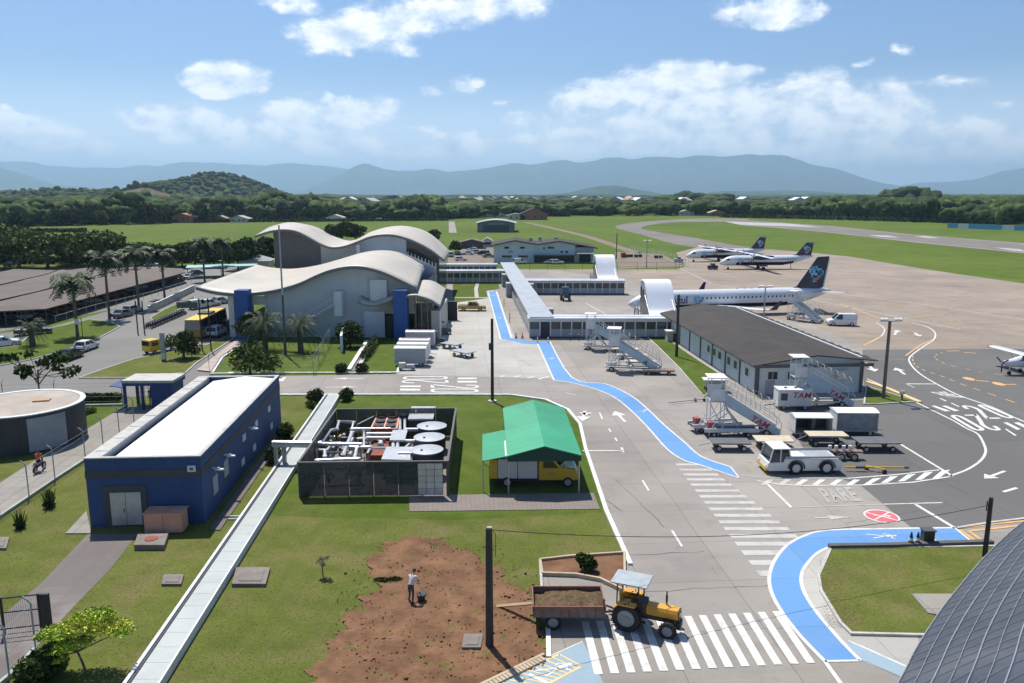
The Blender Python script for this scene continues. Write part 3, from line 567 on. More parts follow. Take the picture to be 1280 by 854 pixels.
# ================================================================== FAR COUNTRY
m_fol = [mat('foliage_dark', (.022, .040, .010), .9, var=.6, scale=.4, spec=.15), mat('foliage_mid', (.044, .074, .015), .9, var=.6, scale=.4, spec=.15), mat('foliage_light', (.075, .105, .020), .9, var=.5, scale=.4, spec=.15)]
m_bark = mat('bark', (.11, .09, .07), .95, var=.3, scale=3, bump=.5)
m_mtn = mat('mountain_forest', (.04, .075, .03), 1., var=.6, scale=.0028, spec=.05)
m_hill = mat('hill_scrub', (.05, .075, .022), 1., var=.35, scale=.02, spec=.05)
m_bare = mat('bare_hillside', (.13, .10, .065), 1., var=.25, scale=.02, grime=.5, gcol=(.09, .09, .04), spec=.05)
def fbm(x, y, s, o=5, seed=0):
    rs = np.random.RandomState(seed); out = np.zeros_like(x); a = 1.
    for k in range(o):
        for j in range(3):
            t = rs.uniform(0, 6.28); p = rs.uniform(0, 6.28); f = s*2**k*rs.uniform(.8, 1.25)
            out += a*np.sin((x*math.cos(t)+y*math.sin(t))*f+p)/3
        a *= .52
    return out
def grid_mesh(name, X, Y, Z, m, smooth=True):
    ny, nx = X.shape; V = np.stack([X, Y, Z], -1).reshape(-1, 3); i = np.arange(nx*ny).reshape(ny, nx)
    Fc = np.stack([i[:-1, :-1], i[:-1, 1:], i[1:, 1:], i[1:, :-1]], -1).reshape(-1, 4)
    me = bpy.data.meshes.new(name); me.from_pydata(V.tolist(), [], Fc.tolist()); me.materials.append(m)
    me.polygons.foreach_set('use_smooth', [smooth]*len(Fc)); me.update()
    o = bpy.data.objects.new(name, me); COL.objects.link(o); o['kind'] = 'structure'; return o
def ridge(prof, Y0, depth, seed, m=m_mtn, rough=.17, nx=420, ny=26):
    P = [PY(px, py, Y0) for px, py in prof]; xs = [p.x for p in P]; zs = [p.z for p in P]
    x = np.linspace(xs[0], xs[-1], nx); zt = np.interp(x, xs, zs)
    k = np.ones(5)/5; zt = np.convolve(np.pad(zt, 2, 'edge'), k, 'valid')
    t = np.linspace(-1, 1, ny)[:, None]; X = np.repeat(x[None], ny, 0); Y = Y0+t*depth+0*X
    fall = np.clip(1-np.abs(t), 0, 1)**.8; H0 = np.clip(zt[None], 0, None)
    n = fbm(X, Y, 2*math.pi/(depth*1.3), 6, seed)
    Z = H0*fall*(1+rough*3.2*n*(1-fall*.93))+H0*rough*.22*fbm(X, Y*0+Y0, 2*math.pi/(depth*.5), 5, seed+9)*fall
    edge = np.minimum(1, np.minimum(np.arange(nx), np.arange(nx)[::-1])/6.)[None]
    return grid_mesh('mountain', X, Y, np.maximum(Z*edge, -1)-2, m)
ridge([(-700, 215), (-300, 206), (-100, 204), (0, 201), (30, 200), (55, 204), (75, 208), (100, 207), (140, 208), (170, 208.5), (210, 205), (260, 203), (320, 203.5), (400, 205.5), (430, 209), (480, 214), (560, 225), (640, 242)], 24000, 3200, 3)
ridge([(340, 244), (385, 240), (405, 229), (430, 215), (448, 205), (456, 203), (466, 207), (480, 211), (500, 211.5), (520, 213), (533, 210), (545, 210.5), (560, 213.5), (580, 213), (610, 208), (650, 203), (690, 200), (720, 200), (780, 198), (820, 196), (860, 194), (900, 194.5), (960, 194), (978, 194.3), (1000, 201), (1025, 208), (1050, 212), (1075, 220), (1095, 228), (1110, 233), (1140, 238), (1180, 244)], 19000, 2600, 5)
ridge([(1060, 244), (1100, 237), (1130, 232), (1150, 228), (1185, 227), (1215, 224), (1235, 219), (1250, 213), (1275, 209), (1300, 207), (1400, 200), (1600, 198), (1900, 205)], 22000, 2800, 8)
ridge([(-500, 214), (-200, 210), (-60, 205), (0, 210), (25, 219), (45, 227), (70, 231), (110, 234), (150, 240)], 15000, 2000, 12)
ridge([(690, 243), (715, 240), (735, 235), (750, 232), (765, 231), (780, 233), (800, 237.5), (830, 242)], 8000, 500, 14, nx=160)
ridge([(880, 241), (905, 238.5), (935, 239), (990, 237.5), (1020, 239), (1050, 241), (1070, 243)], 9000, 600, 15, nx=160)
# green hill with a cleared slope, on the left
def hx(px, Y): return (px-CX)/F*Y/1.02
HL = [(hx(285, 1900), 1900, 42, 85, 260), (hx(255, 1900), 1850, 25, 90, 200), (hx(325, 1900), 1850, 14, 50, 200), (hx(178, 1520), 1520, 20, 60, 150), (hx(90, 1600), 1600, 18, 150, 200), (hx(-60, 1700), 1700, 16, 250, 250), (hx(215, 1400), 1400, 8, 60, 120)]
def terr(x, y):
    z = np.zeros_like(np.asarray(x, float))
    for (cx_, cy_, h, sx_, sy_) in HL: z = z+h*np.exp(-((x-cx_)/sx_)**2-((y-cy_)/sy_)**2)
    return z
gx, gy = np.meshgrid(np.linspace(-1900, -350, 150), np.linspace(1000, 2600, 60)); gz = terr(gx, gy); grid_mesh('hill', gx, gy, gz-.6+.6*fbm(gx, gy, .02, 4, 2)*(gz > 2), m_hill)
bx, by = np.meshgrid(np.linspace(hx(150, 1430), hx(206, 1430), 24), np.linspace(1330, 1510, 18)); grid_mesh('cleared_slope', bx, by, terr(bx, by)+2.2, m_bare)
# ------------------------------------------------------------------ foliage
def ico(sub):
    bm = bmesh.new(); bmesh.ops.create_icosphere(bm, subdivisions=sub, radius=1.); v = np.array([x.co[:] for x in bm.verts]); f = np.array([[q.index for q in p.verts] for p in bm.faces]); bm.free(); return v, f
ICO1, ICF1 = ico(2)
def np_mesh(name, V, Fa, mi, mats):
    me = bpy.data.meshes.new(name); nf, k = Fa.shape
    me.vertices.add(len(V)); me.vertices.foreach_set('co', V.astype(np.float32).ravel())
    me.loops.add(nf*k); me.loops.foreach_set('vertex_index', Fa.astype(np.int32).ravel())
    me.polygons.add(nf); me.polygons.foreach_set('loop_start', np.arange(0, nf*k, k, dtype=np.int32))
    for m_ in mats: me.materials.append(m_)
    me.polygons.foreach_set('material_index', mi.astype(np.int32)); me.update(calc_edges=True); me.validate(); return me
rs = np.random.RandomState(11)
def leaf_cloud(lobes, n, size, rs, flat=.0, inner=.35, mix=(.35, .4, .25)):
    """lobes: (cx,cy,cz,rx,ry,rz); random tilted leaf-clump quads through the outer shell of every lobe"""
    vol = np.array([l[3]*l[4]*l[5] for l in lobes])**.67; cnt = np.maximum((n*vol/vol.sum()).astype(int), 3); Vs = []; ms = []
    for l, c in zip(lobes, cnt):
        d = rs.normal(size=(c, 3)); d /= np.linalg.norm(d, axis=1)[:, None]
        r = inner+(1-inner)*rs.uniform(size=(c, 1))**.5; r *= rs.uniform(.85, 1.12, (c, 1))
        p = np.array(l[:3])+d*r*np.array(l[3:6])
        a = rs.normal(size=(c, 3)); a[:, 2] *= (1-flat); a /= np.linalg.norm(a, axis=1)[:, None]
        b = np.cross(a, rs.normal(size=(c, 3))*np.array([1, 1, 1-flat])); b /= (np.linalg.norm(b, axis=1)[:, None]+1e-6)
        s = size*rs.uniform(.5, 1.3, (c, 1)); Vs.append(np.stack([p-a*s*.9, p-b*s*.55, p+a*s*.9+rs.normal(size=(c, 3))*s*.2, p+b*s*.55], 1).reshape(-1, 3))
        t = rs.choice(3, p=mix); ms.append(np.where(rs.uniform(size=c) < .6, t, rs.choice(3, size=c, p=mix)))
    V = np.concatenate(Vs); mi = np.concatenate(ms); return V, np.arange(len(V)).reshape(-1, 4), mi
def crown(name, lobes, n, size, seed=0, mats=None, **k):
    V, Fa, mi = leaf_cloud(lobes, n, size, np.random.RandomState(seed), **k)
    return np_mesh(name, V, Fa, mi, mats or m_fol)
def rlobes(rs, R_, H, base, n, flat=.6, sz=(.35, .6)):
    out = []
    for i in range(n):
        a = rs.uniform(0, 6.28); q = R_*.75*math.sqrt(rs.uniform()); z = base+(H-base)*rs.uniform(.15, .85)*(1-.35*(q/R_)); r = R_*rs.uniform(*sz); out.append((q*math.cos(a), q*math.sin(a), z, r, r*rs.uniform(.8, 1.2), r*flat))
    return out
def trunk_mesh(name, H, r, spread, seed=0, limbs=5, lean=0., m=None, start=.45):
    rs_ = random.Random(seed); mb = MB(); top = Vector((lean*H, 0, H*start))
    mb.tube([(0, 0, 0), (lean*H*.4, 0, H*start*.5), top], [r*1.25, r, r*.8], 8)
    for i in range(limbs):
        a = 2*math.pi*i/limbs+rs_.uniform(-.4, .4); q = spread*rs_.uniform(.6, .95); e = top+Vector((q*math.cos(a), q*math.sin(a), (H-top.z)*rs_.uniform(.35, .75)))
        mid = top.lerp(e, .5)+Vector((0, 0, .1*H)); mb.tube([top-Vector((0, 0, .2)), mid, e], [r*.6, r*.4, r*.15], 6)
        for j in range(2):
            e2 = e+Vector((rs_.uniform(-1, 1), rs_.uniform(-1, 1), rs_.uniform(.2, .8)))*spread*.35; mb.tube([mid, e2], [r*.3, r*.08], 5)
    return mb.mk(name, m or m_bark, True)
def tree(name, cm, tm, label, cat, loc, rz=0., sc=1., group=None):
    t = E(name, label, cat, loc, rz, group); t.scale = (sc, sc, sc)
    for n_, me in (('crown', cm), ('trunk', tm)):
        o = bpy.data.objects.new(n_, me); COL.objects.link(o); o.parent = t
    return t
# far forest as one mass
bd = [(-400, 279), (0, 277.5), (200, 276), (400, 273), (560, 275), (640, 271), (700, 270), (900, 268), (1040, 271), (1180, 274), (1280, 276), (1700, 284)]
az_b = [math.atan((x-CX)/F/cp) for x, _ in bd]; d_b = [21000/(y-HZ) for _, y in bd]
FV = []; FF = []; FM = []; off = 0; front = []
r = 1.0; rows = 0
while True:
    k = 0
    daz = 13./600*min(1.7, 1+.12*rows); az = -.78
    scale_r = (1+13./620)**rows
    base_D = 620*scale_r
    if base_D > 7500: break
    while az < .78:
        a = az+rs.uniform(-.4, .4)*daz; D = np.interp(a, az_b, d_b)*scale_r*rs.uniform(.99, 1.012); az += daz*rs.uniform(.75, 1.3)
        x, y = D*math.sin(a), D*math.cos(a); h = rs.uniform(8, 14); px = CX+F*math.tan(a)*cp
        if px < 420: h *= 1.25+.4*max(0, math.sin(a*40))*(rs.uniform() < .4)
        if px > 1020: h *= 1.25
        if 820 < px < 900 and 1300 < D < 1900: h = 22
        if 1112 < px < 1136 and 1000 < D < 1500: h = rs.uniform(22, 28)
        if 505 < px < 545 and D < 1000 and rs.uniform() < .5: h = 19
        if 440 < px < 1010 and D > 900: h *= rs.uniform(.55, 1.1)
        if 150 < px < 212 and 1180 < D < 1520: continue
        if 560 < px < 720 and D < 700: continue
        if 425 < px < 1000 and rs.uniform() < .16: continue
        if px < 390 and D > 1230: continue
        zt = float(terr(np.array(x), np.array(y)))
        if rows == 0 and len(front) < 110: front.append((x, y, h, zt)); continue
        w = max(h*.5, D*daz*.62); nl = 5 if D < 1000 else (3 if D < 1600 else (2 if D < 2600 else 1)); lum = rs.choice(3, p=(.52, .38, .10))
        for j in range(nl):
            q = ICO1*rs.uniform(.68, 1.28, (42, 1)); rr = w*rs.uniform(.32, .7) if nl > 1 else w
            ox, oy = (rs.uniform(-.75, .75, 2)*w) if nl > 1 else (0, 0)
            FV.append(q*np.array([rr, rr, h*rs.uniform(.26, .44)])+np.array([x+ox, y+oy, zt+h*rs.uniform(.35, .72)])); FF.append(ICF1+off); off += 42
            FM.append(np.where(rs.uniform(size=80) < .75, lum, rs.choice(3, size=80)))
    rows += 1
for i in range(3200):
    px = rs.uniform(-140, 400); Yh = rs.uniform(1230, 2300)
    if 148 < px < 214 and 1300 < Yh < 1520: continue
    x = hx(px, Yh); zt = float(terr(np.array(x), np.array(Yh)))
    h = rs.uniform(7, 12)*(1.35 if rs.uniform() < .06 else 1); w = rs.uniform(5, 8.5)*(1.0 if zt > 8 else 1.5)
    FV.append(ICO1*rs.uniform(.75, 1.25, (42, 1))*np.array([w, w, h*.5])+np.array([x, Yh, zt+h*.45])); FF.append(ICF1+off); off += 42; lum = rs.choice(3, p=(.5, .4, .1)); FM.append(np.where(rs.uniform(size=80) < .75, lum, rs.choice(3, size=80)))
fo = bpy.data.objects.new('forest', np_mesh('forest', np.concatenate(FV), np.concatenate(FF), np.concatenate(FM), m_fol)); COL.objects.link(fo)
tag(fo, 'dense dark green woodland covering the plain and the hill beyond the airfield', 'forest', kind='stuff')
fm = [(crown('crown', rlobes(np.random.RandomState(i), 5.5, 12, 2.0, 9, .62), 620, .85, i, mix=((.5, .35, .15), (.3, .5, .2), (.15, .45, .4), (.6, .3, .1))[i]), trunk_mesh('trunk', 11, .28, 3.5, i)) for i in range(4)]
for i, (x, y, h, zt) in enumerate(front):
    k = i % 4 if rs.uniform() < .5 else rs.randint(4)
    tree('broadleaf_tree', fm[k][0], fm[k][1], 'broadleaf tree in the front row of the far woodland edge', 'tree', (x, y, zt), rs.uniform(0, 6.28), h/12., 'trees along the front of the far wood')
# haze: one closed box of thin air round everything
hz = MB().b2(-33000, 33000, -500, 34500, -3, 1120).build('haze', bpy.data.materials.new('haze_air')); hz['kind'] = 'stuff'; tag(hz, 'pale blue summer haze that fades the far mountains', 'haze')
hm = hz.data.materials[0]; hm.use_nodes = True; hm.node_tree.nodes.clear(); ho = hm.node_tree.nodes.new('ShaderNodeOutputMaterial'); hv = hm.node_tree.nodes.new('ShaderNodeVolumePrincipled')
hv.inputs['Color'].default_value = (.52, .78, 1., 1); hv.inputs['Density'].default_value = 7.5e-5; hv.inputs['Anisotropy'].default_value = 0.3
hm.node_tree.links.new(hv.outputs[0], ho.inputs['Volume'])
# ================================================================== BUILDINGS
RZ = .073
m_bluew = mat('blue_wall_paint', (.024, .062, .175), .7, var=.14, scale=1.2, grime=.6, gcol=(.02, .045, .12), stretch=(1, 1, .18))
m_navyband = mat('charcoal_band', (.055, .058, .065), .7, var=.15, scale=1)
m_whiteroof = mat('white_membrane', (.84, .85, .87), .5, var=.02, scale=.3)
m_offwhite = mat('off_white_paint', (.62, .63, .62), .6, var=.06, scale=.6, grime=.3, gcol=(.42, .42, .40))
m_palewall = mat('pale_blue_wall', (.58, .63, .64), .7, var=.07, scale=.4, grime=.35, gcol=(.33, .38, .40))
m_greyp = mat('grey_paint', (.33, .35, .37), .55, var=.1, scale=1, grime=.3)
m_dkgrey = mat('dark_grey_metal', (.065, .07, .075), .55, var=.15, scale=1)
m_black = mat('black_metal', (.022, .022, .024), .5, var=.2, scale=2)
m_glass = mat('dark_glass', (.025, .032, .038), .12, var=.2, scale=.7, spec=.6)
m_bglass = mat('bluish_glass', (.10, .15, .18), .15, var=.25, scale=.5, spec=.6)
m_galv = mat('galvanised_steel', (.48, .49, .50), .4, metal=.5, var=.12, scale=2, grime=.3)
m_pipe = mat('insulated_pipe', (.58, .59, .60), .38, metal=.35, var=.15, scale=2, grime=.35)
m_rust = mat('rusty_red', (.24, .06, .035), .8, var=.3, scale=2, grime=.4)
m_peach = mat('peach_paint', (.56, .30, .20), .7, var=.12, scale=1, grime=.35, gcol=(.32, .18, .13))
m_cslab = mat('stained_concrete', (.20, .17, .15), .9, var=.25, scale=1.2, bump=.4, grime=.5)
m_roofw = wavemat('standing_seam_roof', (.50, .45, .37), .8, 1, .9, .5, 0, .10, .06, .25, .35, .5, rgb2=(.34, .305, .25))
m_clad = wavemat('cladding', (.47, .51, .53), 2.5, 0, .85, .5, 0, .012, .05, .3, .2)
m_fibro = wavemat('fibre_cement_roof', (.045, .036, .030), .55, 0, .5, .85, 0, .28, .3, .35, .7, .9)
m_creamw = mat('cream_wall', (.48, .46, .40), .75, var=.08, scale=.4, grime=.4)
m_dkclad = wavemat('brown_cladding', (.13, .12, .125), .8, 0, .7, .6, 0, .05, .12, .3, .3)
def ribs(*a): pass
# --- blue service building
b = E('service_building', 'long blue building with white roof and dark band near the left edge', 'building', (-26.97, 48.2, 0), .068)
w_, d_, h_ = 7.15, 23.0, 4.6
mb = MB(); mb.b2(0, w_, 0, .2, 0, h_-.05); mb.b2(0, w_, d_-.2, d_, 0, h_-.05); mb.b2(0, .2, .2, d_-.2, 0, h_-.05); mb.b2(w_-.2, w_, .2, d_-.2, 0, h_-.05)
mb.build('wall', m_bluew, b)
mb = MB(); mb.b2(-.03, w_+.03, -.03, -.003, 3.25, 3.75); mb.b2(w_+.003, w_+.03, -.003, d_, 3.25, 3.75); mb.b2(-.03, -.003, -.003, d_, 3.25, 3.75); mb.b2(.95, 3.65, -.06, -.003, 0, 2.75); mb.build('wall_band', m_navyband, b)
mb = MB(); mb.b2(-.04, w_+.04, -.04, .26, h_-.05, h_+.02); mb.b2(-.04, .95, .26, d_-.3, h_-.06, h_); mb.b2(w_-.24, w_+.04, .26, d_-.3, h_-.05, h_+.02); mb.b2(-.04, w_+.04, d_-.3, d_+.04, h_-.05, h_+.02)
for k in range(8): mb.b2(.1, .9, 1.4+k*2.8, 1.46+k*2.8, h_+.0, h_+.03)
mb.build('parapet', m_kerb, b)
mb = MB(); mb.b2(.95, .98, .26, d_-.3, h_-.5, h_-.06); mb.build('gutter', m_greyp, b)
rw = MB(); rw.yprism([(1.35, h_-.35), (4.2, h_+.02), (w_-.24, h_-.2), (w_-.24, h_-.4), (1.35, h_-.5)], .3, d_-.35); rw.build('roof', wavemat('white_sheet_roof', (.72, .73, .75), .95, 1, .7, .5, 0, .025, .04, .25, .35), b)
dr = MB().b2(1.4, 3.3, -.1, -.063, .12, 2.3).build('door', m_galv, b); MB().b2(2.34, 2.36, -.115, -.101, .12, 2.3).build('door_seam', m_dkgrey, dr); MB().b2(2.2, 2.24, -.15, -.101, 1.0, 1.25).build('handle', m_black, dr)
MB().b2(6.35, 6.85, -.16, -.033, 3.6, 4.0).build('sign_box', m_offwhite, b)
o = MB().b2(6.5, 6.72, -.175, -.162, 3.72, 3.88).build('sign_mark', m_dkgrey, b)
for (y, z, s) in ((2.6, 1.2, 1.15), (5.2, 1.5, 1.05)): MB().b2(w_+.003, w_+.05, y-.5, y+.5, z-.1, z+s).build('window', m_greyp, b)
for (y, z) in ((10.2, 2.6), (14, 2.6), (18.5, 2.6), (9.5, .9), (13, .9), (19, .9)):
    wf = MB().b2(w_+.003, w_+.06, y-.4, y+.4, z-.2, z+.3).build('vent', m_palewall, b)
for y in (2.2, 5.0, 11.6): mb = MB(); mb.b2(w_+.003, w_+.5, y-.04, y+.04, 2.95, 3.05); mb.b2(w_+.2, w_+.75, y-.12, y+.12, 2.85, 2.95); mb.build('wall_lamp', m_offwhite, b)
# --- peach cabinet and concrete covers
def rectG(px0, py0, px1, py1, z=0): a = G(px0, py1, z); c = G(px1, py1, z); e = G(px1, py0, z); return a, c, e
cb = E('metal_cabinet', 'peach painted metal cabinet beside the blue building door', 'cabinet', (-22.95, 47.0, 0), .05)
MB().b2(0, 2.3, 0, 1.1, .12, 1.35).build('cabinet_body', m_peach, cb); MB().b2(-.06, 2.36, -.08, 1.2, 1.352, 1.42).build('lid', m_peach, cb); MB().b2(1.14, 1.16, -.012, -.002, .15, 1.3).build('door_seam', m_rust, cb); MB().b2(.05, 2.25, .05, 1.05, 0, .118).build('plinth', m_dkgrey, cb)
def cover(px0, py0, px1, py1, label, h=.3, lid=False):
    P = GP([(px0+ (px1-px0)*.12, py0), (px1, py0), (px1-(px1-px0)*.12, py1), (px0, py1)]); c = sum(P, Vector())/4
    t = E('concrete_cover', label, 'manhole cover', (c.x, c.y, 0)); MB().prism([(p.x-c.x, p.y-c.y) for p in P], 0, h).build('slab', m_cslab, t)
    if lid: MB().cyl((0, 0, h+.02), .38, .035, 20).build('lid', m_rust, t)
    else: MB().prism([((p.x-c.x)*.7, (p.y-c.y)*.7) for p in P], h, h+.03).build('lid', m_cslab, t)
cover(168, 673, 211, 688, 'raised concrete slab with a round rusty lid beside the peach cabinet', .35, True)
cover(202, 721, 230, 733, 'low square concrete cover just left of the long channel', .15)
cover(290, 713, 338, 734, 'square concrete cover just right of the long channel', .2)
cover(577, 795, 604, 812, 'small concrete cover on the bare soil by the dark pole', .12)
cover(-20, 674, 12, 688, 'concrete cover on the grass at the left edge of the picture', .15)
# --- long covered channel with pipes
ch = E('covered_channel', 'long pale covered concrete channel running diagonally across the lawn', 'channel')
def chp(t, o, z=0):
    a, c = G(415, 498), G(174, 868); d = (c-a).normalized(); n = Vector((-d.y, d.x, 0)); p = a.lerp(c, t); return Vector((p.x+n.x*o, p.y+n.y*o, z))
m_chan = wavemat('channel_cover', (.36, .385, .375), 1.25, 1, .75, .6, .1, .01, .08, .8, .3)
mb = MB(); mb.curb([chp(0, .2), chp(1.05, .2)], 1.15, 0, .42); mb.build('channel_cover', m_chan, ch)
mb = MB(); mb.curb([chp(0, -.62), chp(1.05, -.62)], .16, 0, .5); mb.build('side_wall', m_offwhite, ch)
mb = MB(); mb.curb([chp(0, .82), chp(1.05, .82)], .09, 0, .46); mb.build('side_wall', m_offwhite, ch)
mb = MB(); mb.tube([chp(0, -.47, .38), chp(1.05, -.47, .38)], .07, 8); mb.build('pipe', m_dkgrey, ch)
for t in (.33, .62):
    for o_ in (0, .3): mb = MB(); p0, p1 = chp(t+o_*.03, -1.6, .06), chp(t+o_*.03, -.72, .06); mb.tube([p0, p1], .06, 6); mb.build('branch_pipe', m_offwhite, ch)
# overhead pipe bridge
pb = E('pipe_bridge', 'grey pipe bridge crossing above the channel beside the plant enclosure', 'pipe bridge')
a, c = G(341, 556, 1.9), G(392, 557, 1.9)
mb = MB(); mb.box(((a+c)/2), ((c-a).length, .5, .22), math.atan2(c.y-a.y, c.x-a.x)); mb.build('duct', m_pipe, pb)
mb = MB(); mb.tube([a+Vector((0, -.1, .22)), c+Vector((.6, -.1, .22))], .1, 8); mb.tube([a+Vector((0, .15, .22)), c+Vector((.6, .15, .22))], .08, 8); mb.build('pipe', m_pipe, pb, True)
mb = MB(); mb.b2(a.x+.1, a.x+.3, a.y-.25, a.y+.25, 0, 1.78); mb.b2(a.x+.75, a.x+.95, a.y-.25, a.y+.25, 0, 1.78); mb.build('support', m_greyp, pb)
# --- round reservoir
def circ3(A, B, C_):
    ax, ay, bx, by, cx_, cy_ = A.x, A.y, B.x, B.y, C_.x, C_.y; d = 2*(ax*(by-cy_)+bx*(cy_-ay)+cx_*(ay-by))
    ux = ((ax*ax+ay*ay)*(by-cy_)+(bx*bx+by*by)*(cy_-ay)+(cx_*cx_+cy_*cy_)*(ay-by))/d; uy = ((ax*ax+ay*ay)*(cx_-bx)+(bx*bx+by*by)*(ax-cx_)+(cx_*cx_+cy_*cy_)*(bx-ax))/d
    return ux, uy, math.hypot(ax-ux, ay-uy)
hR = 3.2; ux, uy, ur = circ3(G(92, 507, hR), G(0, 524, hR), G(48, 488, hR)); ur = min(max(ur, 4.5), 7.5)
rv = E('water_reservoir', 'round dark walled reservoir with flat tan roof on the left edge', 'reservoir', (ux, uy, 0))
m_rvw = wavemat('dark_stained_wall', (.055, .055, .06), 1.2, 0, .8, .7, 0, .02, .2, .4, .4)
MB().cyl((0, 0, hR/2), ur-.05, hR, 64).build('wall', m_rvw, rv, True)
mb = MB(); n = 64
for r0, r1, z0, z1 in ((ur-.35, ur+.06, hR+.01, hR+.1),):
    vs = [(r*math.cos(2*math.pi*k/n), r*math.sin(2*math.pi*k/n), z) for r, z in ((r0, z0), (r1, z0), (r1, z1), (r0, z1)) for k in range(n)]
    mb.add(vs, [(q*n+k, q*n+(k+1) % n, ((q+1) % 4)*n+(k+1) % n, ((q+1) % 4)*n+k) for q in range(4) for k in range(n)])
mb.build('rim', m_offwhite, rv, True)
MB().cyl((0, 0, hR+.03), ur-.34, .05, 64).build('roof', mat('tan_roof', (.36, .31, .26), .9, var=.15, scale=.5, grime=.5, gcol=(.5, .47, .43)), rv)
for a, q in ((.3, .55), (-2.0, .75)): MB().box((ur*q*math.cos(a)-1.2, ur*q*math.sin(a), hR+.12), (1.3, .8, .12), .3).build('hatch', mat('tan_hatch', (.44, .26, .15), .8, var=.15), rv)
mb = MB(); seg = [(-.95+k*.09) for k in range(8)]
mb.add([((ur-.03)*math.cos(a), (ur-.03)*math.sin(a), z) for z in (.15, hR-.25) for a in seg], [(k, k+1, 9+k, 8+k) for k in range(7)]); mb.build('access_panel', m_greyp, rv, fix=False)
# --- guardhouse
gh = E('guardhouse', 'blue guardhouse with flat concrete slab roof beside the entrance road', 'guardhouse', (-38.2, 76.2, 0), .02)
MB().b2(0, 5.0, 0, 3.2, 2.75, 3.0).build('roof', m_kerb, gh); MB().b2(.02, 4.98, .02, 3.18, 2.45, 2.748).build('beam', m_bluew, gh)
MB().b2(2.7, 4.8, .1, 3.0, 0, 2.45).build('wall', m_bluew, gh)
for q in ((.02, .25, .1, .35), (.02, .25, 2.8, 3.1), (1.75, 1.95, .1, .35)): MB().b2(*q, 0, 2.45).build('pillar', m_bluew, gh)
mb = MB()
for k in range(5): mb.b2(.28, 2.68, 2.9, 2.94, .3+k*.42, .36+k*.42)
for k in range(6): mb.b2(.4+k*.42, .44+k*.42, 2.92, 2.96, 0, 2.4)
mb.build('window_grille', m_offwhite, gh); mb = MB(); mb.box((-.6, 1.3, 2.35), (1.3, 2.4, .07), 0, 0, .15); mb.build('awning', m_bluew, gh)
# --- cooling plant inside its mesh fence
en = E('plant_enclosure', 'dark mesh walled open enclosure full of pipes and tanks on the green lawn', 'enclosure', (-14.9, 53.25, 0), .028)
w_, d_, h_ = 10.4, 14.0, 2.6
m_mesh = mat('mesh_panel', (.075, .085, .10), .5, metal=.4, var=.35, scale=1.3, alpha=.93, grime=.5, gcol=(.02, .02, .025)); m_mesh = wavemat('mesh_panel2', (.06, .067, .08), .5, 2, 2.2, .5, .4, .03, .4, 1.1, .4, .2); m_mesh2 = wavemat('mesh_panel3', (.06, .067, .08), .5, 2, 2.2, .5, .4, .03, .4, 1.1, .4, .2)
for i in range(5): MB().b2(.06+i*1.72, 1.72+i*1.72, -.02, .02, .1, h_-.08).build('mesh_panel', m_mesh, en)
for i in range(8):
    MB().b2(-.02, .02, .1+i*1.73, 1.78+i*1.73, .1, h_-.08).build('mesh_panel', m_mesh, en); MB().b2(w_-.02, w_+.02, .1+i*1.73, 1.78+i*1.73, .1, h_-.08).build('mesh_panel', m_mesh, en)
for i in range(6): MB().b2(.06+i*1.72, 1.72+i*1.72, d_-.02, d_+.02, .1, h_-.08).build('mesh_panel', m_mesh, en)
mb = MB(); mb.b2(-.08, w_+.08, -.08, .08, h_-.08, h_+.02); mb.b2(-.08, w_+.08, d_-.08, d_+.08, h_-.08, h_+.02); mb.b2(-.08, .08, .08, d_-.08, h_-.08, h_+.02); mb.b2(w_-.08, w_+.08, .08, d_-.08, h_-.08, h_+.02)
for i in range(7): mb.b2(i*1.72-.03, i*1.72+.03, -.05, .05, 0, h_-.08); mb.b2(i*1.72-.03, i*1.72+.03, d_-.05, d_+.05, 0, h_-.08)
for i in range(9): mb.b2(-.05, .05, i*1.73-.03, i*1.73+.03, 0, h_-.08); mb.b2(w_-.05, w_+.05, i*1.73-.03, i*1.73+.03, 0, h_-.08)
mb.build('frame', mat('enclosure_frame', (.095, .09, .082), .6, var=.15), en)
g = MB(); g.b2(8.3, 10.05, -.08, -.022, .15, 2.45); dg_ = g.build('gate', m_pipe, en); mb = MB()
for k in range(4): mb.b2(8.3+k*.58-.01, 8.32+k*.58, -.095, -.081, .15, 2.45)
for k in range(6): mb.b2(8.3, 10.05, -.094, -.082, .15+k*.46, .17+k*.46)
mb.build('gate_seams', m_dkgrey, dg_)
struct('plant_floor', MB().sheet([(-14.8, 53.35), (-4.6, 53.6), (-5.1, 67.2), (-15.2, 66.9)], .05), m_cslab)
def tank(px, py, label):
    c = G(px, py, 2.15); t = E('water_tank', label, 'tank', (c.x, c.y, 0), 0, 'three round tanks in the plant enclosure')
    MB().cyl((0, 0, 1.0), 1.12, 2.0, 36).build('tank_wall', m_dkgrey, t, True); mb = MB(); mb.tube([(0, 0, 2.0), (0, 0, 2.08), (0, 0, 2.16)], [1.22, 1.24, .5], 36); mb.build('tank_lid', m_galv, t, True)
    MB().cyl((-.35, -.45, 2.16), .1, .1, 10).build('vent', m_black, t); mb = MB(); mb.tube([(-2.2, .1, 1.7), (-1.1, .1, 1.7)], .14, 10); mb.build('pipe', m_pipe, t, True)
tank(539.8, 531, 'farthest of the three round tanks in the plant enclosure'); tank(536.6, 545, 'middle of the three round tanks in the plant enclosure'); tank(533.6, 560.6, 'nearest of the three round tanks in the plant enclosure')
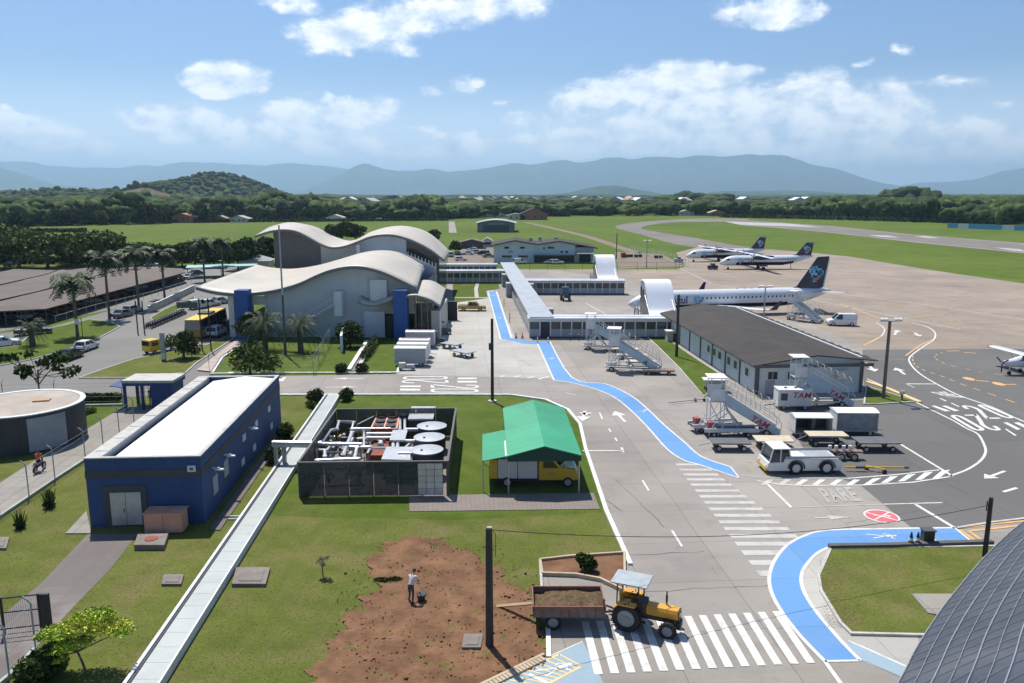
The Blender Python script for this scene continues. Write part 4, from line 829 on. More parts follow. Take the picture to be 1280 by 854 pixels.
def plantbox(name, cat, label, q, z, m, hh=.14):
    P = GP(q, z); c = sum(P, Vector())/4; t = E(name, label, cat, (c.x, c.y, 0)); MB().prism([(p.x-c.x, p.y-c.y) for p in P], z-hh, z).build('cover', m, t)
    mb = MB(); [mb.b2((p.x-c.x)*.85-.05, (p.x-c.x)*.85+.05, (p.y-c.y)*.85-.05, (p.y-c.y)*.85+.05, 0.05, z-hh) for p in P]; mb.build('frame', m_dkgrey, t)
    mb = MB(); mb.prism([((p.x-c.x)*.8, (p.y-c.y)*.8) for p in P], .05, z-hh-.15); mb.build('machine', m_dkgrey, t)
plantbox('pump_cover', 'pump cover', 'large pale flat cover in the far corner of the plant enclosure', [(514.5, 508), (544.5, 508), (541.5, 523.5), (510, 523.5)], 2.2, m_galv)
plantbox('pump_cover', 'pump cover', 'small pale square cover in the middle of the plant enclosure', [(491, 537.5), (509.5, 537.5), (506, 550), (487, 550)], 1.9, m_galv)
plantbox('pump_cover', 'pump cover', 'pale flat cover nearest the front wall of the plant enclosure', [(483, 558.5), (513, 558.5), (513, 575), (476.5, 574)], 1.7, m_galv)
ck = E('chiller', 'rusty red chiller with six black fans inside the plant enclosure', 'chiller'); P = GP([(472, 518.5), (499, 518.5), (496, 535.5), (463.5, 535.5)], 1.9)
MB().prism([(p.x, p.y) for p in P], .1, 1.85).build('chiller_body', m_rust, ck); mb = MB(); mb.ribbon([P[0], P[1], P[2], P[3]], .12, 1.9, True); mb.ribbon([(P[0]+P[1])/2, (P[2]+P[3])/2], .12, 1.91); mb.build('trim', mat('pinkish_trim', (.6, .35, .28), .7), ck, fix=False)
for i in range(3):
    for j in range(2): p = P[0].lerp(P[3], (i+.5)/3).lerp(P[1].lerp(P[2], (i+.5)/3), .27+.46*j); MB().cyl((p.x, p.y, 1.93), .42, .12, 20).build('fan', m_black, ck)
P = GP([(468, 549), (486, 549), (486, 566), (462, 566)], 1.5); c = sum(P, Vector())/4; t = E('compressor', 'dark red compressor block between the pipes of the plant enclosure', 'compressor', (c.x, c.y, 0)); MB().prism([(p.x-c.x, p.y-c.y) for p in P], .1, 1.3).build('compressor_body', m_rust, t); MB().cyl((0, 0, 1.1), .35, 2.2, 16, 'x').build('motor', m_dkgrey, t, True)
c = G(504, 519, 1.9); t = E('pressure_vessel', 'small navy drum standing by the red chiller', 'drum', (c.x, c.y, 0)); MB().cyl((0, 0, 1), .42, 1.9, 20).build('drum', mat('navy_paint', (.03, .045, .09), .5), t, True); MB().cyl((0, 0, 1.96), .4, .04, 20).build('lid', m_greyp, t)
pr = E('pipework', 'maze of silver insulated pipes filling the left of the plant enclosure', 'pipework')
for k, (px, r, z) in enumerate([([(397, 576), (447, 574)], .17, 1.75), ([(395, 562), (406, 563), (406, 571)], .13, 1.7), ([(395, 555), (450, 555.5)], .16, 1.8), ([(403, 551.5), (413, 538), (421, 536.5), (424, 527), (442, 528), (440, 536.5), (487, 536)], .13, 1.8), ([(460, 542), (489, 542)], .13, 1.7), ([(460, 547), (489, 547)], .13, 1.7), ([(440, 541), (429, 569)], .15, 1.6), ([(438, 558.5), (461, 559)], .14, 1.65), ([(491.5, 549), (491.5, 561)], .14, 1.6), ([(497, 549), (497, 561)], .14, 1.6), ([(500, 524), (500, 538)], .12, 1.7), ([(506, 524), (506, 538)], .12, 1.7), ([(446, 560), (443, 574)], .13, 1.6), ([(488, 561), (519, 561)], .15, 1.5), ([(448, 530), (470, 519)], .05, 2.0), ([(455, 536), (455, 560)], .1, 1.5), ([(500, 566), (512, 555)], .12, 1.5)]):
    P = [G(x, y, z) for x, y in px]; P = [P[0]-Vector((0, 0, 1.2))]+P+[P[-1]-Vector((0, 0, 1.2))]; mb = MB(); mb.tube(P, r, 10)
    for p in P[1:-1]: mb.cyl(p, r*1.35, r*1.2, 10)
    mb.build('pipe', m_pipe, pr, True)
for n_ in list(m_mesh.node_tree.nodes):
    if n_.type == 'BSDF_PRINCIPLED': n_.inputs['Alpha'].default_value = .80
rr = random.Random(3)
for k in range(16):
    a = G(rr.uniform(405, 470), rr.uniform(534, 570), rr.uniform(1.0, 1.6)); l = rr.uniform(.6, 1.8)*rr.choice((-1, 1)); P = [a, a+Vector((l, 0, 0)) if k % 2 else a+Vector((0, l, 0))]; P += [P[-1]-Vector((0, 0, a.z-.1))]; MB().tube(P, rr.uniform(.06, .12), 8).build('pipe', m_pipe, pr, True)
for k in range(34):
    p = G(rr.uniform(408, 478), rr.uniform(536, 572), rr.uniform(.7, 1.5)); mb = MB(); mb.cyl(p, rr.uniform(.1, .24), rr.uniform(.3, .7), 10, rr.choice('xyz')); mb.tube([p, (p.x, p.y, .06)], .04, 6); mb.build('valve', rr.choice([m_pipe, m_dkgrey, m_black, m_galv, mat('ochre_paint', (.35, .26, .12), .6)]), pr, True)
# --- green canopy
cn = E('canopy', 'green metal canopy with an extra lean to roof sheltering a yellow truck', 'canopy', (-.34, 53.8, 0), .035)
m_green = wavemat('faded_green_sheet', (.035, .31, .155), 1.05, 1, .85, .55, 0, .03, .12, .15, .85); nt = m_green.node_tree
for n_ in nt.nodes:
    if n_.type == 'MIX' and n_.inputs[7].default_value[0] < .03 and False: pass
m_green2 = wavemat('green_sheet', (.012, .27, .12), 1.05, 1, .85, .55, 0, .03, .12, .2, .3)
mb = MB(); mb.add([(0, 0, 2.85), (2.62, 0, 3.55), (5.28, 0, 2.85), (5.28, 12.9, 2.85), (2.62, 12.9, 3.55), (0, 12.9, 2.85), (0, 0, 2.78), (2.62, 0, 3.48), (5.28, 0, 2.78), (5.28, 12.9, 2.78), (2.62, 12.9, 3.48), (0, 12.9, 2.78)], [(0, 1, 4, 5), (1, 2, 3, 4), (6, 11, 10, 7), (7, 10, 9, 8), (0, 6, 7, 1), (1, 7, 8, 2), (2, 8, 9, 3), (5, 4, 10, 11), (4, 3, 9, 10), (5, 11, 6, 0)]); mb.build('roof_sheet', m_green, cn)
mb = MB(); mb.add([(-1.75, .5, 2.35), (.05, .5, 2.7), (.05, 6.9, 2.7), (-1.75, 6.9, 2.35), (-1.75, .5, 2.29), (.05, .5, 2.64), (.05, 6.9, 2.64), (-1.75, 6.9, 2.29)], [(0, 1, 2, 3), (4, 7, 6, 5), (0, 4, 5, 1), (1, 5, 6, 2), (2, 6, 7, 3), (3, 7, 4, 0)]); mb.build('lean_to_sheet', m_green2, cn)
mb = MB(); mb.add([(.05, -.02, 2.78), (2.62, -.02, 3.48), (5.23, -.02, 2.78), (5.23, -.02, 2.45), (.05, -.02, 2.45), (.05, .02, 2.78), (2.62, .02, 3.48), (5.23, .02, 2.78), (5.23, .02, 2.45), (.05, .02, 2.45)], [(0, 1, 2, 3, 4), (9, 8, 7, 6, 5), (0, 4, 9, 5), (4, 3, 8, 9), (3, 2, 7, 8), (2, 1, 6, 7), (1, 0, 5, 6)]); mb.build('gable_panel', mat('deep_green', (.012, .05, .04), .7), cn)
mb = MB(); mb.tube([(-.05, .2, 2.75), (-.05, 3.6, 2.78)], .09, 8); mb.build('gutter_pipe', m_offwhite, cn)
for x, y in ((.1, .1), (.1, 6), (.1, 12.6), (5.1, .1), (5.1, 6), (5.1, 12.6), (-1.7, .6), (-1.7, 6.8)): MB().cyl((x, y, 1.2), .05, 2.4, 8).build('post', m_galv, cn)
# --- cargo building with dark corrugated roof
cg = E('cargo_building', 'long pale walled building with dark corrugated roof on the apron', 'building', (25.9, 82.6, 0), .075)
w_, d_, h_ = 11.6, 38.5, 3.35
mb = MB(); mb.b2(0, w_, 0, .2, 0, h_); mb.b2(0, w_, d_-.2, d_, 0, h_); mb.b2(0, .2, .2, d_-.2, 0, h_); mb.b2(w_-.2, w_, .2, d_-.2, 0, h_+.5); mb.build('wall', m_palewall, cg)
m_pil = mat('dark_pilaster', (.10, .10, .105), .7, var=.15)
for k in range(9): MB().b2(-.10, -.003, k*4.78-.0, k*4.78+.3, 0, h_).build('pilaster', m_pil, cg)
MB().b2(-.06, .26, -.1, -.003, 0, h_).build('pilaster', m_pil, cg); MB().b2(w_-.3, w_+.06, -.1, -.003, 0, h_).build('pilaster', m_pil, cg)
mb = MB(); rv_ = [(-.8, h_-.1), (6.2, h_+.95), (w_+1.0, h_+.3), (w_+1.0, h_+.2), (6.2, h_+.83), (-.8, h_-.22)]; mb.yprism(rv_, -.7, d_+.8); rf = mb.build('roof', m_fibro, cg)
mb = MB()
for k in range(20): mb.box((w_+1.02+.0, -.4+k*2.0, h_+.27), (.35, .9, .07), 0, 0, 0)
mb.build('roof_edge_sheet', m_fibro, rf)
MB().b2(-.6, w_+.8, -.72, -.66, h_-.35, h_+.0).build('fascia', m_pil, cg); mb = MB(); mb.yprism([(0, h_), (6.2, h_+.82), (w_, h_+.2), (w_, h_-.02), (0, h_-.02)], .01, .15); mb.build('gable', m_palewall, cg)
for y in (2.2, 5.8, 8.0, 11.2, 13.2, 15.4): o = MB().b2(-.05, -.003, y, y+1.1, 1.35, 2.35).build('window', m_offwhite, cg); MB().b2(-.062, -.052, y+.08, y+1.02, 1.43, 2.27).build('pane', m_glass, o)
for x in (1.15, 3.3): o = MB().b2(x, x+1.15, -.05, -.003, 1.55, 2.5).build('window', m_offwhite, cg); MB().b2(x+.07, x+1.08, -.062, -.052, 1.62, 2.43).build('pane', m_glass, o); MB().b2(x+.55, x+.6, -.075, -.063, 1.62, 2.43).build('mullion', m_offwhite, o)
o = MB().b2(1.0, 2.0, -.045, -.003, 0, 1.5).build('door', m_greyp, cg); MB().cyl((1.85, -.07, .9), .03, .05, 8, 'y').build('handle', m_black, o)
o = MB().b2(8.6, 9.6, -.55, -.003, 1.55, 2.5).build('air_conditioner', m_galv, cg); mb = MB()
for x in (8.35, 9.85):
    for z in (1.4, 2.65): mb.b2(x-.02, x+.02, -.8, -.003, z-.02, z+.02)
    mb.b2(x-.02, x+.02, -.8, -.76, 1.4, 2.65)
for z in (1.4, 2.65): mb.b2(8.33, 9.87, -.8, -.76, z-.02, z+.02)
mb.build('cage', m_offwhite, o)
ck = E('cleaning_cabinet', 'small cream roofed box standing against the cargo building wall', 'utility box', tuple(G(841, 428)), .075); MB().b2(-.8, .5, 0, 1.2, 0, 1.5).build('box_body', m_creamw, ck); MB().b2(-.95, .65, -.15, 1.35, 1.502, 1.66).build('lid', m_offwhite, ck); MB().b2(.0, .45, -.02, -.003, .1, 1.3).build('door', m_black, ck)
# --- glazed passenger corridors
m_cwin = mat('corridor_glass', (.045, .055, .06), .15, var=.5, scale=1.2, spec=.6)
m_cpan = mat('corridor_panel', (.34, .37, .39), .6, var=.1, scale=.8, grime=.5, gcol=(.2, .22, .23))
m_croof = mat('corridor_roof', (.60, .62, .64), .45, metal=.2, var=.1, scale=.6, grime=.35)
def corridor(label, loc, rz, Lx, dy, h=2.95, npan=None, door=None, group='glazed corridors linking the terminal and the gates'):
    t = E('glazed_corridor', label, 'corridor', loc, rz, group)
    mb = MB(); mb.b2(-.25, Lx+.25, -.3, dy+.3, h-.12, h+.08); mb.b2(-.2, Lx+.2, dy*.5-.1, dy*.5+.1, h+.08, h+.13); mb.build('roof', m_croof, t)
    n = npan or max(2, int(Lx/1.75)); st = Lx/n
    mb = MB(); mb.b2(0, Lx, 0, .1, .25, 1.35); mb.b2(0, Lx, dy-.1, dy, .25, 1.35); mb.b2(0, .1, .1, dy-.1, .25, h-.12); mb.b2(Lx-.1, Lx, .1, dy-.1, .25, h-.12); mb.build('lower_panel', m_cpan, t)
    mb = MB(); mb.b2(0.05, Lx-.05, .05, dy-.05, 0, .248); mb.build('base', m_dkgrey, t)
    mb = MB()
    for i in range(n+1):
        for y in (0, dy): mb.b2(max(0, i*st-.09), min(Lx, i*st+.09), y-.06, y+.06, .25, h-.121)
    for y in (0, dy): mb.b2(0, Lx, y-.05, y+.05, h-.5, h-.122)
    mb.build('mullion', m_offwhite, t)
    for i in range(n):
        for y in (.03, dy-.07):
            if door == i and y < 1: MB().b2(i*st+.1, (i+1)*st-.1, -.055, .0, .05, 2.4).build('door', m_black, t); continue
            MB().b2(i*st+.1, (i+1)*st-.1, y, y+.04, 1.36, h-.51).build('window', m_cwin, t)
    return t
corridor('nearest glazed corridor crossing in front of the white jet', (2.55, 116.2, 0), -.005, 21.8, 3.0, door=1, npan=14)
corridor('middle glazed corridor behind the dark blue tractor', (.4, 168, 0), -.01, 23.3, 3.0, npan=15)
corridor('near one of the two glazed corridors reaching the terminal', (-18.5, 189.5, 0), .0, 17.0, 3.0, npan=11)
corridor('far one of the two glazed corridors reaching the terminal', (-19, 207, 0), .0, 15.0, 3.0, npan=10)
t = E('spine_corridor', 'long spine corridor with a grey metal roof running away from the blue path', 'corridor', (2.6, 119.3, 0), .060)
mb = MB(); mb.b2(-.2, 3.4, -3.2, 92, 2.98, 3.18); mb.b2(-.1, 3.3, -3, 91.8, 2.8, 2.978); mb.build('roof', wavemat('spine_roof', (.40, .42, .44), 1.0, 1, .8, .45, .3, .03, .12, .7, .35), t)
mb = MB(); mb.b2(0, .1, 0, 91, 0, 1.3); mb.b2(3.1, 3.2, 0, 91, 0, 1.3); mb.b2(0, .1, 0, 91, 2.5, 2.8); mb.b2(3.1, 3.2, 0, 91, 2.5, 2.8); mb.build('side_panel', m_cpan, t)
for k in range(30): MB().b2(.03, .07, .1+k*3.03, 2.9+k*3.03, 1.3, 2.5).build('window', m_cwin, t); MB().b2(3.13, 3.17, .1+k*3.03, 2.9+k*3.03, 1.3, 2.5).build('window', m_cwin, t)
for y in (8, 44): mb = MB(); mb.b2(3.25, 4.6, y, y+2.5, 0, 2.7); mb.build('side_porch', m_cpan, t)
MB().b2(-1.1, -.02, 44, 47, 0, 2.9).build('side_porch', m_cpan, t); MB().b2(-1.1, -.02, 62, 65, 0, 2.9).build('side_porch', m_cpan, t)
# --- arched white boarding towers
def gate(label, loc, rz=.073):
    t = E('boarding_tower', label, 'boarding tower', loc, rz, 'arched white boarding towers at the corridor ends'); W_ = 4.2
    arc = [(-.3, 3.05), (.5, 3.25), (1.2, 3.7), (2.2, 4.9), (3.2, 6.2), (4.1, 7.15), (4.8, 7.6), (5.8, 7.7), (7.2, 7.65)]
    S_ = smooth_path([(0, y, z) for y, z in arc], 4); top = [(p.y, p.z) for p in S_]; low = [(p.y+.05, p.z-.25) for p in S_][::-1]
    mb = MB(); n = len(S_); vs = []
    for x in (0, W_):
        vs += [(x, y, z) for y, z in top]+[(x, y, z) for y, z in low[::-1]]
    k = 2*n; fs = []
    for i in range(n-1): fs += [(i, i+1, k+i+1, k+i), (n+i, k+n+i, k+n+i+1, n+i+1), (i, n+i, n+i+1, i+1), (k+i, k+i+1, k+n+i+1, k+n+i)]
    fs += [(0, k, k+n, n), (n-1, 2*n-1, k+2*n-1, k+n-1)]; mb.add(vs, fs); mb.build('curved_roof', m_whiteroof, t, True)
    for x0, x1 in ((.06, .14), (W_-.14, W_-.06)):
        mb = MB(); pts = [(y+.1, z-.3) for y, z in top]
        mb.add([(x, y, z) for x in (x0, x1) for y, z in pts]+[(x, y, 0.) for x in (x0, x1) for y, z in pts], sum([[(i, i+1, 2*n+i+1, 2*n+i), (n+i, 3*n+i, 3*n+i+1, n+i+1), (i, n+i, n+i+1, i+1)] for i in range(n-1)], [])+[(0, 2*n, 3*n, n), (n-1, 2*n-1, 4*n-1, 3*n-1)]); mb.build('side_wall', m_cpan, t)
        xo = x0-.03 if x0 < 1 else x1
        for j, (y, z0, z1) in enumerate(((2.3, .6, 3.9), (3.6, 1.0, 5.2), (4.9, 1.8, 6.2), (6.3, 2.6, 6.6))): MB().b2(xo, xo+.03, y, y+.95, z0, z1).build('window', m_glass, t)
    mb = MB()
    for x in (.1, W_-.1):
        for q, r in (([(x, 8.4, 0), (x, 8.9, 3.3)], .12), ([(x, 11.5, 0), (x, 10.9, 3.3)], .12), ([(x, 8.6, 0), (x, 10.8, 3.2)], .07), ([(x-.3, -.5, 2.9), (x-.3, 3.2, 5.6)], .08)): MB().tube(q, r, 8).build('strut', m_galv, t)
    MB().b2(.3, W_-.3, 7.3, 13, 2.3, 2.5).build('platform', m_greyp, t); MB().b2(.06, W_-.06, 7.15, 7.25, 2.5, 7.3).build('rear_wall', m_cpan, t)
    return t
gate('nearer arched white boarding tower in front of the white jet', (20.9, 119.2, 0)); gate('farther arched white boarding tower beyond the dark blue tractor', (18.6, 171, 0))
# --- terminal
T0, T1 = 116., 153.
tm = E('terminal_building', 'large terminal with four wavy cream metal roofs and blue pillars', 'airport terminal')
def resamp(P, n):
    P = smooth_path(P, 6); L = [0]
    for a, b in zip(P, P[1:]): L.append(L[-1]+(b-a).length)
    out = []; j = 0
    for i in range(n):
        s = L[-1]*i/(n-1)
        while j < len(L)-2 and L[j+1] < s: j += 1
        out.append(P[j].lerp(P[j+1], (s-L[j])/max(L[j+1]-L[j], 1e-6)))
    return out
def wave(name, fpx, Yf, bpx, Yb, n=40, th=.45, rows=10, mt=None):
    A = resamp([PY(x, y, Yf) for x, y in fpx], n); B = resamp([PY(x, y, Yb) for x, y in bpx], n); mb = MB(); vs = []
    for s in (0, -th):
        for r in range(rows+1):
            vs += [tuple(a.lerp(b, r/rows)+Vector((0, 0, s))) for a, b in zip(A, B)]
    N_ = n*(rows+1); fs = []; mi = []
    for r in range(rows):
        for i in range(n-1):
            q = r*n+i; fs.append((q, q+1, q+n+1, q+n)); fs.append((N_+q, N_+q+n, N_+q+n+1, N_+q+1))
    for i in range(n-1): fs.append((i, N_+i, N_+i+1, i+1)); q = rows*n+i; fs.append((q, q+1, N_+q+1, N_+q))
    for r in range(rows): q = r*n; fs.append((q, q+n, N_+q+n, N_+q)); q = r*n+n-1; fs.append((q, N_+q, N_+q+n, q+n))
    mb.add(vs, fs); mb.m = [0 if k < rows*(n-1)*2 and k % 2 == 0 else 1 for k in range(len(fs))]
    o = mb.build(name, [m_roofw, mat('roof_fascia', (.15, .16, .17), .6, var=.1)], tm); o.data.polygons.foreach_set('use_smooth', [k < rows*(n-1)*2 for k in range(len(fs))]); return A, B
A1, B1 = wave('roof', [(244, 358.5), (263, 363.5), (285, 366.5), (309, 367), (341, 363), (371, 355), (395, 344), (414, 337), (435.5, 333), (457, 334), (478.6, 340), (503, 351), (521, 360)], T0, [(322, 331), (340, 334.5), (365, 336), (395, 332), (425, 324), (452, 316), (473, 313), (492, 314), (511, 320), (530, 331)], T1)
A2, B2 = wave('roof', [(318, 295), (336, 289), (355, 286.5), (371, 289), (387, 297), (400.5, 304.5), (414, 309), (430, 307.5), (446, 302), (462.5, 295.5), (479, 293), (495, 294), (516, 300.5), (538, 312), (555, 325)], 158., [(336, 284), (360, 278), (382, 280.5), (398, 285), (414, 294), (435.5, 301), (449, 298), (462, 290.6), (484, 284), (505.6, 282.5), (527, 287), (543, 296), (562, 314)], 180.)
A3, B3 = wave('canopy_roof', [(507, 369.8), (514.5, 369), (522, 369.5), (538, 374.5), (550, 382.5)], 114., [(519, 352), (531, 350), (543, 352), (557, 361)], 136., th=.35)
wave('canopy_roof', [(448, 377.5), (456, 380.5), (468, 381.6), (480, 378.5), (492, 373.5)], 115., [(452, 369), (460, 373), (469, 374), (480, 371), (492, 366)], 117.2, n=20, th=.2, rows=2)
def under(name, A, x0, x1, Y, m, th=.2, drop=.42, zb=0, ny=0):
    P = [(p.x, p.z-drop) for p in A if x0 <= p.x <= x1]; P = [(x0, np.interp(x0, [p.x for p in A], [p.z for p in A])-drop)]+P+[(x1, np.interp(x1, [p.x for p in A], [p.z for p in A])-drop)]
    mb = MB(); k = len(P); vs = [(x, Y, z) for x, z in P]+[(x, Y, zb) for x, z in P]+[(x, Y+th, z) for x, z in P]+[(x, Y+th, zb) for x, z in P]; fs = []
    for i in range(k-1): fs += [(i, k+i, k+i+1, i+1), (2*k+i, 2*k+i+1, 3*k+i+1, 3*k+i), (i, i+1, 2*k+i+1, 2*k+i)]
    fs += [(0, 2*k, 3*k, k), (k-1, 2*k-1, 4*k-1, 3*k-1)]; mb.add(vs, fs); return mb.build(name, m, tm)
X = lambda px, Y: PY(px, 300, Y).x
under('wall', A1, X(328, 117), X(470, 117), 117.3, m_clad); under('wall', A1, X(470, 117)+.01, X(516, 117), 117.3, m_creamw, zb=3.5)
under('rear_wall', A1, X(300, 117), X(516, 117), 151.5, m_clad, drop=.6)
o = MB().b2(X(516, 117)-.2, X(516, 117)+.05, 117.5, 151, 0, 6.3).build('side_wall', m_glass, tm); mb = MB(); [mb.b2(X(516, 117)+.06, X(516, 117)+.12, 118+k*2.4, 118.15+k*2.4, 0, 6.3) for k in range(14)]; mb.build('side_mullion', m_offwhite, o)
MB().b2(X(328, 117), X(328, 117)+.25, 117.5, 151, 0, 6.0).build('side_wall', m_clad, tm)
x0 = X(342, 160); xm = X(401, 160)
under('upper_wall', A2, x0, xm, 160., m_dkclad); under('upper_wall', A2, xm+.01, X(447, 160), 159.6, m_creamw); under('upper_wall', A2, X(447, 160)+.01, X(508, 160), 159.6, m_palewall); under('upper_glazing', A2, X(508, 160)+.01, X(548, 160), 159.9, m_glass)
under('rear_wall', A2, x0, X(548, 160), 178.5, m_dkclad, drop=.9)
MB().b2(x0, x0+.25, 160.3, 178, 0, 11.5).build('side_wall', m_dkclad, tm); MB().b2(X(548, 160)-.2, X(548, 160)+.05, 160.3, 178, 0, 8.0).build('side_wall', m_glass, tm)
mb = MB(); [mb.b2(X(509+k*4.3, 160), X(509+k*4.3, 160)+.25, 159.7, 159.88, 0, 9.6-k*.28) for k in range(9)]; mb.build('mullion', m_offwhite, tm)
MB().b2(xm+.5, X(515, 160), 154, 159.4, 6.2, 7.0).build('link_roof', m_croof, tm)
MB().b2(X(446, 158), X(450, 158), 157.3, 159.4, 8.0, 11.0).build('plant_box', m_offwhite, tm)
for px0, px1, lab in ((290, 306.5, 'left'), (490, 507.5, 'right')):
    xa, xb = X(px0, T0-1), X(px1, T0-1); MB().b2(xa, xb, T0-1.6, T0+.4, 0, 7.3).build('blue_pillar', mat('blue_pillar_paint', (.025, .085, .29), .6, var=.08, scale=.4), tm)
MB().b2(X(283, 118), X(290, 118), T0+1, T0+2, 0, 6.2).build('column', m_offwhite, tm); MB().b2(X(306, 118), X(330, 118), T0+1.5, T0+2, 4.8, 6.0).build('column', m_offwhite, tm)
for k in range(3): MB().cyl((X(300, 130)+0, 126+k*8, 3.1), .3, 6.2, 14).build('column', m_offwhite, tm)
MB().b2(X(461, 117), X(482, 117), 116.7, 117.28, 5.2, 8.6).build('wall_panel', m_offwhite, tm); MB().b2(X(417, 117), X(427, 117), 115.6, 117.28, 3.4, 7.0).build('wall_box', m_palewall, tm)
MB().b2(X(452, 117), X(478, 117), 116.9, 117.28, 0, 3.9).build('lower_wall_panel', m_palewall, tm); MB().b2(X(480, 117), X(489, 117), 117.0, 117.28, 0, 3.2).build('door', m_black, tm)
st = MB(); a = PY(380, 402, 115.6); c = PY(417, 381, 115.6); st.tube([a, c], .1, 6); st.tube([a+Vector((0, 0, 1)), c+Vector((0, 0, 1))], .05, 6)
for k in range(10): p = a.lerp(c, k/9); st.tube([p, p+Vector((0, 0, 1))], .035, 5); st.b2(p.x-.2, p.x+.2, 115.6, 116.7, p.z-.06, p.z)
st.build('outdoor_stair', m_offwhite, tm)
x1_ = X(514, 116); mb = MB(); mb.b2(x1_, x1_+3.6, 119, 119.3, 0, 4.8); mb.build('entrance_glazing', m_glass, tm); mb = MB(); [mb.b2(x1_+k*.9, x1_+k*.9+.12, 118.8, 118.98, 0, 4.9) for k in range(5)]; mb.build('entrance_mullion', m_offwhite, tm); MB().b2(X(538, 117), X(549, 117), 116.2, 130, 0, 4.1).build('entrance_block', m_creamw, tm)
MB().cyl((X(548.5, 115), 114.6, 2.1), .12, 4.2, 10).build('column', m_offwhite, tm)
a = [PY(514, 345, 138), PY(522, 330.5, 147), PY(531, 335, 147), PY(525, 350, 138)]; mb = MB(); mb.add(a+[p-Vector((0, 0, .3)) for p in a], [(0, 1, 2, 3), (7, 6, 5, 4), (0, 4, 5, 1), (1, 5, 6, 2), (2, 6, 7, 3), (3, 7, 4, 0)]); mb.build('skylight', m_bglass, tm)
# garden walls and dark screen
t = E('screen_wall', 'black screen wall beside the terminal and the small green court', 'screen', (X(556, 133), 133, 0)); MB().b2(0, 1.9, 0, .3, 0, 3.1).build('panel', m_black, t); MB().b2(-.1, 2.0, -.05, .35, 3.102, 3.2).build('coping', m_dkgrey, t)
t = E('retaining_wall', 'grey garden retaining wall in front of the terminal', 'wall'); a, c, e = G(392, 420), G(430, 421), G(427, 441); MB().curb([a, c], .3, 0, 2.1).build('wall', m_kerb, t); MB().curb([c+Vector((.1, -.2, 0)), e], .3, 0, 2.3).build('return_wall', m_palewall, t)
struct('court_lawn', MB().prism(GP([(566, 353.5), (622, 353.5), (625, 361), (608, 364), (610, 373), (566, 379)]), .02, .06), m_green if False else g_green)
mb = MB(); mb.ribbon(GP([(597, 354), (595, 362), (596, 372)]), .8, .07); mb.ribbon(GP([(560, 372.5), (612, 372.5)]), 1.2, .072); struct('court_path', mb, m_conc_l)
# rocky planted ridge in the garden
t = E('stone_drain', 'pale stone channel leading through the garden lawn to the terminal', 'drain'); mb = MB(); mb.curb(GP([(436, 465), (459, 428)]), .5, 0, .35); mb.build('channel_edge', m_kerbw, t); mb = MB(); mb.curb(GP([(446, 465), (467, 427)]), .5, 0, .3); mb.build('channel_edge', m_kerb, t); mb = MB(); mb.curb(GP([(441, 465), (463, 427)]), .7, 0, .12); mb.build('channel_bed', m_cslab, t)
# --- car park shelters
m_shel = wavemat('shelter_sheet', (.125, .098, .077), 1.2, 0, .6, .85, 0, .16, .2, .3, .5)
def shelter(label, px, z=2.6, cols=()):
    P = GP(px, z); t = E('parking_shelter', label, 'parking shelter', (0, 0, 0), 0, 'long brown parking shelters'); MB().prism([(p.x, p.y) for p in P], z-.18, z).build('roof', m_shel, t)
    for (x, y) in cols: p = G(x, y, z); MB().cyl((p.x, p.y, (z-.2)/2), .09, z-.2, 8).build('post', m_dkgrey, t)
def lin(a, b, n): return [(a[0]+(b[0]-a[0])*i/(n-1), a[1]+(b[1]-a[1])*i/(n-1)) for i in range(n)]
shelter('nearest long brown roofed parking shelter by the road', [(-150, 412), (0, 389), (57, 386), (232, 340.5), (228, 335.6), (168, 334), (150, 340.5), (0, 376.6), (-150, 398)], 2.6, lin((-20, 391), (57, 385), 4)+lin((70, 382), (226, 341), 14)+lin((0, 379), (150, 342), 10))
shelter('middle long brown roofed parking shelter', [(-150, 396), (0, 374.5), (47, 364), (145, 338.5), (118, 333.5), (80, 338.5), (58, 344), (0, 357), (-150, 376)], 2.6, lin((0, 373), (140, 339), 9))
shelter('farthest long brown roofed parking shelter', [(-150, 373), (0, 355.5), (56, 343), (72, 338), (18, 336.3), (0, 340), (-150, 352)], 2.6, lin((0, 354), (60, 342), 4))
shelter('pale green topped parking shelter behind the brown ones', [(150, 337), (160, 334.5), (178, 333.5), (174, 336.5)], 2.8, [(152, 337), (172, 336.5)]).__class__
for o in COL.objects:
    if o.get('label') == 'pale green topped parking shelter behind the brown ones': o.children[0].data.materials[0] = mat('aqua_sheet', (.25, .45, .40), .7, var=.1)
t = E('parking_shelter', 'long pale green parking shelter beside the terminal roof', 'parking shelter'); P = GP([(232, 335), (320, 332), (322, 329.5), (234, 331.5)], 2.8); MB().prism([(p.x, p.y) for p in P], 2.65, 2.8).build('roof', mat('aqua_sheet', (.25, .45, .40), .7), t); [MB().cyl((G(x, y, 2.8).x, G(x, y, 2.8).y, 1.3), .08, 2.6, 8).build('post', m_dkgrey, t) for x, y in lin((234, 334.5), (318, 331.5), 5)]
t = E('small_hut', 'small grey pyramid roofed hut behind the left terminal roof', 'hut', tuple(G(318, 338)), .07); mb = MB(); mb.b2(-4, 4, 0, 6, 0, 2.6); mb.build('wall', m_creamw, t); mb = MB(); mb.add([(-4.6, -.6, 2.6), (4.6, -.6, 2.6), (4.6, 6.6, 2.6), (-4.6, 6.6, 2.6), (-1, 3, 4.1), (1, 3, 4.1)], [(0, 1, 5, 4), (1, 2, 5), (2, 3, 4, 5), (3, 0, 4), (3, 2, 1, 0)]); mb.build('roof', mat('grey_tiles', (.30, .30, .30), .8, var=.15), t)
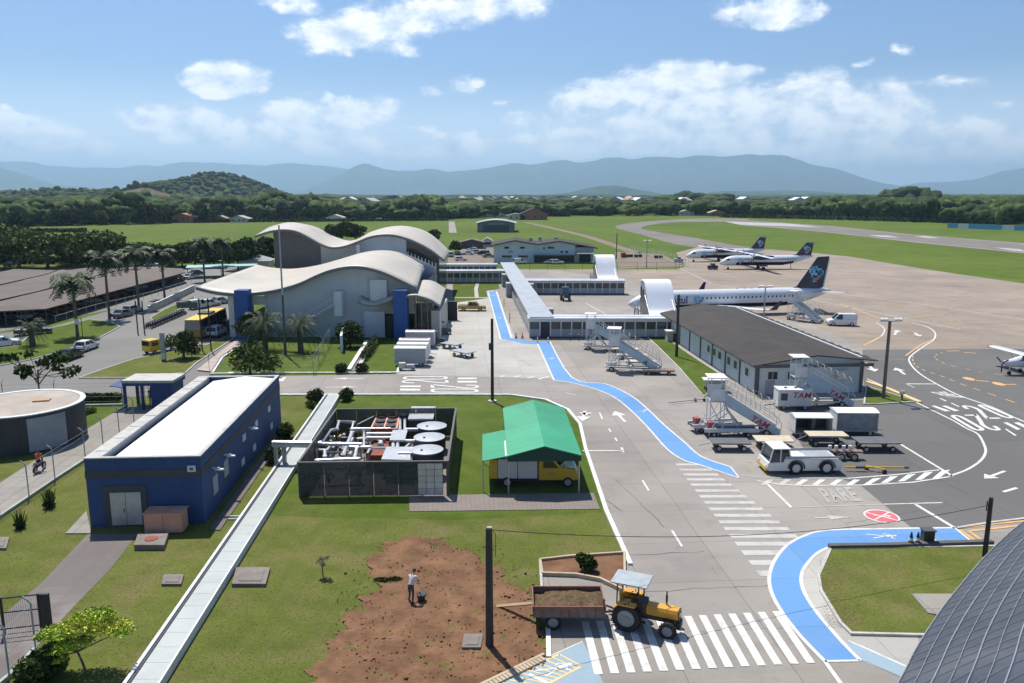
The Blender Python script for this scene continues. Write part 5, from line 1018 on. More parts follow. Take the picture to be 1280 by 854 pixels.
# --- fire station
fs = E('fire_station', 'two storey pale blue building with shallow dark roof behind the corridors', 'building', (-5.6, 247, 0), -.0)
mb = MB(); mb.b2(0, 25.0, 0, 16, 0, 5.6); mb.build('wall', mat('station_wall', (.50, .60, .64), .7, var=.06, scale=.3, grime=.3), fs)
mb = MB(); mb.add([(-1, -1, 5.4), (6.5, -1, 7.0), (13.5, -1, 5.8), (20, -1, 6.8), (32, -1, 4.6), (-1, 17, 5.4), (6.5, 17, 7.0), (13.5, 17, 5.8), (20, 17, 6.8), (32, 17, 4.6)]+[(-1, -1, 5.1), (6.5, -1, 6.7), (13.5, -1, 5.5), (20, -1, 6.5), (32, -1, 4.3), (-1, 17, 5.1), (6.5, 17, 6.7), (13.5, 17, 5.5), (20, 17, 6.5), (32, 17, 4.3)], [(i, i+1, i+6, i+5) for i in range(4)]+[(10+i, 15+i, 16+i, 11+i) for i in range(4)]+[(i, 10+i, 11+i, i+1) for i in range(4)]+[(5+i, 6+i, 16+i, 15+i) for i in range(4)]+[(0, 5, 15, 10), (4, 14, 19, 9)]); mb.build('roof', m_fibro, fs)
mb = MB(); mb.add([(0, -.01, 5.3), (6.5, -.01, 6.7), (13.5, -.01, 5.5), (20, -.01, 6.5), (25, -.01, 5.5), (0, .15, 5.3), (6.5, .15, 6.7), (13.5, .15, 5.5), (20, .15, 6.5), (25, .15, 5.5)], [(4, 3, 2, 1, 0), (5, 6, 7, 8, 9), (0, 1, 6, 5), (1, 2, 7, 6), (2, 3, 8, 7), (3, 4, 9, 8), (4, 0, 5, 9)]); mb.build('gable', MATS['station_wall'], fs)
for x, z, w in ((3.2, 4.3, 1.5), (8, 4.3, 1.5), (16.6, 4.3, 1.9), (15.2, 4.1, .5), (2.5, 1.6, 3), (7.5, 1.6, 3), (20.5, 3, .8), (22, 3, .8)): MB().b2(x, x+w, -.06, -.015, z, z+.65).build('window', m_glass, fs)
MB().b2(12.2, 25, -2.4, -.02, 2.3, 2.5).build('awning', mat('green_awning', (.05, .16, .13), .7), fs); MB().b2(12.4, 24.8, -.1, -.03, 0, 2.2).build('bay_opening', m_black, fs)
text('wall_sign', 'SCI', mat('sign_blue', (.02, .05, .12), .6), fs, (5.2, -.04, 3.35), (R(90), 0, 0), .9, .02)
MB().b2(25, 31, 2, 12, 0, 4.6).build('annex', MATS['station_wall'], fs); MB().b2(25.4, 30.6, -3, 2, 2.9, 3.1).build('porch', m_offwhite, fs); MB().b2(26.5, 30, 1.9, 1.99, 0, 2.7).build('annex_opening', m_black, fs)
for x, y in ((11, 6), (14, 9), (19, 8)): MB().b2(x, x+1, y, y+1, 6.3, 7.4).build('roof_vent', m_greyp, fs)
# hangars, sheds and far houses
def gabled(name, label, cat, loc, rz, w, d, h, rh, mw, mr, ov=.6, group=None, curved=False, door=None):
    t = E(name, label, cat, loc, rz, group); mb = MB(); mb.b2(-w/2, w/2, 0, d, 0, h); mb.yprism([(-w/2, h), (0, h+rh*.92), (w/2, h)], 0, d); mb.build('wall', mw, t)
    n = 12 if curved else 2; pr_ = [(-w/2-ov+(w+2*ov)*i/n, h-.1+rh*(math.sin(math.pi*i/n)*1.1 if curved else 1-abs(2*i/n-1))) for i in range(n+1)]; mb = MB(); mb.yprism(pr_+[(x, z-.25) for x, z in pr_[::-1]], -ov, d+ov); mb.build('roof', mr, t)
    if door: MB().b2(-w*door/2, w*door/2, -.08, -.02, 0, h*.8).build('door', m_dkgrey, t)
    else:
        for k in (-.28, .05, .3): MB().b2(w*k-.6, w*k+.6, -.06, -.01, h*.35, h*.75).build('window', m_glass, t)
    return t
m_slate = mat('slate_wall', (.15, .17, .21), .7, var=.08, scale=.2); m_greyroof = mat('grey_roof', (.34, .33, .31), .7, var=.12, scale=.2); m_tile = mat('orange_tiles', (.40, .17, .09), .85, var=.25, scale=.4); m_tile2 = mat('faded_tiles', (.45, .32, .25), .85, var=.2, scale=.4); m_brick = mat('brick_wall', (.30, .13, .09), .85, var=.2, scale=.6); m_brownroof = mat('brown_roof', (.16, .125, .11), .85, var=.2, scale=.3)
hg = gabled('hangar', 'slate grey hangar with curved pale roof beyond the pale blue building', 'hangar', tuple(G(620, 290.5)), 0, 20.5, 24, 5.0, 1.7, m_slate, m_greyroof, 1.2, curved=True, door=.7)
text('hangar_sign', 'AEROCLUBE', mat('sign_pale', (.30, .34, .40), .7), hg, (0, -.12, 4.6), (R(90), 0, 0), 1.5, .02)
gabled('house', 'big house with brown tiled roof at the edge of the far wood', 'house', tuple(G(667, 275)), 0, 22, 12, 4.5, 5.2, m_brick, m_brownroof, 1.5)
gabled('house', 'low grey roofed house just left of the big brown roofed house', 'house', tuple(G(645, 275)), 0, 14, 10, 3.5, 2, m_creamw, m_greyroof, 1)
gabled('shed', 'small grey shed beside the car yard left of the pale blue building', 'shed', tuple(G(590, 311)), 0, 8.5, 7, 2.6, 1.2, m_dkgrey, m_brownroof, .6)
gabled('shed', 'small white shed touching the pale blue building', 'shed', tuple(G(609, 309)), 0, 3.6, 6, 2.6, 1.2, m_offwhite, m_greyroof, .3)
gabled('shed', 'long low pale roofed shed in front of the far trees', 'shed', tuple(G(617, 272)), 0, 26, 12, 2.5, 2.0, m_creamw, m_greyroof, 1.)
for i, (px, py, w, h, mw, mr, lab) in enumerate([(228, 276.5, 15, 4.6, m_brick, m_tile, 'brick house with orange roof on the left far field edge'), (272, 276, 13, 3.2, m_brick, m_tile2, 'low brick house with faded pink roof'), (298, 276, 13, 2.8, m_creamw, m_greyroof, 'low house with grey roof right of the faded pink roof'), (150, 276, 12, 3, m_creamw, m_tile2, 'pale low house under the trees at far left'), (318, 272, 12, 3.4, m_creamw, m_tile, 'orange roofed house half hidden behind the grey roofed one'), (432, 271.5, 13, 3.5, m_offwhite, m_tile, 'orange roofed white house above the curved terminal roof'), (418, 274, 13, 2.6, m_offwhite, m_greyroof, 'white low house above the curved terminal roof'), (55, 277, 24, 3.5, mat('deep_blue_shed', (.04, .06, .09), .7), m_greyroof, 'dark blue long shed at the far left field edge'), (84, 277.5, 12, 3, MATS['deep_blue_shed'], MATS['deep_blue_shed'], 'short dark blue shed beside the longer one'), (858, 267.5, 15, 3.2, m_creamw, m_greyroof, 'pale roofed house behind the taxiway bend'), (896, 268.2, 13, 3.4, m_brick, m_tile2, 'peach roofed house behind the runway start'), (985, 268, 22, 3.2, m_creamw, m_tile2, 'wide peach roofed house above the first turboprop tail'), (1044, 269, 18, 3.2, m_creamw, m_tile, 'wide orange roofed house right of the peach roofed one'), (1207, 276, 28, 4, m_offwhite, m_greyroof, 'long white shed behind the hoarding at right')]):
    gabled('house', lab, 'house', tuple(G(px, py+2.2)), 0, w, 10, h, 2.4, mw, mr, 1.)
# houses scattered deep in the plain
m_hs = [m_tile, m_tile2, m_offwhite, m_greyroof]; rr = random.Random(5)
for i in range(46):
    px = rr.uniform(430, 1010) if i < 36 else rr.uniform(1010, 1200); py = rr.uniform(252, 262) if i < 36 else rr.uniform(254, 262); k = rr.randrange(4); p = G(px, py)
    t = gabled('house', ['orange tiled', 'faded tile', 'white', 'grey'][k]+' roof showing among the trees of the far plain', 'house', (p.x, p.y, 3), rr.uniform(-.6, .6), rr.uniform(14, 24), 14, 8, 4.5, m_creamw, m_hs[k], 1.5, group='houses scattered through the far plain with '+['orange', 'faded', 'white', 'grey'][k]+' roofs')
# advertising wall
t = E('hoarding', 'long blue and white hoarding along the far runway edge at right', 'hoarding'); A_, B_ = G(1184, 285), G(1330, 290.5)
for k in range(10): a = A_.lerp(B_, k/10); c = A_.lerp(B_, (k+1)/10); MB().curb([a, c], .3, 0, 3.0).build('panel', [mat('hoarding_blue', (.10, .32, .48), .6), m_offwhite, MATS['hoarding_blue'], MATS['hoarding_blue']][k % 4 if k != 3 else 0], t)
# --- ribbed metal roof at the foot of the tower
rt = E('tower_skirt_roof', 'grey ribbed metal roof filling the bottom right corner of the picture', 'roof'); oz = 9.0
ol = [G(x, y, oz) for x, y in ((1060, 960), (1122, 856), (1146, 810), (1175, 765), (1200, 733), (1228, 700), (1256, 672), (1284, 650), (1330, 624), (1400, 596))]; ol = smooth_path(ol, 4); n = len(ol); rows = 14
def skp(i, r): return ol[i]+Vector((1.0*r*.72, -.42*r*.72, .55*r*.72-.012*r*r*.5))
vs = [tuple(skp(i, r)) for r in range(rows+1) for i in range(n)]; mb = MB(); mb.add(vs, [(r*n+i, r*n+i+1, (r+1)*n+i+1, (r+1)*n+i) for r in range(rows) for i in range(n-1)]); m_tr = mat('weathered_zinc', (.085, .092, .108), .42, metal=.45, var=.25, scale=.7, grime=.5, gcol=(.20, .19, .18), stretch=(1, 1, .4)); o = mb.build('roof_sheet', m_tr, rt, True)
for r in range(0, rows+1):
    for q, w_r in ((r, .022), (r+.5, .012)):
        if q <= rows: MB().tube([skp(i, q)+Vector((0, 0, .02)) for i in range(n)], w_r, 5).build('rib', mat('rib_metal', (.27, .29, .31), .45, metal=.3), rt)
mb = MB()
for r in range(rows):
    for i in range(0, n-1): mb.tube([skp(i, r)+Vector((0, 0, .014)), skp(min(i+1, n-1), r+1)+Vector((0, 0, .014))], .015, 4)
mb.build('seam', mat('seam_metal', (.26, .27, .29), .5), rt); mb = MB(); mb.add([tuple(p) for p in ol]+[(p.x+.6, p.y-.3, oz-.5) for p in ol]+[(p.x+2, p.y-1, 0) for p in ol], [(i, i+1, n+i+1, n+i) for i in range(n-1)]+[(n+i, n+i+1, 2*n+i+1, 2*n+i) for i in range(n-1)]); mb.build('fascia', m_greyp, rt)
# ================================================================== VEHICLES AND EQUIPMENT
m_tyre = mat('tyre_rubber', (.018, .018, .02), .85, var=.2, scale=5, bump=.3)
m_rim = mat('wheel_rim', (.42, .42, .42), .4, metal=.5, var=.1)
m_carglass = mat('car_glass', (.02, .025, .03), .06, var=.1, spec=.8)
m_lampr = mat('tail_lamp', (.30, .02, .015), .25); m_lampw = mat('head_lamp', (.75, .77, .78), .12, spec=.8)
m_plastic = mat('black_plastic', (.03, .03, .032), .6, var=.15)
m_eqw = mat('equipment_white', (.64, .64, .62), .5, var=.08, scale=1.2, grime=.4, gcol=(.40, .38, .35))
m_eqb = mat('pale_blue_panel', (.40, .50, .56), .5, var=.08, scale=.8, grime=.3)
m_red = mat('sign_red', (.42, .03, .05), .5)
def paint(name, c, r=.28): return mat(name, c, r, var=.05, scale=1, spec=.6)
def wheel(par, x, y, r, w, rim=m_rim, n=20, name='wheel'):
    t = bpy.data.objects.new(name, None)
    mb = MB(); s = 1 if y > 0 else -1
    P = [(-w/2, r*.62), (-w/2, r*.93), (-w*.38, r), (w*.38, r), (w/2, r*.93), (w/2, r*.62)]; vs = []
    for yy, rr_ in P: vs += [(x+rr_*math.cos(2*math.pi*k/n), y+yy, r+rr_*math.sin(2*math.pi*k/n)) for k in range(n)]
    fs = [(i*n+k, i*n+(k+1) % n, (i+1)*n+(k+1) % n, (i+1)*n+k) for i in range(5) for k in range(n)]; mb.add(vs, fs); o = mb.build(name, m_tyre, par, True)
    mb = MB(); mb.cyl((x, y, r), r*.61, w*.8, n, 'y'); mb.cyl((x, y+s*w*.42, r), r*.2, w*.12, 10, 'y')
    for k in range(5): a = k*1.2566; mb.box((x+r*.38*math.cos(a), y+s*w*.41, r+r*.38*math.sin(a)), (r*.3, .02, r*.1), 0, 0, -a)
    mb.build('rim', rim, o)
    return o
def frust(mb, x0, x1, xt0, xt1, z0, z1, w0, w1):
    mb.add([(x0, -w0/2, z0), (x1, -w0/2, z0), (x1, w0/2, z0), (x0, w0/2, z0), (xt0, -w1/2, z1), (xt1, -w1/2, z1), (xt1, w1/2, z1), (xt0, w1/2, z1)], [(3, 2, 1, 0), (4, 5, 6, 7), (0, 1, 5, 4), (1, 2, 6, 5), (2, 3, 7, 6), (3, 0, 4, 7)]); return mb
def car(label, cat, name, loc, rz, m, kind='hatch', group=None, sc=1.):
    t = E(name, label, cat, loc, rz, group); t.scale = (sc, sc, sc)
    L_, W_, H_, wb = dict(hatch=(3.8, 1.64, 1.45, 2.4), sedan=(4.3, 1.7, 1.42, 2.55), suv=(4.4, 1.8, 1.68, 2.6), pickup=(5.0, 1.8, 1.72, 3.0), van=(4.0, 1.7, 1.8, 2.6))[kind]; h = L_/2
    zb = .92 if kind in ('hatch', 'sedan') else 1.02
    side = dict(hatch=[(-h, .38), (-h-.02, .75), (-h+.12, zb), (h-1.05, zb), (h-.12, .78), (h, .55), (h, .3), (-h+.1, .28)],
        sedan=[(-h, .38), (-h, .86), (-h+.5, zb), (h-1.2, zb), (h-.1, .74), (h, .55), (h, .3), (-h+.1, .28)], suv=[(-h, .45), (-h-.02, .85), (-h+.1, zb), (h-1.1, zb), (h-.12, .92), (h, .62), (h, .38), (-h+.1, .38)],
        pickup=[(-h, .5), (-h, 1.05), (h-1.2, 1.05), (h-.12, .95), (h, .65), (h, .4), (-h+.1, .42)], van=[(-h, .38), (-h, zb), (h-.75, zb), (h-.1, .85), (h, .6), (h, .3), (-h+.1, .28)])[kind]
    mb = MB(); mb.yprism([(x, z) for x, z in side], -W_/2, W_/2); mb.build('body', m, t, bevel=.07)
    cx0, cx1, ct0, ct1 = dict(hatch=(-h+.1, h-1.15, -h+.4, h-1.85), sedan=(-h+.75, h-1.2, -h+1.25, h-1.95), suv=(-h+.08, h-1.2, -h+.3, h-1.8), pickup=(-.75, h-1.25, -.5, h-1.85), van=(-h+.02, h-.75, -h+.06, h-1.5))[kind]
    mb = MB(); frust(mb, cx0+.02, cx1, ct0, ct1, zb, H_-.05, W_-.12, W_-.38); mb.build('glazing', m_carglass, t)
    mb = MB(); frust(mb, ct0-.02, ct1+.02, ct0+.05, ct1-.05, H_-.07, H_, W_-.37, W_-.5); mb.build('roof', m, t)
    mb = MB()
    for s in (-1, 1):
        for a, b_, q in ((cx0, ct0, .09), (cx1, ct1, .07), ((cx0+cx1)/2+.1, (ct0+ct1)/2+.1, .06)): mb.tube([(a, s*(W_/2-.07), zb), (b_, s*(W_/2-.20), H_-.06)], q, 6)
        if kind == 'van': frust_ = mb.add([(cx0, s*(W_/2-.05), zb), (0, s*(W_/2-.05), zb), (0, s*(W_/2-.17), H_-.07), (ct0, s*(W_/2-.17), H_-.07)], [(0, 1, 2, 3)])
    mb.build('pillar', m, t)
    for s in (-1, 1):
        MB().box((h-.1, s*(W_/2-.28), .66), (.16, .36, .16)).build('headlight', m_lampw, t); MB().box((-h+.03, s*(W_/2-.2), .78), (.1, .2, .2)).build('tail_light', m_lampr, t)
        MB().box((cx1-.25, s*(W_/2+.06), zb+.08), (.12, .16, .12)).build('mirror', m, t)
        for x in (-wb/2, wb/2): wheel(t, x, s*(W_/2-.09), .31 if kind in ('hatch', 'sedan', 'van') else .36, .2)
    mb = MB(); mb.box((h-.02, 0, .42), (.1, W_-.3, .16)); mb.build('front_bumper', m_plastic, t); MB().box((-h+.0, 0, .44), (.1, W_-.2, .16)).build('rear_bumper', m_plastic, t)
    if kind == 'pickup': MB().b2(-h+.08, -.85, -W_/2+.12, W_/2-.12, 1.0, 1.06).build('cargo_bed', m_plastic, t)
    return t
def head(a, b): A, B = G(*a), G(*b); return math.atan2(B.y-A.y, B.x-A.x)
pw, ps, pd, pk = paint('white_car_paint', (.68, .69, .70)), paint('silver_car_paint', (.42, .44, .46)), paint('dark_blue_car_paint', (.02, .03, .05)), paint('black_car_paint', (.012, .012, .014))
pyel = paint('yellow_car_paint', (.62, .40, .03)); pred = paint('red_car_paint', (.25, .02, .02)); pgrey = paint('grey_car_paint', (.16, .17, .18))
rd = head((85, 452), (125, 437))
car('white hatchback at the kerb, ahead of the black car on the left road', 'car', 'parked_car', G(109, 437.5), rd, ps if False else pw, 'hatch')
car('black car at the kerb right behind the white hatchback', 'car', 'parked_car', G(88, 449), rd, pk, 'sedan')
car('white car cut by the left edge of the picture', 'car', 'parked_car', G(4, 433), head((20, 434), (60, 430)), pw, 'sedan')
car('dark blue pickup beside the small palm near the parking shelter', 'pickup truck', 'parked_pickup', G(42, 418.5), head((20, 419), (60, 416)), pd, 'pickup')
car('silver sedan by the road where the grass verge ends', 'car', 'parked_car', G(154, 396.5), head((140, 400), (170, 393)), pgrey, 'sedan'); car('silver car parked just ahead of the silver sedan', 'car', 'parked_car', G(166, 391), head((140, 400), (170, 393)), ps, 'hatch')
car('white van waiting behind the bus under the terminal roof edge', 'van', 'parked_van', G(249, 386), 1.0, pw, 'van'); car('white car under the tip of the terminal roof', 'car', 'parked_car', G(263, 383), 1.0, pw, 'hatch'); car('silver car partly hidden by the left blue pillar', 'car', 'parked_car', G(275, 380), 1.0, ps, 'sedan')
car('white and grey off road car behind the bushy tree by the bus', 'car', 'parked_car', G(271, 420), head((255, 426), (285, 412)), pw, 'suv'); car('dark car between the white off road car and the blue pillar', 'car', 'parked_car', G(284, 412), head((255, 426), (285, 412)), pd, 'suv')
car('white delivery van on the apron behind the cargo building', 'van', 'parked_van', G(1051, 407), math.pi-.12, pw, 'van', sc=1.1)
car('yellow pickup with lamps on its roof beside the green court', 'pickup truck', 'airport_pickup', G(590, 388.5), -.02, paint('ochre_car_paint', (.45, .29, .04)), 'pickup')
for i, (px, py, m, k, lab) in enumerate([(576, 326, pw, 'hatch', 'white car nearest the corridor in the gravel car yard'), (572, 319, pd, 'sedan', 'dark car behind the white one in the gravel car yard'), (585, 318.5, pw, 'sedan', 'white sedan in the middle of the gravel car yard'), (596, 317, ps, 'hatch', 'silver hatchback in the middle of the gravel car yard'), (604, 319, pk, 'suv', 'black off road car by the small sheds'), (611, 322, pgrey, 'sedan', 'dark grey car at the right of the gravel car yard'), (563, 321, pw, 'van', 'white van half behind the terminal roof end'), (590, 314, pw, 'hatch', 'white car at the back of the gravel car yard'), (650, 330, pw, 'van', 'white van in front of the pale blue building'), (688, 330, ps, 'hatch', 'silver hatchback in front of the green awning'), (697, 330.2, pw, 'hatch', 'white hatchback in front of the green awning'), (744, 330, pw, 'van', 'white truck like van beside the farther boarding tower')]):
    car(lab, 'car' if k != 'van' else 'van', 'parked_car' if k != 'van' else 'parked_van', G(px, py), [.2, 1.8, 3.0, .4, 2.6][i % 5], m, k)
rr = random.Random(9)
for i, (px, py) in enumerate([(8, 399), (22, 398), (38, 399), (55, 397), (76, 391), (88, 388), (100, 384), (112, 380), (124, 377), (136, 373), (148, 369), (161, 366), (173, 362), (186, 358), (198, 355), (210, 351), (222, 349)]):
    car('car parked in the deep shade of the nearest parking shelter', 'car', 'parked_car', G(px, py), .95, [pk, pgrey, ps, pd, pred][i % 5], ['hatch', 'sedan'][i % 2], 'cars in the shade under the nearest shelter')
for i, (px, py, m) in enumerate([(238, 349, pw), (246, 344, pd), (262, 336, pk), (276, 336, pgrey), (270, 329, pk), (256, 329, pd), (165, 333, pw), (190, 333, pw), (12, 333, pd), (215, 332, pd)]):
    car(['white', 'dark blue', 'black', 'grey'][[pw, pd, pk, pgrey].index(m)]+' car '+['at the shelter corner', 'just behind the shelter corner', 'under the green shelter', 'by the small hut', 'behind the green shelter', 'at the left end of the green shelter', 'behind the palms at the shelter', 'on the tarmac behind the fourth palm', 'at the far left edge', 'behind the third palm'][i], 'car', 'parked_car', G(px, py), rr.uniform(0, 3), m, 'sedan')
# bus
t = E('bus', 'black sided bus with bright yellow roof stopped by the row of motorcycles', 'bus', tuple((G(232, 431)+G(283, 404))/2), head((232, 431), (283, 404)))
mb = MB(); mb.b2(-6.2, 6.2, -1.25, 1.25, .45, 1.5); mb.build('body', mat('bus_ochre', (.30, .19, .02), .4, var=.1), t, bevel=.08); mb = MB(); frust(mb, -6.15, 6.15, -6.0, 6.0, 1.5, 2.85, 2.48, 2.3); mb.build('window_band', m_carglass, t)
mb = MB(); mb.b2(-6.1, 6.1, -1.2, 1.2, 2.852, 3.02); mb.build('roof', paint('yellow_bus_roof', (.75, .50, .03), .4), t, bevel=.05); mb = MB(); mb.b2(-1.2, 1.4, -.9, .9, 3.025, 3.28); mb.build('roof_unit', m_plastic, t)
for x in (-4, 3.6):
    for s in (-1, 1): wheel(t, x, s*1.12, .5, .28)
for x in (-4.6, -3, -1.4, .2, 1.8, 3.4, 5):
    mb = MB(); mb.b2(x-.06, x+.06, -1.27, -1.2, 1.5, 2.84); mb.build('window_pillar', m_plastic, t)
t = E('delivery_tricycle', 'small yellow cab flatbed truck driving beside the lawn island', 'small truck', G(200, 440.5), head((190, 442), (215, 437)))
MB().b2(-2.1, -.5, -.85, .85, .45, 2.0).build('cab', paint('yellow_truck_paint', (.68, .46, .02)), t, bevel=.08); MB().b2(-2.13, -2.05, -.7, .7, 1.2, 1.8).build('windscreen', m_carglass, t); MB().b2(-1.8, -.8, -.87, -.83, 1.2, 1.8).build('side_window', m_carglass, t); MB().b2(-.45, 2.0, -.85, .85, .6, .75).build('cargo_bed', m_greyp, t); mb = MB()
for s in (-1, 1): mb.b2(-.45, 2.0, s*.85-.03, s*.85+.03, .75, 1.15)
mb.b2(1.95, 2.0, -.8, .8, .75, 1.15); mb.build('bed_side', m_dkgrey, t)
for x in (-1.4, 1.3):
    for s in (-1, 1): wheel(t, x, s*.78, .3, .18)
# motorcycles in a row
def moto():
    t = E('motorcycle', 'motorcycle in the long parked row beside the bus', 'motorcycle', (0, 0, 0), 0, 'motorcycles parked in a row beside the bus')
    for x in (-.65, .65): wheel(t, x, .0001, .3, .1, n=14)
    mb = MB(); mb.box((0, 0, .55), (.6, .25, .35)); mb.tube([(.65, 0, .3), (.45, 0, .95)], .04, 6); mb.build('frame', m_plastic, t); mb = MB(); mb.box((-.25, 0, .82), (.7, .25, .1), 0, 0, .05); mb.build('seat', m_black, t); mb = MB(); frust(mb, 0, .42, .05, .35, .75, .98, .3, .2); mb.build('fuel_tank', paint('moto_red', (.2, .02, .02)), t); mb = MB(); mb.tube([(.42, -.35, 1.02), (.45, 0, .97), (.42, .35, 1.02)], .025, 6); mb.build('handlebar', m_black, t); MB().cyl((.55, 0, .9), .09, .1, 10, 'x').build('headlight', m_lampw, t)
    return t
mo = moto()
for i in range(15):
    o = mo if i == 0 else copy_tree(mo); p = G(186+42*i/14, 411-18*i/14); place(o, (p.x, p.y, .0), -.15+rr.uniform(-.15, .15))
# --- farm tractor
A_, B_ = G(790, 790), G(842, 806); hd = math.atan2(B_.y-A_.y+.35, B_.x-A_.x); 
tr = E('farm_tractor', 'yellow farm tractor with grey sunroof standing on the zebra crossing', 'tractor', (A_.x, A_.y+.75, 0), hd)
m_ty = mat('tractor_yellow', (.62, .30, .025), .45, var=.12, scale=2, grime=.45, gcol=(.28, .14, .04)); m_trr = mat('tractor_dark', (.05, .042, .035), .7, var=.3, scale=3)
rim_g = mat('dull_grey_rim', (.22, .25, .28), .5, metal=.3, grime=.4)
def big_tyre(par, x, y, r, w, lugs=22):
    o = wheel(par, x, y, r, w, rim_g, 32); mb = MB()
    for k in range(lugs):
        a = 2*math.pi*k/lugs
        for s in (-1, 1): mb.box((x+r*1.0*math.cos(a+s*.06), y+s*w*.22, r+r*1.0*math.sin(a+s*.06)), (.07, w*.45, .06), s*.35, 0, -a+math.pi/2)
    mb.build('tread', m_tyre, o); return o
for s in (-1, 1): big_tyre(tr, 0, s*.68, .70, .38); 
for s in (-1, 1): big_tyre(tr, 2.0, s*.62, .40, .22, 16)
mb = MB(); mb.tube([(-.3, 0, .75), (.5, 0, .75), (1.0, 0, .72), (2.2, 0, .70)], [.28, .26, .22, .2], 12); mb.cyl((0, 0, .7), .13, 1.3, 12, 'y'); mb.cyl((2.0, 0, .42), .07, 1.2, 10, 'y'); mb.b2(1.85, 2.1, -.12, .12, .4, .6); mb.build('chassis', m_trr, tr, True)
mb = MB(); mb.xprism([(-.30, .85), (-.33, 1.15), (-.24, 1.32), (.24, 1.32), (.33, 1.15), (.30, .85)], .85, 2.42); mb.build('bonnet', m_ty, tr, bevel=.04)
mb = MB(); mb.b2(2.425, 2.47, -.27, .27, .75, 1.25); mb.build('grille', m_black, tr); [MB().cyl((2.48, s*.17, 1.12), .08, .05, 12, 'x').build('headlight', m_lampw, tr) for s in (-1, 1)]
mb = MB(); mb.b2(2.3, 2.55, -.28, .28, .38, .72); mb.build('front_weight', m_trr, tr, bevel=.03)
for s in (-1, 1):
    mb = MB(); mb.xprism([(s*.48, 1.15), (s*.50, 1.42), (s*.9, 1.42), (s*.9, 1.36), (s*.55, 1.36), (s*.55, 1.15)], -.45, .45); mb.build('mudguard', m_ty, tr); mb = MB(); mb.box((-.52, s*.69, 1.25), (.3, .42, .05), 0, 0, -.8); mb.build('mudguard_flap', m_ty, tr)
mb = MB(); mb.b2(.45, .85, -.4, .4, .75, 1.45); mb.build('dashboard', m_trr, tr, bevel=.05); mb = MB(); mb.tube([(.55, 0, 1.4), (.3, 0, 1.65)], .03, 6); mb.tube([(.3+.2*math.cos(a)*.5, .2*math.sin(a), 1.65+.2*math.cos(a)*.8) for a in [k*math.pi/6 for k in range(13)]], .02, 6); mb.build('steering_wheel', m_black, tr)
mb = MB(); mb.b2(-.45, .0, -.25, .25, 1.1, 1.22); mb.box((-.45, 0, 1.45), (.1, .5, .5), 0, 0, -.15); mb.build('seat', m_ty, tr, bevel=.04)
for x, s in ((-.55, -1), (-.55, 1), (.55, -1), (.55, 1)): MB().tube([(x, s*.52, 1.2), (x*.95, s*.55, 2.35)], .035, 8).build('roof_post', m_black, tr)
mb = MB(); mb.b2(-.85, .95, -.72, .72, 2.36, 2.44); mb.build('sunroof', mat('sunroof_grey', (.34, .38, .40), .55, var=.12, scale=3, grime=.3), tr, bevel=.02)
mb = MB(); mb.tube([(1.75, .2, 1.3), (1.75, .2, 2.0)], .035, 8); mb.tube([(1.75, .2, 1.45), (1.75, .2, 1.8)], .055, 8); mb.build('exhaust', m_black, tr, True)
mb = MB(); mb.tube([(-.4, 0, .5), (-1.1, 0, .5)], .05, 8); mb.tube([(-.4, .35, .55), (-1.0, .3, .45)], .03, 6); mb.tube([(-.4, -.35, .55), (-1.0, -.3, .45)], .03, 6); mb.build('hitch', m_trr, tr)
mb = MB(); mb.b2(.2, .9, -.62, -.45, .5, .56); mb.b2(.2, .9, .45, .62, .5, .56); mb.build('footplate', m_trr, tr)
# --- trailer with earth
tl = E('farm_trailer', 'rusty red trailer loaded with earth behind the yellow tractor', 'trailer', (G(667, 789).x, G(667, 789).y, 0), .0); LT, WT = 3.45, 2.0
m_tred = mat('worn_red_boards', (.20, .085, .06), .8, var=.3, scale=3, grime=.6, gcol=(.16, .14, .12)); m_tgrey = mat('worn_grey_boards', (.16, .14, .13), .85, var=.3, scale=3, grime=.5)
MB().b2(0, LT, 0, WT, .78, .88).build('bed_floor', m_tgrey, tl); mb = MB(); mb.b2(.1, LT-.1, .5, .65, .62, .779); mb.b2(.1, LT-.1, 1.35, 1.5, .62, .779); mb.build('chassis', m_trr, tl)
for q in ((0, LT, -.04, 0, 0), (0, LT, WT, WT+.04, 0), (-.04, 0, -.04, WT+.04, 0), (LT, LT+.04, -.04, WT+.04, 0)):
    o = MB().b2(*q[:4], .74, 1.12).build('side_board', m_tgrey, tl); MB().b2(q[0]-.015, q[1]+.015, q[2]-.015, q[3]+.015, 1.121, 1.32).build('top_rail', m_tred, o)
for k in range(9): MB().b2(k*LT/8-.03, k*LT/8+.03, -.09, -.041, .72, 1.12).build('stake', m_tred, tl)
mb = MB(); mb.tube([(LT-.02, 0, 1.0), (LT-.05, .0, 1.7)], .05, 6); mb.build('corner_post', m_tred, tl)
gx, gy = np.meshgrid(np.linspace(.02, LT-.02, 40), np.linspace(.02, WT-.02, 26)); gz = 1.05+.22*np.exp(-((gx-2.0)/1.3)**2-((gy-1.1)/.8)**2)+.06*fbm(gx*1., gy*1., 5., 5, 4)-.12*(gx < .6)
me = grid_mesh('earth_load', gx, gy, gz, mat('dug_earth', (.13, .085, .05), .95, var=.5, scale=5, bump=1., bscale=18, grime=.6, gcol=(.05, .07, .02), spec=.1)); me.parent = tl; del me['kind']
for s in (.15, WT-.15): wheel(tl, .95, s, .40, .24, rim_g)
MB().cyl((1.0, WT/2, .4), .05, WT-.3, 8, 'y').build('axle', m_trr, tl); mb = MB(); mb.tube([(LT, .6, .68), (LT+.95, WT/2, .52)], .05, 6); mb.tube([(LT, 1.4, .68), (LT+.95, WT/2, .52)], .05, 6); mb.build('drawbar', m_trr, tl)
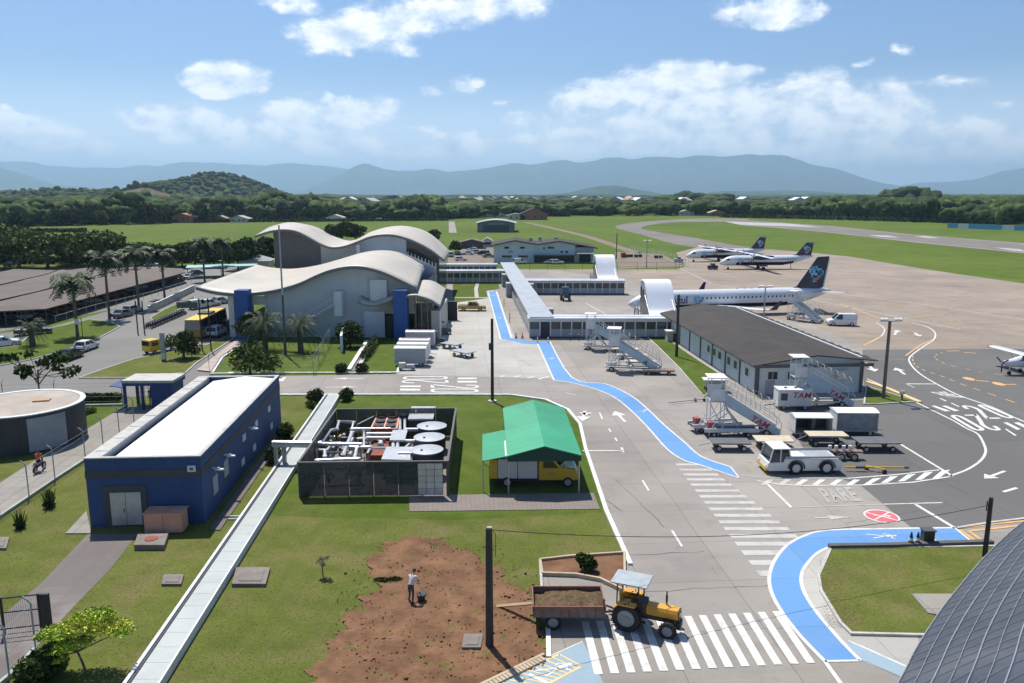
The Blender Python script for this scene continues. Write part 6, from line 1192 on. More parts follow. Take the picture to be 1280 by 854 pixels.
t = E('plank', 'light wooden plank sloping from the trailer tail to the bare soil', 'plank'); a, c = G(621, 758, .05), G(668, 754, .95); MB().tube([a, c], .09, 4).build('board', mat('raw_wood', (.50, .34, .20), .8, var=.15), t)
# --- aircraft pushback tug
tg = E('pushback_tug', 'white low pushback tug in front of the stair trucks', 'pushback tug', (G(958, 594).x+.1, G(958, 594).y, 0), .03)
mb = MB(); mb.yprism([(0, .35), (-.1, .55), (.0, .95), (1.2, 1.0), (1.25, 1.25), (5.4, 1.22), (5.65, 1.0), (5.65, .4), (5.5, .3), (.2, .3)], 0, 2.2); mb.build('body', m_eqw, tg, bevel=.04)
mb = MB(); frust(mb, .15, 1.75, .42, 1.6, .98, 1.95, 1.95, 1.75); mb.v = [(x, y+1.1, z) for x, y, z in mb.v]; mb.build('cab_glazing', m_carglass, tg); mb = MB(); mb.b2(.35, 1.72, .12, 2.08, 1.951, 2.03); mb.build('cab_roof', m_eqw, tg, bevel=.02)
mb = MB(); [mb.tube([(a, y, 1.0), (b_, y2, 1.96)], .05, 6) for a, b_ in ((.12, .4), (1.75, 1.62), (.95, 1.0)) for y, y2 in ((.1, .2), (2.1, 2.0))]; mb.build('cab_frame', m_eqw, tg)
mb = MB(); mb.b2(3.0, 5.2, .25, 1.95, 1.23, 1.27); mb.build('engine_deck', m_greyp, tg); mb = MB(); mb.b2(1.9, 3.0, .4, 1.2, 1.26, 1.34); mb.build('deck_hatch', m_eqw, tg); mb = MB(); [mb.b2(1.3, 5.5, y-.03, y+.03, 1.26, 1.42) for y in (.08, 2.12)]; mb.build('deck_rail', m_greyp, tg)
for x in (2.15, 4.5):
    for y in (.08, 2.12):
        o = wheel(tg, x, y if y < 1 else y, .52, .32, mat('white_rim', (.5, .5, .5), .5)); mb = MB(); mb.tube([(x+.62*math.cos(a), y+(-.16 if y < 1 else .16), .52+.62*math.sin(a)) for a in [math.pi*k/8 for k in range(9)]], .05, 6); mb.build('wheel_arch', m_black, o)
text('marking', 'GSE', m_dkgrey, tg, (3.35, -.012, .98), (R(90), 0, 0), .16, .005) if False else None
mb = MB(); mb.b2(-.16, -.05, .1, 2.1, .3, .55); mb.build('front_bumper', pyel, tg); [MB().b2(-.13, -.06, y, y+.25, .62, .75).build('headlight', m_lampw, tg) for y in (.2, 1.75)]
# --- passenger stairs
def stairs(label, loc, rz, txt, tcol, sc=1., group='wheeled passenger stairs', hoops=True):
    t = E('passenger_stairs', label, 'airstair', loc, rz, group); t.scale = (sc, sc, sc); PZ = 3.1
    mb = MB(); mb.b2(-3.4, 2.9, -.75, -.6, .45, .6); mb.b2(-3.4, 2.9, .6, .75, .45, .6); mb.b2(-3.4, -3.2, -.6, .6, .45, .6); mb.b2(2.7, 2.9, -.6, .6, .45, .6); mb.b2(-.5, -.3, -.6, .6, .45, .6); mb.build('chassis', m_eqw, t)
    for x in (-2.6, 2.0):
        for s in (-1, 1): wheel(t, x, s*.8, .3, .2)
    # flight: solid side panels falling towards +x
    for s in (-1, 1):
        mb = MB(); mb.yprism([(-1.7, PZ-.35), (-1.7, PZ+.55), (3.2, .62), (3.2, .12), (2.7, .12)], s*.78-.03, s*.78+.03); mb.build('side_panel', m_eqb, t)
        if txt and s < 0: text('airline_name', txt, tcol, t, (1.35, s*.78-.036, 1.28), (R(90), R(27), 0), .78, .006, 1.1, .2)
    mb = MB()
    for k in range(13): mb.b2(-1.6+k*.36, -1.22+k*.36, -.74, .74, PZ-.12-k*.235, PZ-.07-k*.235)
    mb.build('step', m_greyp, t)
    mb = MB()
    for s in (-1, 1):
        mb.tube([(-1.7, s*.78, PZ+1.25), (2.9, s*.78, 1.75), (3.25, s*.78, 1.2), (3.25, s*.78, .5)], .03, 6); mb.tube([(-1.7, s*.78, PZ+.9), (3.05, s*.78, 1.2)], .02, 6)
        for k in range(12): x = -1.6+k*.42; z0 = PZ+.5-k*.205; mb.tube([(x, s*.78, z0), (x, s*.78, z0+.78)], .018, 5)
    mb.build('handrail', m_eqw, t)
    if hoops:
        mb = MB()
        for k in range(7): x = -1.3+k*.7; z0 = PZ+1.15-k*.33; mb.tube([(x, .78*math.cos(a), z0+.75*math.sin(a)) for a in [math.pi*j/8 for j in range(9)]], .022, 5)
        for a in (.5, 1.57, 2.64): mb.tube([(-1.3, .78*math.cos(a), PZ+1.15+.75*math.sin(a)), (2.9, .78*math.cos(a), PZ-.83+.75*math.sin(a))], .018, 5)
        mb.build('canopy_hoop', mat('hoop_cream', (.52, .50, .43), .6), t)
    mb = MB(); mb.b2(-3.0, -1.6, -.85, .85, PZ-.08, PZ); mb.build('platform', m_greyp, t)
    mb = MB(); mb.b2(-3.0, -1.75, -.83, -.79, PZ+.02, PZ+1.1); mb.b2(-3.0, -1.75, .79, .83, PZ+.02, PZ+1.1); mb.b2(-3.25, -1.6, -.95, .95, PZ+2.05, PZ+2.13); mb.build('cabin_panel', m_eqw, t)
    mb = MB()
    for x in (-2.95, -1.75):
        for s in (-1, 1): mb.tube([(x, s*.81, .6), (x, s*.81, PZ+2.05)], .04, 6)
    for s in (-1, 1): mb.tube([(-2.95, s*.81, .7), (-1.75, s*.81, PZ-.2)], .03, 6); mb.tube([(-1.75, s*.81, .7), (-2.95, s*.81, PZ-.2)], .03, 6); mb.tube([(-3.3, s*.7, .6), (-1.2, s*.7, 2.2)], .05, 6); mb.tube([(-.4, s*.7, .6), (-1.6, s*.7, PZ-.4)], .05, 6)
    mb.build('lift_frame', m_eqw, t); mb = MB(); mb.tube([(0, 0, .55), (-1.4, 0, 2.2)], .09, 8); mb.build('hydraulic_ram', m_galv, t)
    mb = MB(); mb.b2(-3.3, -2.1, -.4, .4, .6, 1.0); mb.build('engine_box', m_galv, t)
    return t
m_navy_t = mat('sign_navy', (.03, .05, .16), .5)
stairs('stair truck with red lettering beside the pushback tug, the left of the two', (G(975, 545).x-3.2, G(975, 545).y+.8, 0), -.06, 'TAM', m_red, 1.0)
stairs('stair truck with red lettering right against the cargo building', (G(1068, 509).x-3.2, G(1068, 509).y+.8, 0), -.03, 'TAM', m_red, .97)
stairs('stair truck with blue side on the left of the cargo building lawn', (G(828, 466).x-3.3, G(828, 466).y+.8, 0), -.22, 'A', m_navy_t, 1.0)
stairs('farther stair truck beside the nearest glazed corridor', (G(800, 440).x-4.3, G(800, 440).y+1.5, 0), -.2, None, None, .95, hoops=False)
stairs('stair truck docked to the tail door of the white jet', (G(1010, 402).x-.6, G(1010, 402).y, 0), -.9, None, None, .95)
# --- white ground power unit with lettering
gp = E('ground_power_unit', 'white boxy ground power unit with red lettering between the two stair trucks', 'power unit', (G(972, 513).x, G(972, 513).y, 0), -.02)
MB().b2(0, 3.3, 0, 1.6, .4, 2.0).build('housing', m_eqw, gp, bevel=.06); MB().b2(-.04, 3.34, -.04, 1.64, 2.001, 2.08).build('lid', m_eqw, gp); text('lettering', 'TAM', m_red, gp, (2.25, -.01, 1.5), (R(90), 0, 0), .8, .006, 1.1, .2); MB().b2(.25, .9, -.025, -.003, 1.0, 1.7).build('vent_panel', m_dkgrey, gp); [MB().cyl((x, .8, 2.12), .14, .1, 12).build('exhaust_cap', m_dkgrey, gp) for x in (.9, 1.9)]
for x in (.6, 2.7):
    for y in (.1, 1.5): wheel(gp, x, y if y > 1 else -.0+.1, .26, .16)
mb = MB(); mb.tube([(0, .8, .45), (-1.1, .8, .3)], .05, 6); mb.build('drawbar', m_dkgrey, gp)
# --- dollies and carts
def dolly(label, loc, rz, L_=3.3, W_=1.55, mt=None, z=.78, group='flat baggage dollies', wr=.26, ball=False):
    t = E('baggage_dolly', label, 'dolly', loc, rz, group); MB().b2(-L_/2, L_/2, -W_/2, W_/2, z-.1, z).build('deck', mt or m_dkgrey, t, bevel=.02); mb = MB(); mb.b2(-L_/2+.1, L_/2-.1, -.4, -.3, z-.25, z-.101); mb.b2(-L_/2+.1, L_/2-.1, .3, .4, z-.25, z-.101); mb.build('chassis', m_greyp, t)
    for x in (-L_*.32, L_*.32):
        for s in (-1, 1): wheel(t, x, s*(W_/2-.2), wr, .15)
    mb = MB(); mb.tube([(-L_/2, 0, z-.2), (-L_/2-1.0, 0, .35)], .035, 6); mb.build('tow_bar', m_greyp, t)
    return t
m_wood = mat('plywood', (.52, .45, .33), .8, var=.12, scale=1.5, grime=.3); m_deckg = mat('scuffed_deck', (.11, .11, .115), .6, var=.25, scale=1.5, grime=.3, gcol=(.2, .2, .2))
def atc(px, py): p = G(px, py); return (p.x, p.y, 0)
dolly('flat dark topped dolly at the left of the equipment group', atc(912, 562), -.02, 3.2, 1.6, m_deckg); dolly('plywood topped dolly directly left of the pushback tug cab', atc(966, 559), -.04, 3.1, 1.7, m_wood)
dolly('dark flatbed dolly right of the white canopied cart', atc(1094, 562), .0, 3.4, 1.9, m_deckg, .85); dolly('plywood deck in front of the open fronted grey cart', atc(1032, 556), -.02, 3.3, 1.5, m_wood, 1.0)
def cart(label, loc, rz, L_=2.9, W_=1.6, H_=2.0, curtain=None, roof=None, openf=False, stripe=False, group=None):
    t = E('baggage_cart', label, 'baggage cart', loc, rz, group); MB().b2(-L_/2, L_/2, -W_/2, W_/2, .45, .55).build('deck', m_greyp, t)
    MB().b2(-L_/2, -L_/2+.05, -W_/2, W_/2, .55, H_).build('end_panel', m_eqw, t); MB().b2(L_/2-.05, L_/2, -W_/2, W_/2, .55, H_).build('end_panel', m_eqw, t)
    if openf: MB().b2(-L_/2+.05, L_/2-.05, W_/2-.1, W_/2, .55, H_).build('back_panel', m_dkgrey, t); MB().b2(-.15, .15, -W_/2+.1, W_/2-.1, .56, H_-.02).build('divider', m_dkgrey, t)
    else: MB().b2(-L_/2+.05, L_/2-.05, -W_/2+.03, W_/2-.03, .55, H_-.01).build('curtain', curtain or m_greyp, t)
    mb = MB(); n = 8; pr_ = [(-W_/2-.05+(W_+.1)*i/n, H_+.02+.16*math.sin(math.pi*i/n)) for i in range(n+1)]; mb.xprism(pr_+[(W_/2+.05, H_-.04), (-W_/2-.05, H_-.04)], -L_/2-.05, L_/2+.05); o = mb.build('roof', roof or m_eqw, t)
    if stripe: MB().b2(-L_/2+.2, L_/2-.2, -.25, .05, H_+.17, H_+.2).build('roof_stripe', m_peach, o)
    for x in (-L_*.33, L_*.33):
        for s in (-1, 1): wheel(t, x, s*(W_/2-.12), .27, .16)
    mb = MB(); mb.tube([(L_/2, 0, .45), (L_/2+.9, 0, .35)], .04, 6); mb.build('tow_bar', m_greyp, t); return t
m_pvc = mat('grey_pvc_curtain', (.22, .24, .25), .35, var=.25, scale=1.5, grime=.3); m_curt = wavemat('pleated_curtain', (.40, .42, .44), .25, 2, .7, .6, 0, .25, .12, .8, .3)
cart('open fronted grey cart with pale roof beside the plywood deck', (G(1019, 551).x, G(1019, 551).y+1.3, 0), -.03, 3.2, 1.7, 1.9, openf=True); cart('white roofed cart with translucent grey curtains at the right of the equipment', (G(1074, 548).x, G(1074, 548).y+1.4, 0), -.03, 3.6, 1.8, 2.15, m_pvc, m_whiteroof)
lab = ['nearest of the parked white roofed baggage carts by the lawn', 'second of the parked white roofed baggage carts by the lawn', 'third of the parked baggage carts, with orange stripe on its roof', 'fourth of the parked baggage carts, with orange striped roof']
for i, (px, py) in enumerate([(514, 457), (517, 451.5), (519, 446), (526, 434.5)]): cart(lab[i], atc(px, py), -.03, 3.9, 1.5, 2.3, m_curt, m_offwhite, stripe=i > 1, group='white roofed baggage carts by the lawn')
dolly('nearer of the two flat grey dollies on the pale forecourt', atc(579, 446), -.75, 3.2, 1.7, m_greyp, .8); dolly('farther of the two flat grey dollies on the pale forecourt', atc(565, 436), -.6, 2.8, 1.7, m_greyp, .8)
for i, (px, py, rz) in enumerate([(545, 431, .1), (553, 418, .3), (541, 413, -.2)]):
    t = E('baggage_tractor', ['dark baggage tractor nearest the carts beside the blue pillar', 'dark baggage tractor with open roof frame at the terminal corner', 'dark baggage tractor in the shade of the entrance canopy'][i], 'baggage tractor', atc(px, py), rz); mb = MB(); mb.yprism([(-1.3, .35), (-1.3, .9), (-.2, .9), (-.1, 1.05), (1.2, .95), (1.35, .4)], -.65, .65); mb.build('body', pd, t, bevel=.05); mb = MB(); mb.b2(-.8, -.3, -.4, .4, .92, 1.3); mb.build('seat', m_black, t)
    mb = MB(); [mb.tube([(x, s*.55, .9), (x, s*.55, 1.9)], .03, 6) for x in (-1.1, .1) for s in (-1, 1)]; mb.build('roof_frame', m_black, t); MB().b2(-1.2, .25, -.65, .65, 1.9, 1.96).build('roof', m_plastic, t); [wheel(t, x, s*.58, .3, .2) for x in (-.85, .85) for s in (-1, 1)]
# generator in front of the carts
t = E('ground_generator', 'small cream engine unit on wheels in front of the nearest baggage cart', 'engine unit', atc(509, 463), 0); MB().b2(-1.0, -.2, -.35, .35, .25, .95).build('engine_cover', m_creamw, t, bevel=.05); MB().b2(-.1, .9, -.35, .35, .25, .75).build('battery_box', m_greyp, t, bevel=.05); [wheel(t, x, s*.3, .18, .1) for x in (-.8, .7) for s in (-1, 1)]
# low carts by the far stairs
for i, (px, py, rz, l) in enumerate([(782, 441, -.15, 'cluttered pale frame dolly farthest along the lawn edge'), (790, 449, -.12, 'pale frame dolly behind the blue sided stair truck'), (800, 457, -.1, 'pale frame dolly under the blue sided stair truck'), (823, 468, -.05, 'low brown topped dolly at the lawn corner')]):
    dolly(l, atc(px, py), rz, 3.8, 1.3, m_wood if i < 3 else mat('brown_deck', (.22, .15, .12), .7), .62, 'low dollies along the lawn strip', .2)
for px, py, rz, l in ((893, 538, .2, 'long pale belt frame left of the lettered stair truck'), (912, 545, .0, 'low pale belt frame under the lettered stair truck')):
    t = E('belt_loader', l, 'belt loader', atc(px, py), rz); mb = MB(); mb.b2(-2.3, 2.3, -.55, .55, .55, .7); mb.build('belt', m_deckg, t); mb = MB(); [mb.b2(-2.35, 2.35, y-.05, y+.05, .5, .85) for y in (-.6, .6)]; mb.build('side_rail', m_eqw, t); mb = MB(); [mb.tube([(x, s*.55, .2), (x+.5, s*.55, 1.35)], .04, 6) for x in (-2, -1.2) for s in (-1, 1)]; mb.tube([(-1.5, -.55, 1.35), (-.7, -.55, 1.35)], .04, 6); mb.build('rail_frame', m_eqw, t); [wheel(t, x, s*.5, .24, .15) for x in (-1.5, 1.5) for s in (-1, 1)]; MB().b2(-2.0, -1.5, -.3, .3, .86, 1.3).build('seat', mat('faded_red_seat', (.35, .08, .08), .7), t)
t = E('loading_table', 'small white table like loader behind the left lettered stair truck', 'loader', atc(893, 489), -.05); MB().b2(-1.3, 1.3, -.7, .7, 1.3, 1.38).build('table_top', m_eqw, t); MB().b2(-.9, 1.0, -.4, .6, .4, 1.25).build('housing', m_greyp, t); [wheel(t, x, s*.5, .24, .15) for x in (-.8, .8) for s in (-1, 1)]
t = E('luggage_frame', 'rusty long tow frame lying behind the pushback tug', 'tow frame', atc(1030, 574), -.02); mb = MB(); mb.b2(-3.0, 3.0, -.3, .3, .62, .74); mb.build('beam', mat('dull_rust', (.22, .13, .10), .8, var=.25), t); [wheel(t, x, s*.45, .33, .2) for x in (1.2, 2.2) for s in (-1, 1)]; mb = MB(); [mb.cyl((x, 0, .95), .14, .4, 12) for x in (.4, .9, 1.5, 2.0)]; mb.build('coupling', m_eqw, t)
t = E('aircraft_tow_bar', 'yellow tow bar lying on the asphalt behind the pushback tug', 'tow bar'); a, c = G(1056, 584, .35), G(1133, 584.5, .35); MB().tube([a, c], .07, 8).build('bar', pyel, t); p = a.lerp(c, .5); mb = MB(); mb.tube([p+Vector((-.6, .4, .0)), p+Vector((.5, -.5, 0))], .06, 8); mb.build('cross_bar', pyel, t); [MB().cyl(p+Vector((x, y, -.17)), .18, .1, 14, 'y').build('wheel', m_tyre, t) for x, y in ((-.5, .45), (.45, -.55))]; MB().box(c, (.35, .15, .15)).build('coupling', m_dkgrey, t); MB().box(a.lerp(c, .25), (.7, .2, .16)).build('shock_absorber', m_dkgrey, t)
t = E('drawbar_frame', 'loose tow bar lying at the tip of the lawn strip', 'tow bar'); a, c = G(836, 503.5, .2), G(880, 499, .25); MB().tube([a, c], .05, 6).build('bar', m_greyp, t); [MB().cyl(c+Vector((-.9+.9*k, -.1, -.05)), .16, .1, 12, 'y').build('wheel', m_tyre, t) for k in range(2)]
# --- yellow service truck under the canopy
a = G(612, 610); yt = E('service_truck', 'yellow service truck with grey side boxes under the green canopy', 'truck', (a.x, a.y+1.0, 0), -.0); yt.scale = (1.07, 1.07, 1.1); m_yt = mat('mustard_paint', (.52, .34, .03), .4, var=.06, grime=.2)
m_boxg = mat('grey_box', (.50, .51, .53), .5, var=.06, scale=.6)
mb = MB(); mb.b2(.0, .55, -.85, .85, .6, 1.9); mb.build('rear_cabinet', m_yt, yt, bevel=.04); [MB().b2(.57+k*1.35, 1.88+k*1.35, -.86, .86, .62, 1.95).build('side_box', m_boxg, yt, bevel=.03) for k in range(2)]; MB().b2(0, 3.4, -.7, .7, .4, .6).build('chassis', m_black, yt)
mb = MB(); mb.yprism([(3.32, .5), (3.32, 1.98), (4.35, 1.95), (4.85, 1.35), (5.9, 1.18), (6.05, .85), (6.05, .5)], -.88, .88); mb.build('cab', m_yt, yt, bevel=.06); [MB().yprism([(3.62, 1.35), (3.65, 1.82), (4.3, 1.8), (4.65, 1.35)], s*.89-.01, s*.89+.01).build('side_window', m_carglass, yt) for s in (-1, 1)]
mb = MB(); mb.add([(4.42, -.75, 1.93), (4.42, .75, 1.93), (4.92, .78, 1.38), (4.92, -.78, 1.38)], [(0, 1, 2, 3)]); mb.build('windscreen', m_carglass, yt, fix=False); mb = MB(); mb.box((5.0, -.1, 1.62), (.9, 1.3, .05), 0, 0, -.65); mb.build('open_bonnet', m_eqw, yt); mb = MB(); mb.b2(5.1, 5.85, -.55, .55, 1.2, 1.38); mb.build('engine', m_pipe, yt, bevel=.05); [MB().b2(6.05, 6.1, s*.6-.18, s*.6+.18, .75, .95).build('headlight', m_lampw, yt) for s in (-1, 1)]; MB().b2(6.0, 6.15, -.8, .8, .42, .6).build('front_bumper', m_plastic, yt)
[wheel(yt, x, s*.8, .36, .22) for x in (1.2, 5.3) for s in (-1, 1)]; text('door_mark', 'S 1', mat('sign_green', (.05, .18, .10), .6), yt, (4.2, -.9, .95), (R(90), 0, 0), .28, .004)
# --- dark blue farm tractor on the apron
t = E('apron_tractor', 'dark blue cab tractor parked before the middle glazed corridor', 'tractor', atc(707, 376), -1.5); mb = MB(); mb.b2(-1.2, 1.6, -.4, .4, .7, 1.5); mb.build('body', pd, t, bevel=.1); mb = MB(); frust(mb, -1.2, .4, -1.0, .2, 1.4, 2.6, 1.4, 1.2); mb.build('cab_glazing', mat('blue_tint_glass', (.04, .12, .20), .15, spec=.7), t); MB().b2(-1.15, .35, -.7, .7, 2.6, 2.72).build('cab_roof', pd, t, bevel=.04); [wheel(t, -.6, s*.8, .75, .4) for s in (-1, 1)]; [wheel(t, 1.2, s*.65, .45, .28) for s in (-1, 1)]
# ------------------------------------------------------------------ aircraft
m_acw = mat('aircraft_white', (.66, .68, .70), .25, var=.03, scale=.5, spec=.6); m_acn = mat('aircraft_navy', (.010, .016, .045), .25, var=.1, scale=.5, spec=.6); m_win = mat('cabin_window', (.03, .035, .045), .15)
LOGO = [mat('logo_sky', (.10, .42, .72), .4), mat('logo_teal', (.03, .30, .36), .4), mat('logo_pale', (.35, .55, .70), .4), mat('logo_rose', (.45, .16, .16), .4), mat('logo_green', (.10, .30, .22), .4)]
def mosaic(par, ox, oz, s, y, name='emblem', pale=False, ny=0.):
    # small mosaic of coloured squares in a broad-shouldered, downward tapering patch
    rows_ = [(1, 4), (0, 6), (0, 7), (0, 7), (1, 6), (2, 5), (2, 4)]; r_ = random.Random(4)
    for ci in range(5):
        mb = MB()
        for j, (a, b_) in enumerate(rows_):
            for i in range(a, b_):
                k = 3 if (j > 4 and i > 2) else (r_.choice([0, 0, 2]) if i < 3 and j < 3 else r_.choice([0, 1, 2, 4]))
                if k == ci: x = ox+i*s; z = oz-j*s; mb.add([(x, y, z), (x+s*.9, y, z), (x+s*.9, y, z-s*.9), (x, y, z-s*.9)], [(0, 1, 2, 3)])
        if mb.v: mb.build(name, LOGO[ci] if not pale else LOGO[2], par, fix=False)
def fuselage(par, sec, n=28, navy=-.30, navx=3.):
    mb = MB(); vs = []; k = len(sec)
    for x, zc, ry, rz_ in sec: vs += [(x, ry*math.cos(2*math.pi*j/n), zc+rz_*math.sin(2*math.pi*j/n)) for j in range(n)]
    fs = [(i*n+j, (i+1)*n+j, (i+1)*n+(j+1) % n, i*n+(j+1) % n) for i in range(k-1) for j in range(n)]+[tuple(range(n)), tuple(range((k-1)*n, k*n))[::-1]]; mb.add(vs, fs)
    me = mb.mk('fuselage', [m_acw, m_acn], True); mi = []
    for p in me.polygons:
        c = p.center; zc = np.interp(c.x, [s[0] for s in sec], [s[1] for s in sec]); rz_ = np.interp(c.x, [s[0] for s in sec], [s[3] for s in sec]); mi.append(1 if (c.z-zc)/max(rz_, .1) < navy and navx < c.x < sec[-1][0]*.80 else 0)
    me.polygons.foreach_set('material_index', mi); bm = bmesh.new(); bm.from_mesh(me); bmesh.ops.recalc_face_normals(bm, faces=bm.faces); bm.to_mesh(me); bm.free(); o = bpy.data.objects.new('fuselage', me); COL.objects.link(o); o.parent = par; return o
def wing(par, name, pr, pt, cr, ct, th, m, tt=.5):
    """root leading edge point, tip leading edge point, root and tip chord (along +x)"""
    mb = MB(); vs = []
    for P, c, t_ in ((pr, cr, th), (pt, ct, th*tt)):
        P = Vector(P); vs += [tuple(P+Vector((c*f, 0, t_*h))) for f, h in ((0, 0), (.12, .38), (.4, .5), (1, .02), (.6, -.3), (.15, -.32))]
    mb.add(vs, [(i, (i+1) % 6, 6+(i+1) % 6, 6+i) for i in range(6)]+[tuple(range(6))[::-1], tuple(range(6, 12))]); return mb.build(name, m, par)
def finp(par, name, prof, y, th, m):
    mb = MB(); mb.yprism(prof, y-th/2, y+th/2); return mb.build(name, m, par, bevel=th*.3)
jet = E('passenger_jet', 'white twin engine jet with navy tail at the nearest gate', 'airliner', (19.9, 136.0, 0), .195)
sec = [(0, 2.35, .06, .06), (.25, 2.38, .4, .38), (.8, 2.45, .78, .72), (1.6, 2.58, 1.12, 1.08), (2.6, 2.75, 1.36, 1.40), (3.8, 2.86, 1.48, 1.60), (5, 2.9, 1.5, 1.67), (28, 2.9, 1.5, 1.67), (30.5, 3.0, 1.42, 1.55), (33, 3.2, 1.12, 1.22), (35.5, 3.5, .72, .8), (37.5, 3.8, .32, .36), (38.2, 3.9, .1, .12)]
fu = fuselage(jet, sec, navy=-.42, navx=5.)
mb = MB()
for s in (-1, 1): mb.add([(1.75, s*.72, 3.35), (2.5, s*1.12, 3.55), (2.75, s*1.30, 3.15), (1.95, s*1.08, 3.0)], [(0, 1, 2, 3)]); mb.add([(1.6, s*.05, 3.5), (2.2, s*.08, 3.95), (2.45, s*1.0, 3.68), (1.7, s*.68, 3.38)], [(0, 1, 2, 3)])
mb.build('cockpit_window', m_win, jet, fix=False)
wmb = MB(); wmb.b2(-.13, .13, -.02, .02, -.18, .18); wme = wmb.mk('window', m_win)
for s in (-1, 1):
    for k in range(23):
        x = 13.0+k*.77; o = bpy.data.objects.new('window', wme); COL.objects.link(o); o.parent = jet; o.location = (x, s*1.475, 3.22)
    for x, w in ((4.6, .75), (30.3, .7)): mb = MB(); mb.b2(x, x+w, s*1.5-.02, s*1.5+.02, 2.1, 3.9); mb.build('door', mat('door_grey_white', (.55, .57, .6), .3), jet)
text('airline_name', 'Azul', m_navy_t, jet, (8.65, -1.53, 2.95), (R(90), 0, 0), 1.75, .01, 1.0); text('airline_name', 'Azul', m_navy_t, jet, (8.65, 1.53, 2.95), (R(90), 0, math.pi), 1.75, .01, 1.0)
mosaic(jet, 11.2, 3.75, .26, -1.54, 'emblem')
for s in (-1, 1):
    wing(jet, 'wing', (13.2, s*1.2, 1.75), (18.6, s*13.6, 2.7), 5.6, 1.5, .55, m_acw); mb = MB(); mb.add([(18.9, s*13.6, 2.72), (20.1, s*13.6, 2.72), (20.7, s*14.15, 4.2), (20.2, s*14.15, 4.2)]+[(18.9, s*13.7, 2.7), (20.1, s*13.7, 2.7), (20.7, s*14.22, 4.2), (20.2, s*14.22, 4.2)], [(0, 1, 2, 3), (7, 6, 5, 4), (0, 4, 5, 1), (1, 5, 6, 2), (2, 6, 7, 3), (3, 7, 4, 0)]); mb.build('winglet', m_acn, jet)
    mb = MB(); mb.tube([(12.2, s*4.6, 1.35), (12.5, s*4.6, 1.35), (14, s*4.6, 1.35), (15.5, s*4.6, 1.4), (16.4, s*4.6, 1.45)], [.72, .85, .88, .72, .45], 24, cap=False); mb.build('engine', m_acn if False else mat('engine_navy', (.015, .03, .09), .3), jet, True); MB().cyl((12.5, s*4.6, 1.35), .7, .1, 20, 'x').build('fan', m_dkgrey, jet); mb = MB(); mb.tube([(15.4, s*4.6, 1.4), (17.1, s*4.6, 1.4)], .3, 12, .15); mb.build('exhaust_cone', m_galv, jet); mb = MB(); mb.b2(13.2, 16, s*4.6-.12, s*4.6+.12, 1.9, 2.35); mb.build('pylon', m_acw, jet)
    wing(jet, 'tailplane', (33.6, s*.5, 3.7), (36.9, s*5.9, 4.2), 3.1, 1.2, .28, m_acw)
    mb = MB(); mb.tube([(17.6, s*2.6, 1.5), (17.6, s*2.6, .5)], .1, 8); mb.build('gear_leg', m_galv, jet); [MB().cyl((17.6, s*2.6+d, .5), .5, .26, 20, 'y').build('wheel', m_tyre, jet) for d in (-.25, .25)]
fn = finp(jet, 'tail_fin', [(29.8, 4.3), (31.5, 4.75), (35.2, 9.9), (37.5, 10.0), (36.5, 4.35), (34, 4.0)], 0, .32, m_acn); mosaic(fn, 33.6, 8.3, .42, -.17, 'emblem')
finp(jet, 'tail_fin_rudder_edge', [(36.55, 4.5), (37.35, 9.6), (37.65, 9.6), (36.85, 4.5)], 0, .18, m_acw)
mb = MB(); mb.tube([(3.4, 0, 1.6), (3.4, 0, .4)], .08, 8); mb.build('nose_gear', m_galv, jet); [MB().cyl((3.4, d, .33), .33, .18, 18, 'y').build('wheel', m_tyre, jet) for d in (-.16, .16)]
for k in range(4): mb = MB(); mb.box((20+k*1.4, 0, 4.62), (.5, .05, .18)); mb.build('antenna', m_acw, jet)
